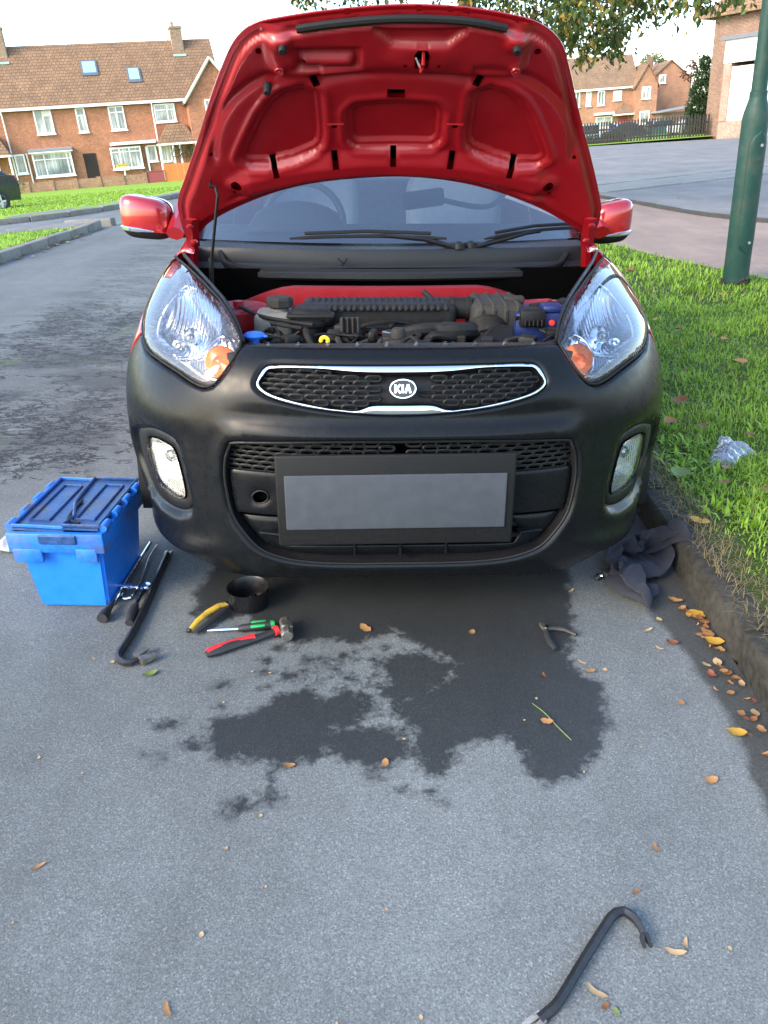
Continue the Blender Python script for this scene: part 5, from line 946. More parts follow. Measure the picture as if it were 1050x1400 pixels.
# throttle duct, airbox
B().lathe([(.034, 0), (.036, .012), (.033, .014), (.033, .05), (.036, .052), (.036, .065)], (.165, .56, .805), 18, Matrix.Rotation(PI/2, 4, 'Y')).ob('duct', MCAR['rub'], CAR)
ab = B(); ab.rbox((.305, .56, .775), (.155, .20, .115), .022, 3, None, 1.05); ao = ab.ob('air_filter_box', MCAR['dusty'], CAR)
rb0 = B().tube([(0, -.10, -.045), (0, -.099, -.012), (0, -.088, .000), (0, .09, .002)], .009, 7).ob('box_rib', MCAR['dusty'], ao)
for k in range(4):
    o = rb0 if k == 0 else rb0.copy()
    if k: COL.objects.link(o); o.parent = ao
    o.location = (.252+k*.036, .562, .826)
rf_ = B(); qy = Matrix.Rotation(PI/2+.5, 4, 'X'); rf_.lathe([(.062, 0), (.064, .012), (.058, .016), (.056, .045), (.05, .05), (0, .052)], (.268, .475, .755), 24, qy); fo = rf_.ob('air_duct', MCAR['eng'], CAR)
for an in (0.3, 1.35): B().rbox((0, 0, .056), (.105, .009, .010), .003, 1, Matrix.Rotation(an, 4, 'Z')).ob('duct_cross', MCAR['eng'], fo).matrix_basis = Matrix.Translation((.268, .475, .755)) @ qy @ Matrix.Rotation(an, 4, 'Z')
cv = B(); cv.add([(.21, .30, .735), (.335, .30, .735), (.335, .40, .735), (.21, .40, .735), (.222, .31, .758), (.325, .31, .758), (.322, .36, .793), (.285, .38, .797)], [(0, 1, 5, 4), (1, 2, 6, 5), (2, 3, 7, 6), (3, 0, 4, 7), (4, 5, 6, 7), (0, 3, 2, 1)]); cv.ob('fuse_cover', MCAR['dkg'], CAR, smooth=0)
for e, r in (([(-.02, .45, .745), (.06, .42, .768), (.12, .42, .772), (.15, .40, .77)], .02), ([(.13, .40, .768), (.18, .40, .77), (.23, .44, .76)], .026), ([(.07, .36, .73), (.10, .35, .77), (.15, .36, .76), (.2, .42, .74)], .012), ([(-.05, .30, .752), (.0, .28, .765), (.06, .28, .76), (.12, .32, .735)], .014), ([(-.35, .30, .745), (-.1, .26, .752), (.1, .25, .752), (.2, .28, .74)], .008), ([(-.36, .42, .79), (-.33, .38, .795), (-.27, .36, .79)], .006), ([(-.26, .36, .785), (-.25, .32, .77), (-.22, .27, .755), (-.1, .26, .75)], .008), ([(-.48, .62, .80), (-.40, .5, .795), (-.30, .44, .79), (-.24, .4, .79)], .006), ([(.1, .75, .82), (.13, .70, .80), (.15, .63, .77)], .009), ([(.40, .50, .82), (.46, .52, .822), (.52, .56, .81), (.53, .6, .77)], .009), ([(.34, .42, .80), (.40, .47, .805), (.47, .48, .80)], .006), ([(-.16, .33, .75), (-.19, .28, .77), (-.2, .24, .765)], .007)):
    B().tube(spline(e, .015, False), r, 10).ob('hose', MCAR['eng'] if r > .007 else MCAR['rub'], CAR)
for x, y, z, dx in ((-.02, .32, .765, .05), (.03, .33, .76, .03), (-.07, .36, .77, .02), (-.3, .32, .765, .04), (.36, .30, .765, .04), (-.16, .42, .775, .03)): B().rbox((x, y, z), (dx, .05, .03), .008, 2, Matrix.Rotation(x*3, 4, 'Z')).ob('connector', MCAR['eng'], CAR)
bk_ = B(); bk_.rbox((-.133, .36, .785), (.058, .012, .07), .004, 1)
for k in range(4): bk_.rbox((-.155+k*.0147, .35, .80), (.006, .014, .045), .002, 1)
bk_.lathe([(.012, 0), (.014, .006), (.008, .008), (.008, .002), (0, .002)], (-.133, .352, .762), 14, Matrix.Rotation(PI/2, 4, 'X')); bk_.ob('bracket', MCAR['dusty'], CAR); B().rbox((-.18, .36, .765), (.04, .03, .04), .008, 2).ob('bracket_foot', MCAR['eng'], CAR)
B().lathe([(.03, -.06), (.031, .0), (.034, .004), (.040, .004), (.040, .014), (.034, .016), (.034, .02), (.0, .02)], (-.246, .45, .776), 22).ob('filter_housing', MCAR['blk'], CAR)
B().lathe([(.018, 0), (.022, .01), (.022, .05), (.016, .062), (0, .064)], (.0, .30, .74), 14).ob('sensor', MCAR['dusty'], CAR)
rs = B(); rs.rbox((-.365, .55, .755), (.12, .11, .10), .022, 3); ro = rs.ob('coolant_reservoir', MCAR['trans'], CAR); B().lathe([(.026, 0), (.026, .03)], (-.347, .54, .795), 16).ob('filler_neck', MCAR['trans'], ro); B().lathe([(.036, 0), (.041, .004), (.041, .024), (.034, .03), (0, .031)], (-.347, .54, .815), 8).ob('reservoir_cap', MCAR['dusty'], ro, 20)
wc_ = B(); wc_.lathe([(.015, -.03), (.015, .0), (.027, .004), (.030, .010), (.024, .016), (.012, .019), (0, .019)], (-.392, .27, .782), 20); wc_.rbox((-.365, .262, .790), (.022, .012, .007), .003, 1); wc_.ob('washer_cap', MCAR['blue'], CAR)
B().tube([(-.2+.0095*math.cos(a), .225, .786+.0095*math.sin(a)) for a in np.linspace(-.6, PI+.3, 12)], .0042, 8, flat=1.3).ob('dipstick', MCAR['yel'], CAR)
bt = B(); bt.rbox((.415, .50, .755), (.135, .14, .12), .008, 2); bo = bt.ob('battery', MCAR['bblue'], CAR); B().rbox((.395, .45, .800), (.075, .07, .05), .008, 2).ob('terminal_box', MCAR['blk'], bo); B().rbox((.455, .46, .825), (.06, .06, .02), .006, 2).ob('terminal_cover', MCAR['bblue'], bo); B().rbox((.36, .55, .83), (.06, .03, .025), .006, 2).ob('clamp', MCAR['dusty'], bo)
B().lathe([(.008, 0), (.008, .006), (0, .007)], (.450, .418, .79), 12, Matrix.Rotation(PI/2, 4, 'X')).ob('terminal_button', MCAR['rb'], bo)
for k in range(5): B().rbox((.372+k*.012, .41, .79), (.006, .012, .018), .002, 1).ob('fuse', MCAR['blk'], bo)
B().rbox((.455, .40, .765), (.05, .05, .02), .005, 2).ob('relay', MCAR['blk'], CAR); B().rbox((.53, .56, .80), (.07, .09, .06), .02, 2).ob('ecu_box', MCAR['dkg'], CAR)
rg = random.Random(5)
for k in range(34):                                           # looms, pipes and clips that fill the front of the bay
    x, y, z = rg.uniform(-.40, .44), rg.uniform(.24, .46), rg.uniform(.725, .765); e = [(x, y, z)]
    for q in range(4): x += rg.uniform(-.06, .075); y += rg.uniform(-.04, .04); z = min(.79, max(.72, z+rg.uniform(-.025, .03))); e.append((x, y, z))
    B().tube(spline(e, .015, False), rg.choice([.0028, .004, .006, .008]), 6).ob('cable', MCAR[rg.choice(['eng', 'blk', 'rub', 'dusty'])], CAR)
for k in range(22):
    x, y, z = rg.uniform(-.40, .46), rg.uniform(.24, .46), rg.uniform(.735, .768); B().rbox((x, y, z), (rg.uniform(.012, .04), rg.uniform(.012, .04), rg.uniform(.012, .03)), .003, 1, Matrix.Rotation(rg.uniform(0, 3), 4, 'Z')).ob('clip', MCAR[rg.choice(['eng', 'blk', 'dusty', 'satin'])], CAR)
for k in range(12): B().lathe([(.006, 0), (.006, .005), (.003, .006), (.003, .010), (0, .010)], (-.42+k*.077, .178, .783), 6).ob('bolt', MCAR['satin'], CAR)
# ------------------------------------------------------------------ things lying on the road
MP_ = dict(crate=M('crate_blue', (.008, .16, .66), .42, 0, .06, 6, bmp=.05, bs=50, dirt=.06), lid=M('crate_lid', (.014, .055, .17), .36, 0, .55, 11, bmp=.3, bs=60, dirt=.9), lip=M('crate_lip', (.008, .13, .50), .45, 0, .3, 12, dirt=.9), steel=M('dark_steel', (.035, .036, .04), .38, .6, .2, 30, bmp=.1, bs=90, dirt=.25), bare=M('worn_steel', (.32, .29, .25), .4, .9, .3, 40, dirt=.4), chrome=M('tool_chrome', (.75, .76, .78), .16, 1., .08, 30), blk=M('tool_grip', (.014, .014, .015), .6, 0, .2, 40, bmp=.2, bs=150, dirt=.15), red=M('tool_red', (.55, .02, .025), .45, 0, .1, 30, dirt=.2), grn=M('tool_green', (.02, .35, .09), .45, 0, .1), yel=M('dirty_yellow', (.48, .29, .02), .6, 0, .3, 45, dirt=.9), grey=M('rag_grey', (.33, .33, .33), .9, 0, .3, 30, bmp=.3), film=None)
def cloth_mat(name, c):
    m = M(name, c, .95, 0, .22, 5, spec=.1); p = m.node_tree.nodes['Principled BSDF']; p.inputs['Sheen Weight'].default_value = .08; p.inputs['Sheen Tint'].default_value = (.6, .65, .8, 1); return m
def crate():
    t = near(thing('storage_crate', 'bright blue plastic crate with a dirty two flap lid left of the bumper', 'crate', (-.968, .275, 0), -.03))
    w0, w1, d0, d1, h = .205, .248, .29, .345, .262
    b = B(); pts = [(s*w/2, e*dd/2, z) for z, w, dd in ((.002, w0, d0), (h, w1, d1)) for e in (-1, 1) for s in (-1, 1)]; b.add(pts, [(0, 2, 3, 1), (0, 1, 5, 4), (2, 6, 7, 3), (0, 4, 6, 2), (1, 3, 7, 5)])
    bm = bmesh.new(); vs = [bm.verts.new(v) for v in b.v]; [bm.faces.new([vs[i] for i in f]) for f in b.f]; bmesh.ops.bevel(bm, geom=[e for e in bm.edges if not e.is_boundary], offset=.008, segments=3, affect='EDGES'); bm.verts.index_update(); b2 = B(); b2.add([v.co.copy() for v in bm.verts], [[v.index for v in f.verts] for f in bm.faces]); bm.free(); b2.ob('body', MP_['crate'], t)
    r = B(); 
    for (c, s_) in (((0, -d1/2-.006, h-.022), (w1+.03, .02, .062)), ((0, d1/2+.006, h-.022), (w1+.03, .02, .062)), ((-w1/2-.006, 0, h-.022), (.02, d1+.006, .062)), ((w1/2+.006, 0, h-.022), (.02, d1+.006, .062))): r.rbox(c, s_, .005, 2)
    ro = r.ob('rim', MP_['lip'], t)
    for x, zz, ww in ((-.085, h-.062, .085), (.085, h-.060, .06)): B().rbox((x, -d1/2-.012, zz), (ww, .012, .045), .004, 2).ob('label_holder', MP_['lip'], ro)
    B().rbox((.01, -d1/2-.018, h-.008), (.11, .008, .03), .004, 1).ob('rim_recess', MP_['lid'], ro)
    for s_, rot in ((-1, .06), (1, -.04)):
        R = Matrix.Translation((s_*w1/2, 0, h+.012)) @ Matrix.Rotation(s_*rot*-1*.6, 4, 'Y'); l = B(); sw = w1*.5+.004
        # the two flaps interlock: one has its tongue at the front, the other at the back
        y0, ym, y1 = -d1/2, 0, d1/2; inx = -s_*sw; tg = .035
        poly = [(0, y0), (inx-(tg*s_ if True else 0)*(1 if s_ < 0 else -1)*0, y0)]
        if s_ < 0: poly = [(0, y0), (sw+.02, y0), (sw+.03, y0+.06), (sw-.005, ym-.02), (sw-.01, ym+.02), (sw-.015, y1), (0, y1)]
        else: poly = [(0, y0), (-sw+.024, y0), (-sw+.034, y0+.06), (-sw+.0, ym-.02), (-sw-.004, ym+.02), (-sw-.01, y1), (0, y1)][::-1]
        fl = l.prism(poly, .007, R).ob('lid_flap', MP_['lid'], t, smooth=0)
        rb_ = B(); pts_ = [tuple(R @ Vector((x*.985, y*.97, .012))) for x, y in poly]; rb_.tube(pts_, .0055, 6, closed=True); rb_.ob('flap_rib', MP_['lid'] if s_ > 0 else MP_['lip'], fl)
        g = [(-s_*.03, y0+.05), (-s_*.085, y0+.05), (-s_*.085, y1-.05), (-s_*.03, y1-.05)]; B().tube([tuple(R @ Vector((x, y, .009))) for x, y in g], .004, 6, closed=True).ob('flap_ridge', MP_['lid'], fl)
        hb = B().tube(spline([tuple(R @ Vector((-s_*xx, y, .012))) for xx, y in (((.06, -.15), (.10, -.13), (.112, -.06), (.112, .0)) if s_ > 0 else ((.112, .02), (.11, .08), (.108, .15)))], .02, False), .0055, 6, flat=.6).ob('lid_lip', MCAR['blk'], fl)
        for k, y in enumerate((-.145, -.055, .03, .115)): B().lathe([(.011, -.022), (.012, -.018), (.012, .018), (.011, .022)], tuple((s_*(w1/2+.012), y, h+.018)), 10, Matrix.Rotation(PI/2, 4, 'X')).rbox((s_*(w1/2+.006), y, h+.006), (.02, .03, .02), .004, 1).ob('hinge_knuckle', MP_['lip'], t)
    return t
crate()
def bar_tool(name, label, cat, path, r, mats, **kw):
    t = near(thing(name, label, cat)); return t
def crowbar(label, P, r, claw):
    t = near(thing('crowbar', label, 'crowbar', group='hooked steel crowbars')); P3_ = spline(P, .012, False); n = len(P3_); b = B()
    rs = [r*(1.0 if i < n-4 else 1-.14*(i-n+4)) for i in range(n)]; b.tube(P3_, rs, 6, flat=1.0); b.ob('bar', MP_['steel'], t, 25)
    e0, e1 = Vector(P3_[-2]), Vector(P3_[-1]); d_ = (e1-e0).normalized(); s_ = d_.cross(Vector((0, 0, 1))).normalized()
    def fork(base, d_, L, w, mat, lift):
        s_ = d_.cross(Vector((0, 0, 1))).normalized(); q = B()
        for sg in (-1, 1):
            a = base+s_*sg*w*.28; c = base+d_*L+s_*sg*w*.5; vv = []
            for p, hw, hz in ((a, w*.3, r*.85), (base+d_*L*.55+s_*sg*w*.42, w*.26, r*.55), (c, w*.2, .0015)):
                for k in (-1, 1):
                    for z in (0, 1): vv.append(tuple(p+s_*k*hw+Vector((0, 0, (z*2-1)*hz+lift))))
            q.add(vv, [(0, 1, 3, 2), (0, 4, 5, 1), (2, 3, 7, 6), (1, 5, 7, 3), (0, 2, 6, 4), (4, 8, 9, 5), (6, 7, 11, 10), (5, 9, 11, 7), (4, 6, 10, 8), (8, 10, 11, 9)])
        return q.ob('claw', mat, t, smooth=0)
    fork(e1-d_*.006, d_, claw[0], claw[1], MP_['steel'] if claw[2] else MP_['bare'], 0.)
    s0, s1 = Vector(P3_[1]), Vector(P3_[0]); fork(s1+(s0-s1).normalized()*.006, (s1-s0).normalized(), .035, .018, MP_['bare'], -.003); return t
crowbar('black hexagonal crowbar with a hooked end lying alone in the foreground', [(.215, -1.068, .006), (.243, -1.050, .012), (.262, -1.028, .012), (.304, -.975, .012), (.345, -.925, .012), (.372, -.893, .012), (.385, -.883, .012), (.400, -.881, .013), (.413, -.893, .014), (.420, -.915, .014), (.4215, -.932, .012)], .0088, (.022, .012, True))
crowbar('black crowbar with a rusty forked claw lying beside the blue crate', [(-.775, .44, .012), (-.768, .30, .012), (-.757, .12, .012), (-.755, -.04, .012), (-.760, -.105, .012), (-.758, -.128, .012), (-.748, -.146, .012), (-.732, -.157, .012), (-.715, -.155, .012), (-.698, -.138, .014)], .0105, (.045, .042, False))
# ratchet tools between crate and crowbar
t = near(thing('breaker_bar', 'long chrome breaker bar with a black socket on its end leaning along the crate', 'wrench')); B().tube([(-.848, .50, .022), (-.852, .30, .020), (-.857, .13, .018), (-.860, .085, .017)], .0065, 10).ob('shaft', MP_['chrome'], t); B().tube([(-.8595, .095, .017), (-.861, .07, .017), (-.862, .045, .017)], [.010, .016, .016], 14).ob('socket', MP_['blk'], t); B().tube([(-.858, .12, .0175), (-.8595, .095, .017)], .009, 12).ob('collar', MP_['blk'], t)
t = near(thing('wire_clip', 'bent chrome rod lying between the breaker bar and the crowbar', 'rod')); B().tube(spline([(-.826, .50, .012), (-.832, .42, .012), (-.818, .30, .010), (-.812, .21, .010), (-.820, .172, .010), (-.838, .165, .010), (-.850, .178, .010), (-.846, .2, .010)], .012, False), .0045, 8).ob('rod', MP_['chrome'], t)
t = near(thing('sliding_bar', 'short chrome sliding T bar lying across the chrome rods', 'bar')); B().tube([(-.866, .209, .030), (-.80, .196, .030)], .0062, 10).ob('shaft', MP_['chrome'], t); B().tube([(-.832, .2025, .030), (-.820, .200, .030)], .009, 10).ob('sleeve', MP_['chrome'], t)
t = near(thing('ratchet', 'chrome ratchet with a black grip beside the long crowbar', 'wrench')); B().tube([(-.782, .205, .020), (-.786, .17, .018), (-.786, .12, .016)], [.009, .0065, .0055], 10).ob('shaft', MP_['chrome'], t); B().lathe([(.016, -.009), (.018, -.004), (.018, .006), (.014, .010), (0, .011)], (-.781, .213, .021), 16).ob('head', MP_['chrome'], t); B().tube([(-.786, .125, .016), (-.785, .10, .016), (-.783, .06, .014), (-.779, .03, .013)], [.008, .0135, .0145, .011], 12).ob('grip', MP_['blk'], t)
# crumpled things
def crumple(name, label, cat, outline, hfun, mat, step=.012, thick=.003, zoff=.004, part='cloth'):
    L = resample(spline(outline, step), step); V, F, _ = cdt(L, [], step, (), .25); e = pdist(L, V); Z = hfun(V[:, 0], V[:, 1], e); t = near(thing(name, label, cat)); o = np_ob(part, np.column_stack([V, Z+zoff]), F, mat, t); m = o.modifiers.new('thickness', 'SOLIDIFY'); m.thickness = thick; s_ = o.modifiers.new('smooth', 'SUBSURF'); s_.levels = 1; s_.render_levels = 1; return t
nC = 27                                                       # heights and folds of the dropped cloth, in half millimetres, row by row
CLOTH = [
246,250,7,245,231,10,252,182,22,249,171,1,277,147,4,322,177,16,357,231,7,369,275,6,387,272,12,412,271,5,463,230,9,485,170,10,492,125,5,493,104,3,503,122,44,554,141,24,614,167,11,603,151,35,614,148,5,581,113,5,566,33,12,563,13,29,571,13,19,596,28,28,621,64,82,632,132,104,647,146,50,
214,251,20,229,208,8,224,168,32,244,137,11,275,139,28,297,197,5,338,239,9,357,273,4,374,270,20,410,259,16,448,208,8,458,154,17,465,114,5,476,91,26,485,132,18,552,170,11,605,184,26,626,177,34,600,161,18,572,109,35,537,46,9,538,8,46,566,24,42,582,59,36,618,80,87,632,149,107,622,158,58,
216,243,4,213,186,34,211,148,19,221,137,28,257,158,48,286,204,6,321,256,7,341,265,24,357,264,28,406,234,38,427,183,7,445,140,14,441,103,15,454,111,34,508,158,43,549,182,18,596,210,9,616,210,27,598,177,43,562,121,30,511,62,20,526,38,53,556,31,55,578,73,65,584,97,93,630,148,86,644,172,64,
199,225,22,195,168,15,185,130,22,200,135,46,233,180,44,259,222,10,310,250,12,325,285,22,346,270,49,381,229,40,413,179,8,427,132,21,428,106,23,453,134,49,489,170,38,555,211,27,590,239,0,610,229,19,585,196,22,547,138,42,500,86,38,523,43,71,538,48,68,568,64,95,603,116,125,639,169,89,629,191,50,
192,207,38,171,158,25,158,134,23,179,141,54,206,196,44,252,244,30,295,265,4,303,274,10,318,262,42,354,220,24,377,167,5,400,124,22,419,126,44,440,154,66,498,196,50,553,225,33,579,256,8,592,259,29,581,216,51,535,154,50,519,99,53,509,61,83,532,56,101,576,92,103,626,129,138,623,173,87,633,212,64,
167,211,16,150,162,34,136,140,40,149,158,50,183,212,42,222,272,27,263,271,2,281,283,23,312,260,37,337,213,24,364,155,16,391,126,44,400,137,63,430,169,33,494,216,35,557,252,49,576,254,19,571,244,34,566,232,30,531,178,71,524,98,62,501,80,99,539,77,112,576,109,107,616,167,141,635,202,88,622,226,58,
136,204,6,118,169,41,118,155,44,125,176,54,158,224,33,205,272,25,238,287,4,263,283,23,279,266,44,321,210,51,338,139,31,372,139,63,397,156,48,435,191,54,493,227,35,550,248,29,581,265,5,567,284,31,576,251,56,566,172,65,544,112,77,519,99,92,540,107,119,583,141,97,617,195,127,648,224,90,619,211,82,
103,198,11,106,154,25,89,147,45,107,190,54,132,238,17,180,288,33,210,303,6,242,305,26,253,267,40,289,207,34,325,150,59,370,161,60,384,181,63,434,218,57,495,252,28,547,267,3,586,296,2,597,292,27,605,252,52,596,172,55,548,143,80,510,133,108,546,130,97,587,169,102,638,208,124,642,245,73,605,242,81,
71,189,4,81,148,12,75,153,42,79,195,33,120,254,37,160,287,5,188,306,23,215,317,28,242,272,55,266,198,44,329,172,58,364,195,57,390,200,76,432,235,62,492,262,28,548,284,26,584,309,11,594,306,3,601,250,21,610,190,73,559,161,83,535,152,110,557,139,120,583,193,119,630,237,121,643,261,88,616,263,101,
47,168,9,60,169,18,48,172,45,61,206,48,93,269,30,131,288,12,169,324,13,185,317,42,212,269,46,258,209,71,328,203,62,359,207,76,389,232,81,433,250,38,500,286,37,560,302,20,588,316,4,610,315,28,637,261,22,592,222,63,560,183,99,533,179,119,558,162,138,606,184,146,624,240,128,622,262,108,619,281,116,
22,150,13,32,155,22,16,178,31,38,216,32,64,278,43,103,299,6,145,325,8,164,303,29,189,268,66,261,240,69,335,228,79,369,235,67,401,254,70,441,278,47,500,299,4,571,313,34,586,341,20,620,320,26,644,286,38,596,249,72,572,208,115,544,193,127,565,183,146,608,197,170,637,244,150,613,264,131,631,299,123,
9,158,36,34,149,42,30,173,50,28,214,61,44,279,37,93,328,5,128,328,22,164,326,37,190,299,71,269,275,68,338,263,83,370,264,75,404,272,50,449,301,36,511,317,2,571,342,32,616,356,34,634,347,7,635,312,54,603,277,83,586,221,110,565,210,140,565,207,163,606,223,155,625,263,171,625,286,145,626,308,150,
4,182,60,52,144,66,60,175,57,58,209,72,56,284,66,70,349,19,130,342,15,159,345,34,199,328,56,265,300,58,340,282,54,387,294,58,406,302,35,449,333,34,512,352,1,573,368,22,618,370,17,643,367,25,635,334,60,607,304,102,599,248,127,567,236,124,571,228,140,591,250,150,595,278,174,609,280,142,602,315,138,
15,200,82,69,162,88,89,172,64,90,210,73,86,278,60,88,358,44,120,372,7,152,368,31,194,342,27,269,318,30,339,302,28,395,300,33,413,329,37,452,349,38,506,374,3,570,386,21,611,393,22,636,396,31,644,365,69,626,327,113,607,287,127,579,252,126,566,251,133,603,253,136,564,275,156,589,291,128,577,310,136,
26,215,92,79,174,103,104,178,80,116,208,59,111,275,68,117,351,62,126,400,21,166,387,5,208,365,19,274,340,6,343,324,19,404,329,14,419,355,40,444,381,30,502,398,10,570,412,19,612,424,10,633,417,36,638,397,72,613,360,104,599,311,107,592,267,118,571,268,108,589,284,133,552,261,125,566,295,133,575,324,122,
46,219,82,103,193,112,129,185,74,148,212,52,146,270,59,151,346,58,152,413,43,175,417,10,223,395,8,278,372,20,342,351,2,393,361,15,422,386,30,449,390,4,498,413,30,553,436,7,597,450,21,610,432,33,615,406,49,615,376,71,624,324,84,602,297,93,594,284,104,588,292,101,557,269,93,575,294,107,578,324,111,
54,251,81,111,225,108,152,202,85,171,207,57,172,257,75,181,341,73,182,400,49,197,434,26,229,426,8,285,398,4,343,369,19,396,389,9,423,397,8,448,404,23,482,438,16,536,466,5,568,458,31,588,448,52,589,420,32,605,389,66,610,347,79,609,311,68,605,319,94,605,295,83,571,284,91,574,315,90,550,308,93,
61,265,92,127,233,80,173,220,91,202,205,72,209,256,81,209,317,70,212,382,38,218,427,28,238,431,20,291,432,11,336,400,30,386,408,18,419,409,26,445,427,6,466,457,10,515,463,21,544,452,43,552,452,58,563,437,43,575,409,60,578,369,78,606,345,69,594,318,64,586,316,89,592,293,65,563,294,79,561,317,87,
79,290,82,150,260,101,198,231,82,228,210,96,240,248,96,237,320,86,234,368,51,221,414,58,245,418,32,283,422,21,337,423,7,387,418,30,429,432,41,423,448,18,449,467,29,493,491,29,511,464,32,520,455,58,534,432,54,546,421,47,578,385,48,591,354,57,581,342,62,584,326,64,567,311,58,549,288,68,564,310,76,
99,315,88,167,277,97,218,251,103,245,239,103,270,240,85,266,307,79,252,359,54,232,400,74,256,412,60,283,415,35,331,414,18,382,426,30,409,447,25,413,465,36,430,489,16,468,494,46,484,464,45,502,445,31,506,441,52,519,420,41,549,403,61,561,371,69,574,355,47,571,330,34,553,327,61,543,303,41,537,320,78,
118,334,110,187,298,108,235,266,107,266,256,118,299,248,97,289,291,69,264,344,36,257,395,53,260,413,84,287,425,65,322,413,38,361,439,37,392,460,20,399,471,32,409,494,42,437,492,62,460,457,60,482,452,60,481,433,40,508,420,48,523,403,40,538,389,54,549,364,62,555,348,35,537,343,42,543,335,55,529,333,73,
134,345,114,198,318,132,255,284,118,280,276,105,312,276,110,318,287,74,295,340,40,283,381,39,274,388,68,295,414,61,310,426,67,341,444,35,363,473,31,387,482,48,407,473,64,434,494,84,470,471,84,487,453,83,504,440,66,477,413,58,506,409,48,532,386,31,537,367,43,522,345,39,529,324,39,519,310,53,521,323,78,
143,328,86,210,318,101,274,310,109,286,298,82,316,304,97,347,288,78,312,327,51,301,349,48,300,382,49,301,389,72,318,409,58,336,447,49,361,467,60,370,468,72,391,463,90,428,466,92,468,466,114,490,456,100,505,441,94,507,415,74,496,392,59,498,384,35,504,357,38,500,335,19,526,311,33,538,305,59,523,317,70,
157,359,90,217,341,100,266,324,83,299,324,93,310,323,67,350,311,92,340,324,62,328,348,28,324,356,56,311,380,41,336,391,60,357,422,62,357,443,74,385,443,62,416,448,68,444,448,75,472,445,101,487,434,125,515,436,114,532,424,89,518,391,79,496,374,59,506,345,42,495,315,46,512,327,60,537,296,84,523,311,102,
182,354,107,227,369,87,268,348,72,304,343,68,317,352,81,337,342,93,361,343,54,356,331,36,349,350,37,336,364,37,336,381,51,367,408,74,366,425,70,398,424,83,424,420,72,455,419,80,473,425,79,492,420,106,513,410,131,541,405,115,532,376,82,497,353,77,486,337,51,494,315,77,517,286,51,521,290,93,524,325,116,
202,353,108,243,388,89,278,343,86,295,362,89,304,370,68,325,370,86,356,345,86,385,334,52,365,342,38,364,362,24,360,387,43,367,387,85,387,403,73,406,400,74,434,404,88,452,417,104,475,398,98,498,388,100,524,385,124,540,383,140,524,359,107,510,329,79,486,306,72,509,286,55,518,283,75,551,293,92,541,319,103,
218,348,138,262,375,113,260,370,98,273,379,102,276,385,81,311,382,98,356,379,96,386,355,81,392,354,49,377,368,48,376,386,37,396,393,65,394,381,92,415,391,74,440,378,94,452,408,111,469,397,106,490,382,111,513,365,116,528,349,146,529,338,130,497,320,109,491,292,94,524,271,86,529,285,80,532,284,124,552,298,119]
WC_ = np.array(CLOTH, float).reshape(-1, 3)/2000; WC_[:, :2] -= WC_[:, :2].mean(0); aC = math.radians(62); RC = np.array([[math.cos(aC), -math.sin(aC)], [math.sin(aC), math.cos(aC)]])
WC_[:, :2] = WC_[:, :2]@RC.T*np.array([1.1, 1.25]); WC_[:, 2] = WC_[:, 2]*1.2+.004; WC_[:, 0] += .955-WC_[:, 0].max(); WC_[:, 1] += .355; WC_[:, 2] += .09*sst(.85, .91, WC_[:, 0])
jk = near(thing('jacket', 'crumpled dark grey blue garment heaped in the gutter under the right corner of the bumper', 'garment')); FC = [(j*nC+i, j*nC+i+1, (j+1)*nC+i+1, (j+1)*nC+i) for j in range(nC-1) for i in range(nC-1)]
o = np_ob('cloth', WC_, FC, cloth_mat('jacket_cloth', (.024, .0255, .033)), jk); m = o.modifiers.new('smooth', 'SUBSURF'); m.levels = m.render_levels = 2; m = o.modifiers.new('thickness', 'SOLIDIFY'); m.thickness = .0018
crumple('rag', 'small pale grey crumpled rag lying behind the blue crate at the left edge', 'rag', [(-1.375, .47), (-1.36, .53), (-1.31, .56), (-1.26, .55), (-1.23, .5), (-1.26, .46), (-1.3, .45), (-1.34, .455)], lambda x, y, e: .03*np.clip(e/.03, 0, 1)+.014*np.sin(x*140+2*np.sin(y*70))*np.clip(e/.02, 0, 1)+.01, cloth_mat('rag_cloth', (.36, .36, .36)), .01)
MP_['film'] = glass_mat('clear_film', (.8, .84, .95), 1.6, 1.5, .10, .12)
def bagf(x, y, e): k = np.clip(e/.06, 0, 1)**.6; r = np.abs(np.sin(x*37+2.3*np.sin(y*23)))+.6*np.abs(np.sin((x*1.3-y)*71+3*np.sin(x*29)))+.35*np.abs(np.sin((x+y)*133+2*np.sin(y*60))); return .075+k*.022*np.exp(-((x-1.37)/.10)**2)+.021*r*k
crumple('plastic_bag', 'crumpled clear bluish plastic bag lying on the grass to the right', 'bag', [(1.235, 1.0), (1.27, 1.1), (1.33, 1.2), (1.385, 1.30), (1.425, 1.22), (1.47, 1.13), (1.40, 1.08), (1.33, .99), (1.28, .995)], bagf, MP_['film'], .008, .0012, .035, 'film')
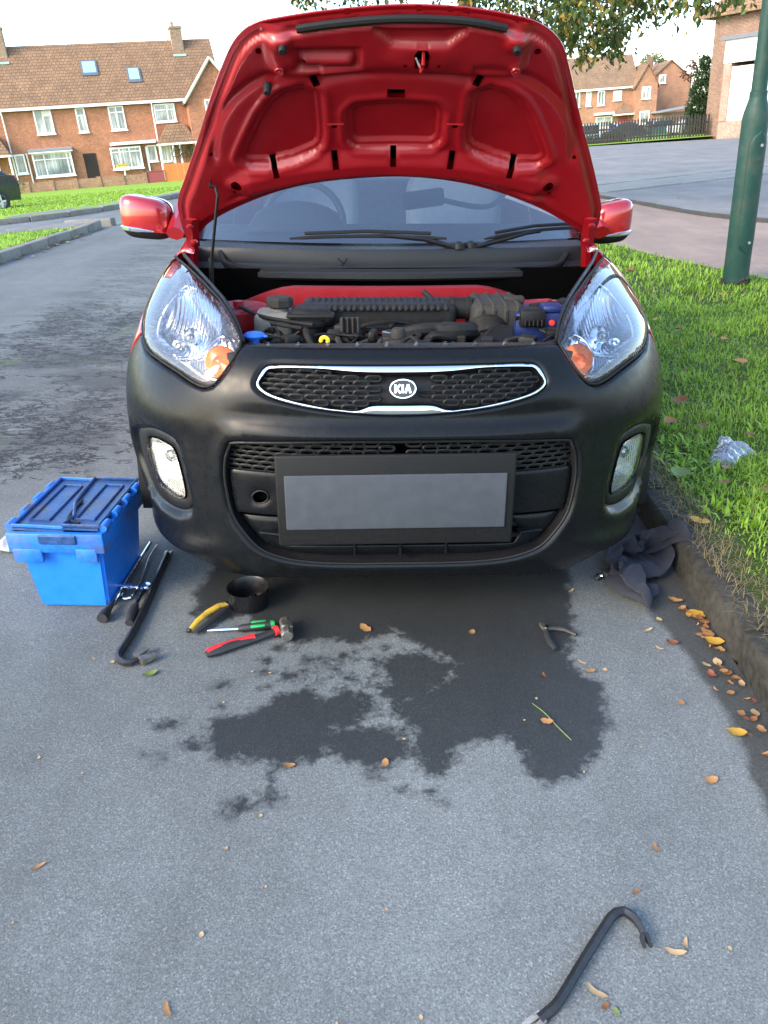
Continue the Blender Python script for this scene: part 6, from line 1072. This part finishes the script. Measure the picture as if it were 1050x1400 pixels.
# bowl of bolts, pliers, screwdriver, hammer
t = near(thing('parts_bowl', 'round black plastic bowl standing among the hand tools on the wet road', 'bowl', (-.452, .150, 0))); B().lathe([(0, .003), (.054, .003), (.057, .006), (.0625, .062), (.064, .064), (.0615, .064), (.0595, .060), (.054, .010), (0, .009)], n=36).ob('bowl_wall', M('bowl_plastic', (.008, .008, .009), .35), t, 40)
BT = [('bolt', 'pale bolt lying in the black bowl on its left side', -.475, .135), ('bolt', 'bright bolt head lying in the middle of the black bowl', -.455, .130), ('bolt', 'steel screw lying right of the middle in the black bowl', -.441, .137), ('bolt', 'small steel bolt at the back of the black bowl', -.435, .158)]
for i, (nm, lb, x, y) in enumerate(BT):
    t = near(thing(nm, lb, 'bolt', (x, y, .017+.003*i), random.uniform(0, 3), 'bolts in the black bowl')); q = Matrix.Rotation(PI/2, 4, 'Y'); B().lathe([(.0062, 0), (.0062, .005), (.0045, .006)], n=6, mt=q).ob('head', MP_['chrome'], t, 20); B().lathe([(.0032, .006), (.0032, .022), (0, .023)], n=8, mt=q).ob('shank', MP_['bare'], t)
t = near(thing('pliers', 'pliers with dirty yellow and dark handles lying left of the black bowl', 'pliers', group='pliers on the road')); B().tube([(-.515, .120, .020), (-.535, .106, .022), (-.562, .072, .020), (-.582, .035, .016), (-.594, -.002, .012)], [.008, .0098, .0098, .009, .007], 10, flat=.85).ob('handle', MP_['yel'], t)
B().tube([(-.508, .108, .016), (-.522, .080, .016), (-.546, .035, .014), (-.568, .0, .012), (-.576, -.014, .011)], [.007, .0095, .0098, .009, .007], 10, flat=.85).ob('handle', MP_['blk'], t); B().tube([(-.514, .117, .018), (-.50, .135, .018), (-.486, .155, .016)], [.013, .011, .005], 8, flat=.7).ob('jaw', MP_['chrome'], t); B().rbox((-.598, -.006, .012), (.016, .012, .014), .004, 1).ob('handle_end', MP_['blk'], t)
t = near(thing('screwdriver', 'black and green screwdriver lying between the bowl and the hammer', 'screwdriver')); B().tube([(-.545, -.004, .011), (-.525, -.002, .012), (-.456, .003, .013)], [.002, .0038, .0038], 8).ob('shaft', MP_['chrome'], t); B().tube([(-.458, .0025, .013), (-.448, .004, .014), (-.41, .012, .015), (-.378, .019, .015), (-.366, .022, .015)], [.008, .011, .012, .0125, .011], 10).ob('handle', MP_['blk'], t)
for dy, dz in ((.0085, .010), (-.0085, .008)): B().rbox((-.402, .0135+dy, .015+dz*.8), (.042, .011, .007), .0033, 2, Matrix.Rotation(.22, 4, 'Z')).ob('green_grip', MP_['grn'], t)
B().tube([(-.369, .0215, .015), (-.358, .0245, .015)], [.0122, .010], 12).ob('end_cap', MP_['grn'], t)
t = near(thing('hammer', 'red and black club hammer with a worn steel head lying in front of the bowl', 'hammer')); B().tube([(-.523, -.118, .013), (-.50, -.105, .014), (-.46, -.078, .014), (-.41, -.050, .014), (-.36, -.020, .016), (-.34, -.006, .018)], [.011, .0145, .0155, .0125, .011, .010], 12, flat=.8).ob('handle', MP_['blk'], t)
B().tube([(-.522, -.114, .0165), (-.50, -.099, .018), (-.47, -.078, .018), (-.43, -.057, .018), (-.405, -.043, .017)], [.011, .013, .011, .0115, .0135], 10, flat=.75).ob('red_grip', MP_['red'], t); B().tube([(-.353, -.016, .017), (-.343, -.009, .018)], .0145, 12).ob('collar', MP_['red'], t)
hb_ = B(); hb_.rbox((0, 0, 0), (.034, .034, .034), .006, 2); hb_.lathe([(.0165, 0), (.0185, .006), (.0185, .026), (.0155, .032), (0, .033)], (0, -.014, 0), 8, Matrix.Rotation(PI/2, 4, 'X')); hb_.lathe([(.016, 0), (.017, .004), (.017, .018), (.014, .022), (0, .022)], (0, .014, 0), 8, Matrix.Rotation(-PI/2, 4, 'X')); o = hb_.ob('head', MP_['bare'], t, 25); o.location = (-.321, -.002, .022); o.rotation_euler = (0, .25, .22)
t = near(thing('pliers', 'small black pliers lying open on the wet patch at the right', 'pliers', group='pliers on the road')); B().tube([(.420, .012, .012), (.440, .012, .014), (.47, .006, .014), (.500, -.016, .012)], [.005, .0065, .007, .006], 8).ob('handle', MP_['blk'], t); B().tube([(.418, .010, .012), (.414, -.02, .014), (.417, -.055, .014), (.428, -.084, .012)], [.005, .0065, .0075, .0065], 8).ob('handle', MP_['blk'], t); B().tube([(.418, .008, .013), (.412, .028, .013), (.408, .040, .012)], [.010, .009, .004], 8, flat=.7).ob('jaw', MP_['bare'], t); B().lathe([(.006, 0), (.006, .005), (0, .006)], (.419, .009, .018), 10).ob('rivet', MP_['chrome'], t)
t = near(thing('light_bulb', 'small car bulb with a black connector lying beside the crumpled garment', 'bulb')); B().lathe([(.0, 0), (.007, .002), (.011, .012), (.010, .022), (.006, .028)], (.626, .296, .011), 14, Matrix.Rotation(PI/2, 4, 'Y') @ Matrix.Rotation(-.5, 4, 'X')).ob('glass', MCAR['clear'], t); B().rbox((.676, .325, .012), (.04, .034, .022), .005, 2, Matrix.Rotation(.6, 4, 'Z')).ob('connector', MP_['blk'], t); B().tube([(.690, .335, .014), (.712, .35, .012)], .004, 6).ob('wire', MP_['blk'], t)
# ------------------------------------------------------------------ fallen leaves
def leaf_m(name, c1, c2): m = M(name, c1, .7, 0, .25, 60, bmp=.3, bs=200); return m
MLF = dict(yellow=M('yellow_leaf', (.40, .23, .025), .6, 0, .25, 50), tan=M('tan_leaf', (.26, .13, .045), .75, 0, .35, 60), brown=M('brown_leaf', (.17, .065, .018), .7, 0, .35, 50), pale=M('pale_leaf', (.32, .22, .11), .7, 0, .3, 70), red=M('red_leaf', (.16, .045, .02), .6, 0, .3, 50), green=M('green_leaf', (.11, .15, .035), .6, 0, .3, 40))
def leaf_mesh(shape, curl, mat):
    n = 7; b = B(); us = np.linspace(0, 1, n)
    for i, u in enumerate(us):
        w = {'broad': .36*math.sin(PI*min(1, u*1.05+.02))**.75*(1+.22*math.sin(u*19)), 'sliver': .12*math.sin(PI*u)**.5, 'curl': .26*math.sin(PI*u)**.6*(1+.15*math.sin(u*23))}[shape]+.012
        a = curl*(u-.5)*2; x = math.sin(a)/max(curl, .01)*.5 if curl > .01 else u-.5; z = (1-math.cos(a))/max(curl, .01)*.5 if curl > .01 else 0
        for s_ in (-1, 0, 1): b.v.append((x+(0 if s_ else .0), s_*w*(.9 if curl > .8 else 1)+.10*math.sin(u*2.6)*(1 if shape == 'sliver' else .25), max(0, z+abs(s_)*.10*w*4*curl+.015*math.sin(u*13+s_*2))+.01))
    for i in range(n-1):
        for k in (0, 1): b.f.append((i*3+k, i*3+k+1, i*3+k+4, i*3+k+3))
    me = bpy.data.meshes.new('fallen_leaf'); me.from_pydata(b.v, [], b.f); me.shade_smooth(); me.materials.append(mat); return me
_lm = {}
def leaf(x, y, size, shape, col, label, z=0., group=None, curl=None, local=True, rz=None):
    k = (shape, col, curl if curl is not None else .5)
    if k not in _lm: _lm[k] = leaf_mesh(shape, k[2], MLF[col])
    o = bpy.data.objects.new('fallen_leaf', _lm[k]); COL.objects.link(o); o.location = (x, y, z+.002); o.scale = (size,)*3; o.rotation_euler = (random.uniform(-.15, .15), random.uniform(-.15, .15), random.uniform(0, 6.3) if rz is None else rz)
    tag(o, label, 'leaf', group)
    if local: near(o)
    return o
leaf(.883, .102, .07, 'broad', 'yellow', 'broad yellow leaf lying flat in the gutter just below the crumpled garment', group='larger leaves by the kerb', rz=.1, curl=.2)
leaf(.874, -.048, .058, 'broad', 'yellow', 'jagged golden leaf in the gutter litter below the broad yellow one', z=.01, group='larger leaves by the kerb', curl=.6)
leaf(.761, -.043, .042, 'curl', 'red', 'curled rusty red leaf alone on the dark gutter strip', group='larger leaves by the kerb', rz=2.9, curl=1.1)
leaf(.820, -.185, .04, 'curl', 'red', 'dark red leaf standing on edge near the kerb litter', group='larger leaves by the kerb', rz=1.7, curl=1.1)
leaf(.796, -.402, .05, 'broad', 'yellow', 'yellow leaf lowest along the gutter near the right edge', group='larger leaves by the kerb', rz=2.8, curl=.6)
leaf(1.008, .485, .075, 'curl', 'yellow', 'orange yellow leaf on top of the kerb beside the crumpled garment', z=.118, group='larger leaves by the kerb', rz=2.4, curl=.5)
leaf(.842, .175, .05, 'curl', 'tan', 'orange tan curled leaf touching the lower edge of the crumpled garment', group='larger leaves by the kerb', curl=.9)
leaf(-.657, -.193, .045, 'curl', 'green', 'yellow green leaf on the road in front of the forked crowbar', group='leaves on the road', rz=.6)
for i, (x, y, lb, cl, sh_, s_) in enumerate([(-.252, -.517, 'tan seed wing on the lower edge of the left wet patch', 'tan', 'curl', .03), (-.035, -.508, 'tan seed wing on the lower edge of the middle wet patch', 'tan', 'curl', .03), (.355, -.365, 'pale tan seed wing on the right wet patch beside a green stalk', 'tan', 'curl', .034), (.208, .004, 'small tan leaf on the dark wet tarmac under the bumper', 'tan', 'curl', .032), (-.096, .023, 'tan curled leaf on the wet tarmac right of the hammer', 'tan', 'curl', .045), (-.704, -.789, 'single tan seed wing on the dry road near the left edge', 'tan', 'sliver', .03), (-.382, -1.056, 'tan seed wing at the bottom edge of the road on the left', 'tan', 'sliver', .034), (.681, -.553, 'pale tan leaf on the dry road below the wet patch at the right', 'tan', 'curl', .034), (.506, -.734, 'tan seed wing on the dry road above the lone crowbar', 'tan', 'sliver', .032), (.471, -.947, 'pale tan curved seed wing to the right of the crowbar hook', 'pale', 'sliver', .04), (.496, -.935, 'narrow pale flake right beside the curved seed wing', 'pale', 'sliver', .026), (.318, -1.019, 'pale tan curved seed wing below the middle of the lone crowbar', 'pale', 'sliver', .042), (.326, -1.045, 'brown flake under the seed wing by the lone crowbar', 'brown', 'curl', .018), (.342, -1.052, 'tiny green flake at the bottom edge by the lone crowbar', 'green', 'curl', .016), (.437, -.834, 'brown stalk fragment above the crowbar hook', 'brown', 'sliver', .022), (.382, -.189, 'orange brown seed on the wet patch below the small pliers', 'brown', 'sliver', .03), (.504, -.169, 'orange tan curled leaf at the dry edge right of the wet patch', 'tan', 'curl', .034), (.545, -.164, 'round whitish flake right of the wet patch edge', 'pale', 'broad', .018), (.492, -.129, 'pale narrow seed wing between pliers and wet patch edge', 'pale', 'sliver', .03), (.539, .227, 'pale dry twig like leaf beside the bulb under the bumper corner', 'pale', 'sliver', .04), (.722, -.065, 'pale narrow seed wing on the dry strip left of the red leaf', 'pale', 'sliver', .03), (.715, .018, 'pale curved seed wing on the grey strip below the garment', 'pale', 'sliver', .034), (.763, .076, 'small round pale leaf at the edge of the dark gutter strip', 'pale', 'broad', .024), (-.775, -.14, 'pale chip on the road near the left edge before the crate', 'pale', 'broad', .016)]):
    leaf(x, y, s_, sh_, cl, lb, group='leaves on the road', rz=.2+i*1.3 % 3)
tw = near(thing('green_stalk', 'thin green grass stalk lying across the right wet patch', 'stalk')); B().tube(spline([(.33, -.30, .003), (.355, -.34, .005), (.375, -.385, .005), (.40, -.43, .003)], .012, False), .0013, 5).ob('stem', MLF['green'], tw)
for k in range(62):
    y = -.62+.75*RNG.beta(1.6, 1.1); x = .885-abs(RNG.normal(0, .028))*(1.0 if k < 50 else 2.6); cl = ['tan', 'pale', 'brown', 'tan', 'tan', 'brown', 'red'][k % 7]
    leaf(x, y, RNG.uniform(.015, .034), ['curl', 'sliver', 'broad'][k % 3], cl, 'small dry leaf fragment in the litter heaped against the kerb', z=RNG.uniform(0, .014), group='leaf litter in the gutter', curl=[.5, .9, .2][k % 3])
for k in range(24):
    x, y = RNG.uniform(-1.1, .7), RNG.uniform(-1.1, .1); leaf(x, y, RNG.uniform(.006, .012), 'broad', 'pale', 'tiny pale speck of dry leaf on the open road', group='specks of leaf on the road')
GLV = [(1.834, 3.162, 'brown', .09, 'dark brown curled leaf in the grass level with the headlight top'), (2.017, 2.875, 'tan', .08, 'tan leaf in the grass right of the dark brown one'), (1.884, 2.337, 'tan', .12, 'largest pale brown leaf standing in the grass near the right edge'), (1.331, 1.647, 'brown', .10, 'broad reddish brown leaf in the grass close to the car wing'), (1.675, 2.703, 'brown', .05, 'small orange leaf in the grass close behind the headlight'), (1.196, 1.361, 'tan', .08, 'narrow tan leaf in the grass below the broad brown leaf'), (1.045, .774, 'green', .10, 'yellow green leaf on the grass edge by the front fog lamp'), (1.472, 1.194, 'red', .06, 'small red brown leaf just behind the plastic bag'), (1.312, 1.30, 'red', .06, 'dark red leaf in the grass left of the plastic bag'), (2.533, 4.264, 'tan', .08, 'tan leaf in the grass below the lamp post'), (1.770, 3.453, 'yellow', .05, 'yellow orange leaf in the grass beside the headlight rim'), (1.171, .705, 'red', .05, 'small red leaf in the grass below the plastic bag'), (1.234, .83, 'tan', .06, 'narrow tan leaf just under the plastic bag'), (1.969, 2.976, 'brown', .05, 'small brown leaf between two others high on the grass'), (1.30, .645, 'brown', .05, 'brown leaf low in the grass near the right edge'), (2.094, 4.508, 'yellow', .06, 'bright yellow leaf high on the verge behind the headlight'), (2.2, 5.6, 'brown', .12, 'brown upright leaf in the grass behind the right door mirror')]
for x, y, cl, s_, lb in GLV: leaf(x, y, s_*.9, 'broad' if s_ > .07 else 'curl', cl, lb, z=float(zg(x, y))+.165, group='leaves on the verge', curl=.7, local=False)
for k in range(50):
    y = RNG.uniform(4.5, 11.2); x = np.interp(y, [4, 8.2, 10.5, 11.6], [-4.39, -4.45, -4.6, -4.78])+abs(RNG.normal(0, .07)); leaf(x, y, RNG.uniform(.04, .09), 'broad', ['tan', 'brown', 'yellow'][k % 3], 'small orange brown leaf lying along the foot of the left kerb', z=float(zg(x, y))+.01, group='leaves along the left kerb', local=False)
for k in range(28):
    s_ = RNG.uniform(0, 1); i = RNG.integers(1, 6); a, c = np.array(LK[i-1]), np.array(LK[i]); p = a+(c-a)*s_; p = p+np.array([.12, -.12])*RNG.uniform(.6, 2); leaf(p[0], p[1], RNG.uniform(.05, .10), 'broad', ['tan', 'brown'][k % 2], 'small brown leaf lying along the kerb of the far lawn', z=float(zg(*p))+.01, group='leaves along the far kerb', local=False)
for k in range(20):
    if k < 10: x, y = RNG.uniform(-18, -7), RNG.uniform(19, 42); z = .12; lb = 'small brown leaf scattered on the wide left lawn'; g = 'leaves on the left lawn'
    else: x, y = RNG.uniform(-7, -4.9), RNG.uniform(5.5, 9); z = .12; lb = 'small orange leaf scattered on the corner grass at the left edge'; g = 'leaves on the corner grass'
    leaf(x, y, RNG.uniform(.08, .13), 'broad', ['tan', 'brown', 'yellow'][k % 3], lb, z=float(zg(x, y))+z, group=g, local=False)
for k in range(13):
    x, y = RNG.uniform(4.2, 7.5), RNG.uniform(8, 17); leaf(x, y, RNG.uniform(.05, .10), 'broad', ['tan', 'yellow'][k % 2], 'small tan leaf on the paved ground beyond the lamp post', z=float(zg(x, y))+.125, group='leaves on the far paving', local=False)
# ------------------------------------------------------------------ grass on the verge
def grass_mat():
    m, p = base_mat('grass_blades'); nt = m.node_tree; a = nt.nodes.new('ShaderNodeAttribute'); a.attribute_name = 'tint'
    c = ramp(nt, a.outputs['Fac'], [(0, (.11, .21, .015)), (.45, (.21, .36, .028)), (.78, (.25, .35, .05)), (.86, (.13, .105, .045)), (1, (.22, .17, .08))])
    nt.links.new(c, p.inputs['Base Color']); p.inputs['Roughness'].default_value = .5; p.inputs['Specular IOR Level'].default_value = .3
    t = nt.nodes.new('ShaderNodeBsdfTranslucent'); nt.links.new(c, t.inputs[0]); x = nt.nodes.new('ShaderNodeMixShader'); x.inputs[0].default_value = .3
    o = next(n for n in nt.nodes if n.type == 'OUTPUT_MATERIAL'); nt.links.new(p.outputs[0], x.inputs[1]); nt.links.new(t.outputs[0], x.inputs[2]); nt.links.new(x.outputs[0], o.inputs[0]); return m
GM = grass_mat()
def vnoise(x, y, s, seed):
    r = np.random.default_rng(seed).uniform(0, 1, (64, 64)); u, v = x*s % 63, y*s % 63; i, j = u.astype(int), v.astype(int); fx, fy = u-i, v-j; fx, fy = fx*fx*(3-2*fx), fy*fy*(3-2*fy)
    return (r[i, j]*(1-fx)+r[i+1, j]*fx)*(1-fy)+(r[i, j+1]*(1-fx)+r[i+1, j+1]*fx)*fy
def grass(name, x, y, hgt, wid, tint, flat, z0):
    n = len(x); a = RNG.uniform(0, 2*PI, n); ln = RNG.uniform(.25, 1.1, n)*flat; d = np.stack([np.cos(a), np.sin(a)], 1); s_ = np.stack([-d[:, 1], d[:, 0]], 1)*(wid/2)[:, None]; B0 = np.stack([x, y], 1)
    M1 = B0+d*(hgt*np.sin(ln)*.45)[:, None]; T1 = B0+d*(hgt*np.sin(np.minimum(ln*1.5, 1.57)))[:, None]; zm = z0+hgt*np.cos(ln)*.55; zt = z0+hgt*(.55*np.cos(ln)+.45*np.cos(np.minimum(ln*1.9, 1.75)))
    V = np.stack([np.column_stack([B0-s_, z0]), np.column_stack([B0+s_, z0]), np.column_stack([M1+s_*.8, zm]), np.column_stack([M1-s_*.8, zm]), np.column_stack([T1, np.maximum(zt, z0+.004)])], 1).reshape(-1, 3)
    o = (np.arange(n)*5)[:, None]; idx = np.concatenate([o, o+1, o+2, o+3, o+3, o+2, o+4], 1).ravel(); cnt = np.tile([4, 3], n); ob_ = fast_mesh(name, V, idx, cnt, GM, dict(tint=np.repeat(tint, 5))); return tag(ob_, 'dense uneven green grass growing on the verge right of the car', 'grass', kind='stuff')
edge_x = lambda y: np.interp(y, [-1, 2, 5, 6.7, 8.1, 12], [4.2, 4.1, 3.3, 2.85, 2.62, 2.45])
GX, GY, GH, GW, GT, GF = [], [], [], [], [], []
for (y0, y1, n, hh, ww) in ((-.7, 1.6, 36000, .048, .0042), (1.6, 4.2, 30000, .052, .0055), (4.2, 12.0, 26000, .07, .009)):
    x = RNG.uniform(1.03, 1.0+(2.4 if y1 < 5 else 2.4), n); y = RNG.uniform(y0, y1, n); k = x < edge_x(y)-.02*RNG.uniform(0, 3, n); x, y = x[k], y[k]; n = len(x)
    c1 = vnoise(x, y, 4.5, 3); c2 = vnoise(x, y, 14, 5); e = x-1.03; thin = sst(.0, .11, e+.10*(c2-.5)); k = RNG.uniform(0, 1, n) < .12+.88*thin*(.55+.6*c1); x, y, c1, c2, e = x[k], y[k], c1[k], c2[k], e[k]; n = len(x)
    GX.append(x); GY.append(y); GH.append(hh*(.4+1.0*c1*c2+.35*RNG.uniform(0, 1, n))*(.45+.55*sst(.02, .25, e))); GW.append(np.full(n, ww)*RNG.uniform(.7, 1.3, n)); dry = (RNG.uniform(0, 1, n) < .6*(1-sst(.0, .07, e+.10*(c2-.5)))+.045)
    GT.append(np.where(dry, RNG.uniform(.86, 1, n), np.clip(.1+.5*c1+RNG.normal(0, .14, n), 0, .8))); GF.append(np.where(dry & (e < .2), 1.35, .85))
x = RNG.uniform(.94, 1.08, 2600); y = RNG.uniform(-.7, 2.5, 2600); GX.append(x); GY.append(y); GH.append(RNG.uniform(.03, .07, 2600)); GW.append(np.full(2600, .0025)); GT.append(RNG.uniform(.84, 1, 2600)); GF.append(np.full(2600, 1.45))
n = 2600; x = 1.06+np.abs(RNG.normal(0, .45, n)); y = RNG.uniform(-.7, 2.2, n); c = vnoise(x, y, 5, 9); k = (c > .52) & (x < 3); x, y = x[k], y[k]; n = len(x); GX.append(x); GY.append(y); GH.append(RNG.uniform(.03, .06, n)); GW.append(RNG.uniform(.009, .017, n)); GT.append(RNG.uniform(.25, .6, n)); GF.append(np.full(n, 1.15))      # broad weeds among the blades
GX, GY = np.concatenate(GX), np.concatenate(GY); grass('verge_grass', GX, GY, np.concatenate(GH), np.concatenate(GW), np.concatenate(GT), np.concatenate(GF), zg(GX, GY)+np.where(GX < 1.05, .112, .104))
n = 9000; y = RNG.uniform(5, 12, n); x = RNG.uniform(-8.5, -4.62, n); k = (y < np.interp(x, [-8.5, -5.6, -4.8], [7.6, 10.2, 10.2])); x, y = x[k], y[k]
g2 = grass('corner_grass_blades', x, y, RNG.uniform(.03, .075, len(x)), np.full(len(x), .014), RNG.uniform(.2, .8, len(x)), np.full(len(x), .9), zg(x, y)+.1); g2['label'] = 'short green grass on the corner plot at the left edge'
n = 16000; x = RNG.uniform(-22, -7.6, n); y = RNG.uniform(16, 36, n); lx = np.interp(y, [15.8, 17.3, 19.2, 21.5, 40], [-8.7, -8.9, -8.4, -7.8, -7.4]); k = (x < lx-.1) & (y > np.interp(x, [-22, -12, -8.5], [10, 13.9, 16.1])); x, y = x[k], y[k]
g3 = grass('lawn_grass_blades', x, y, RNG.uniform(.04, .09, len(x)), np.full(len(x), .035), RNG.uniform(.3, .85, len(x)), np.full(len(x), .9), zg(x, y)+.1); g3['label'] = 'mown green grass of the wide lawn before the terrace'
# ------------------------------------------------------------------ set everything on the road down on its slope
for o in NEAR: o.matrix_world = W @ o.matrix_basis
bpy.context.view_layer.update()
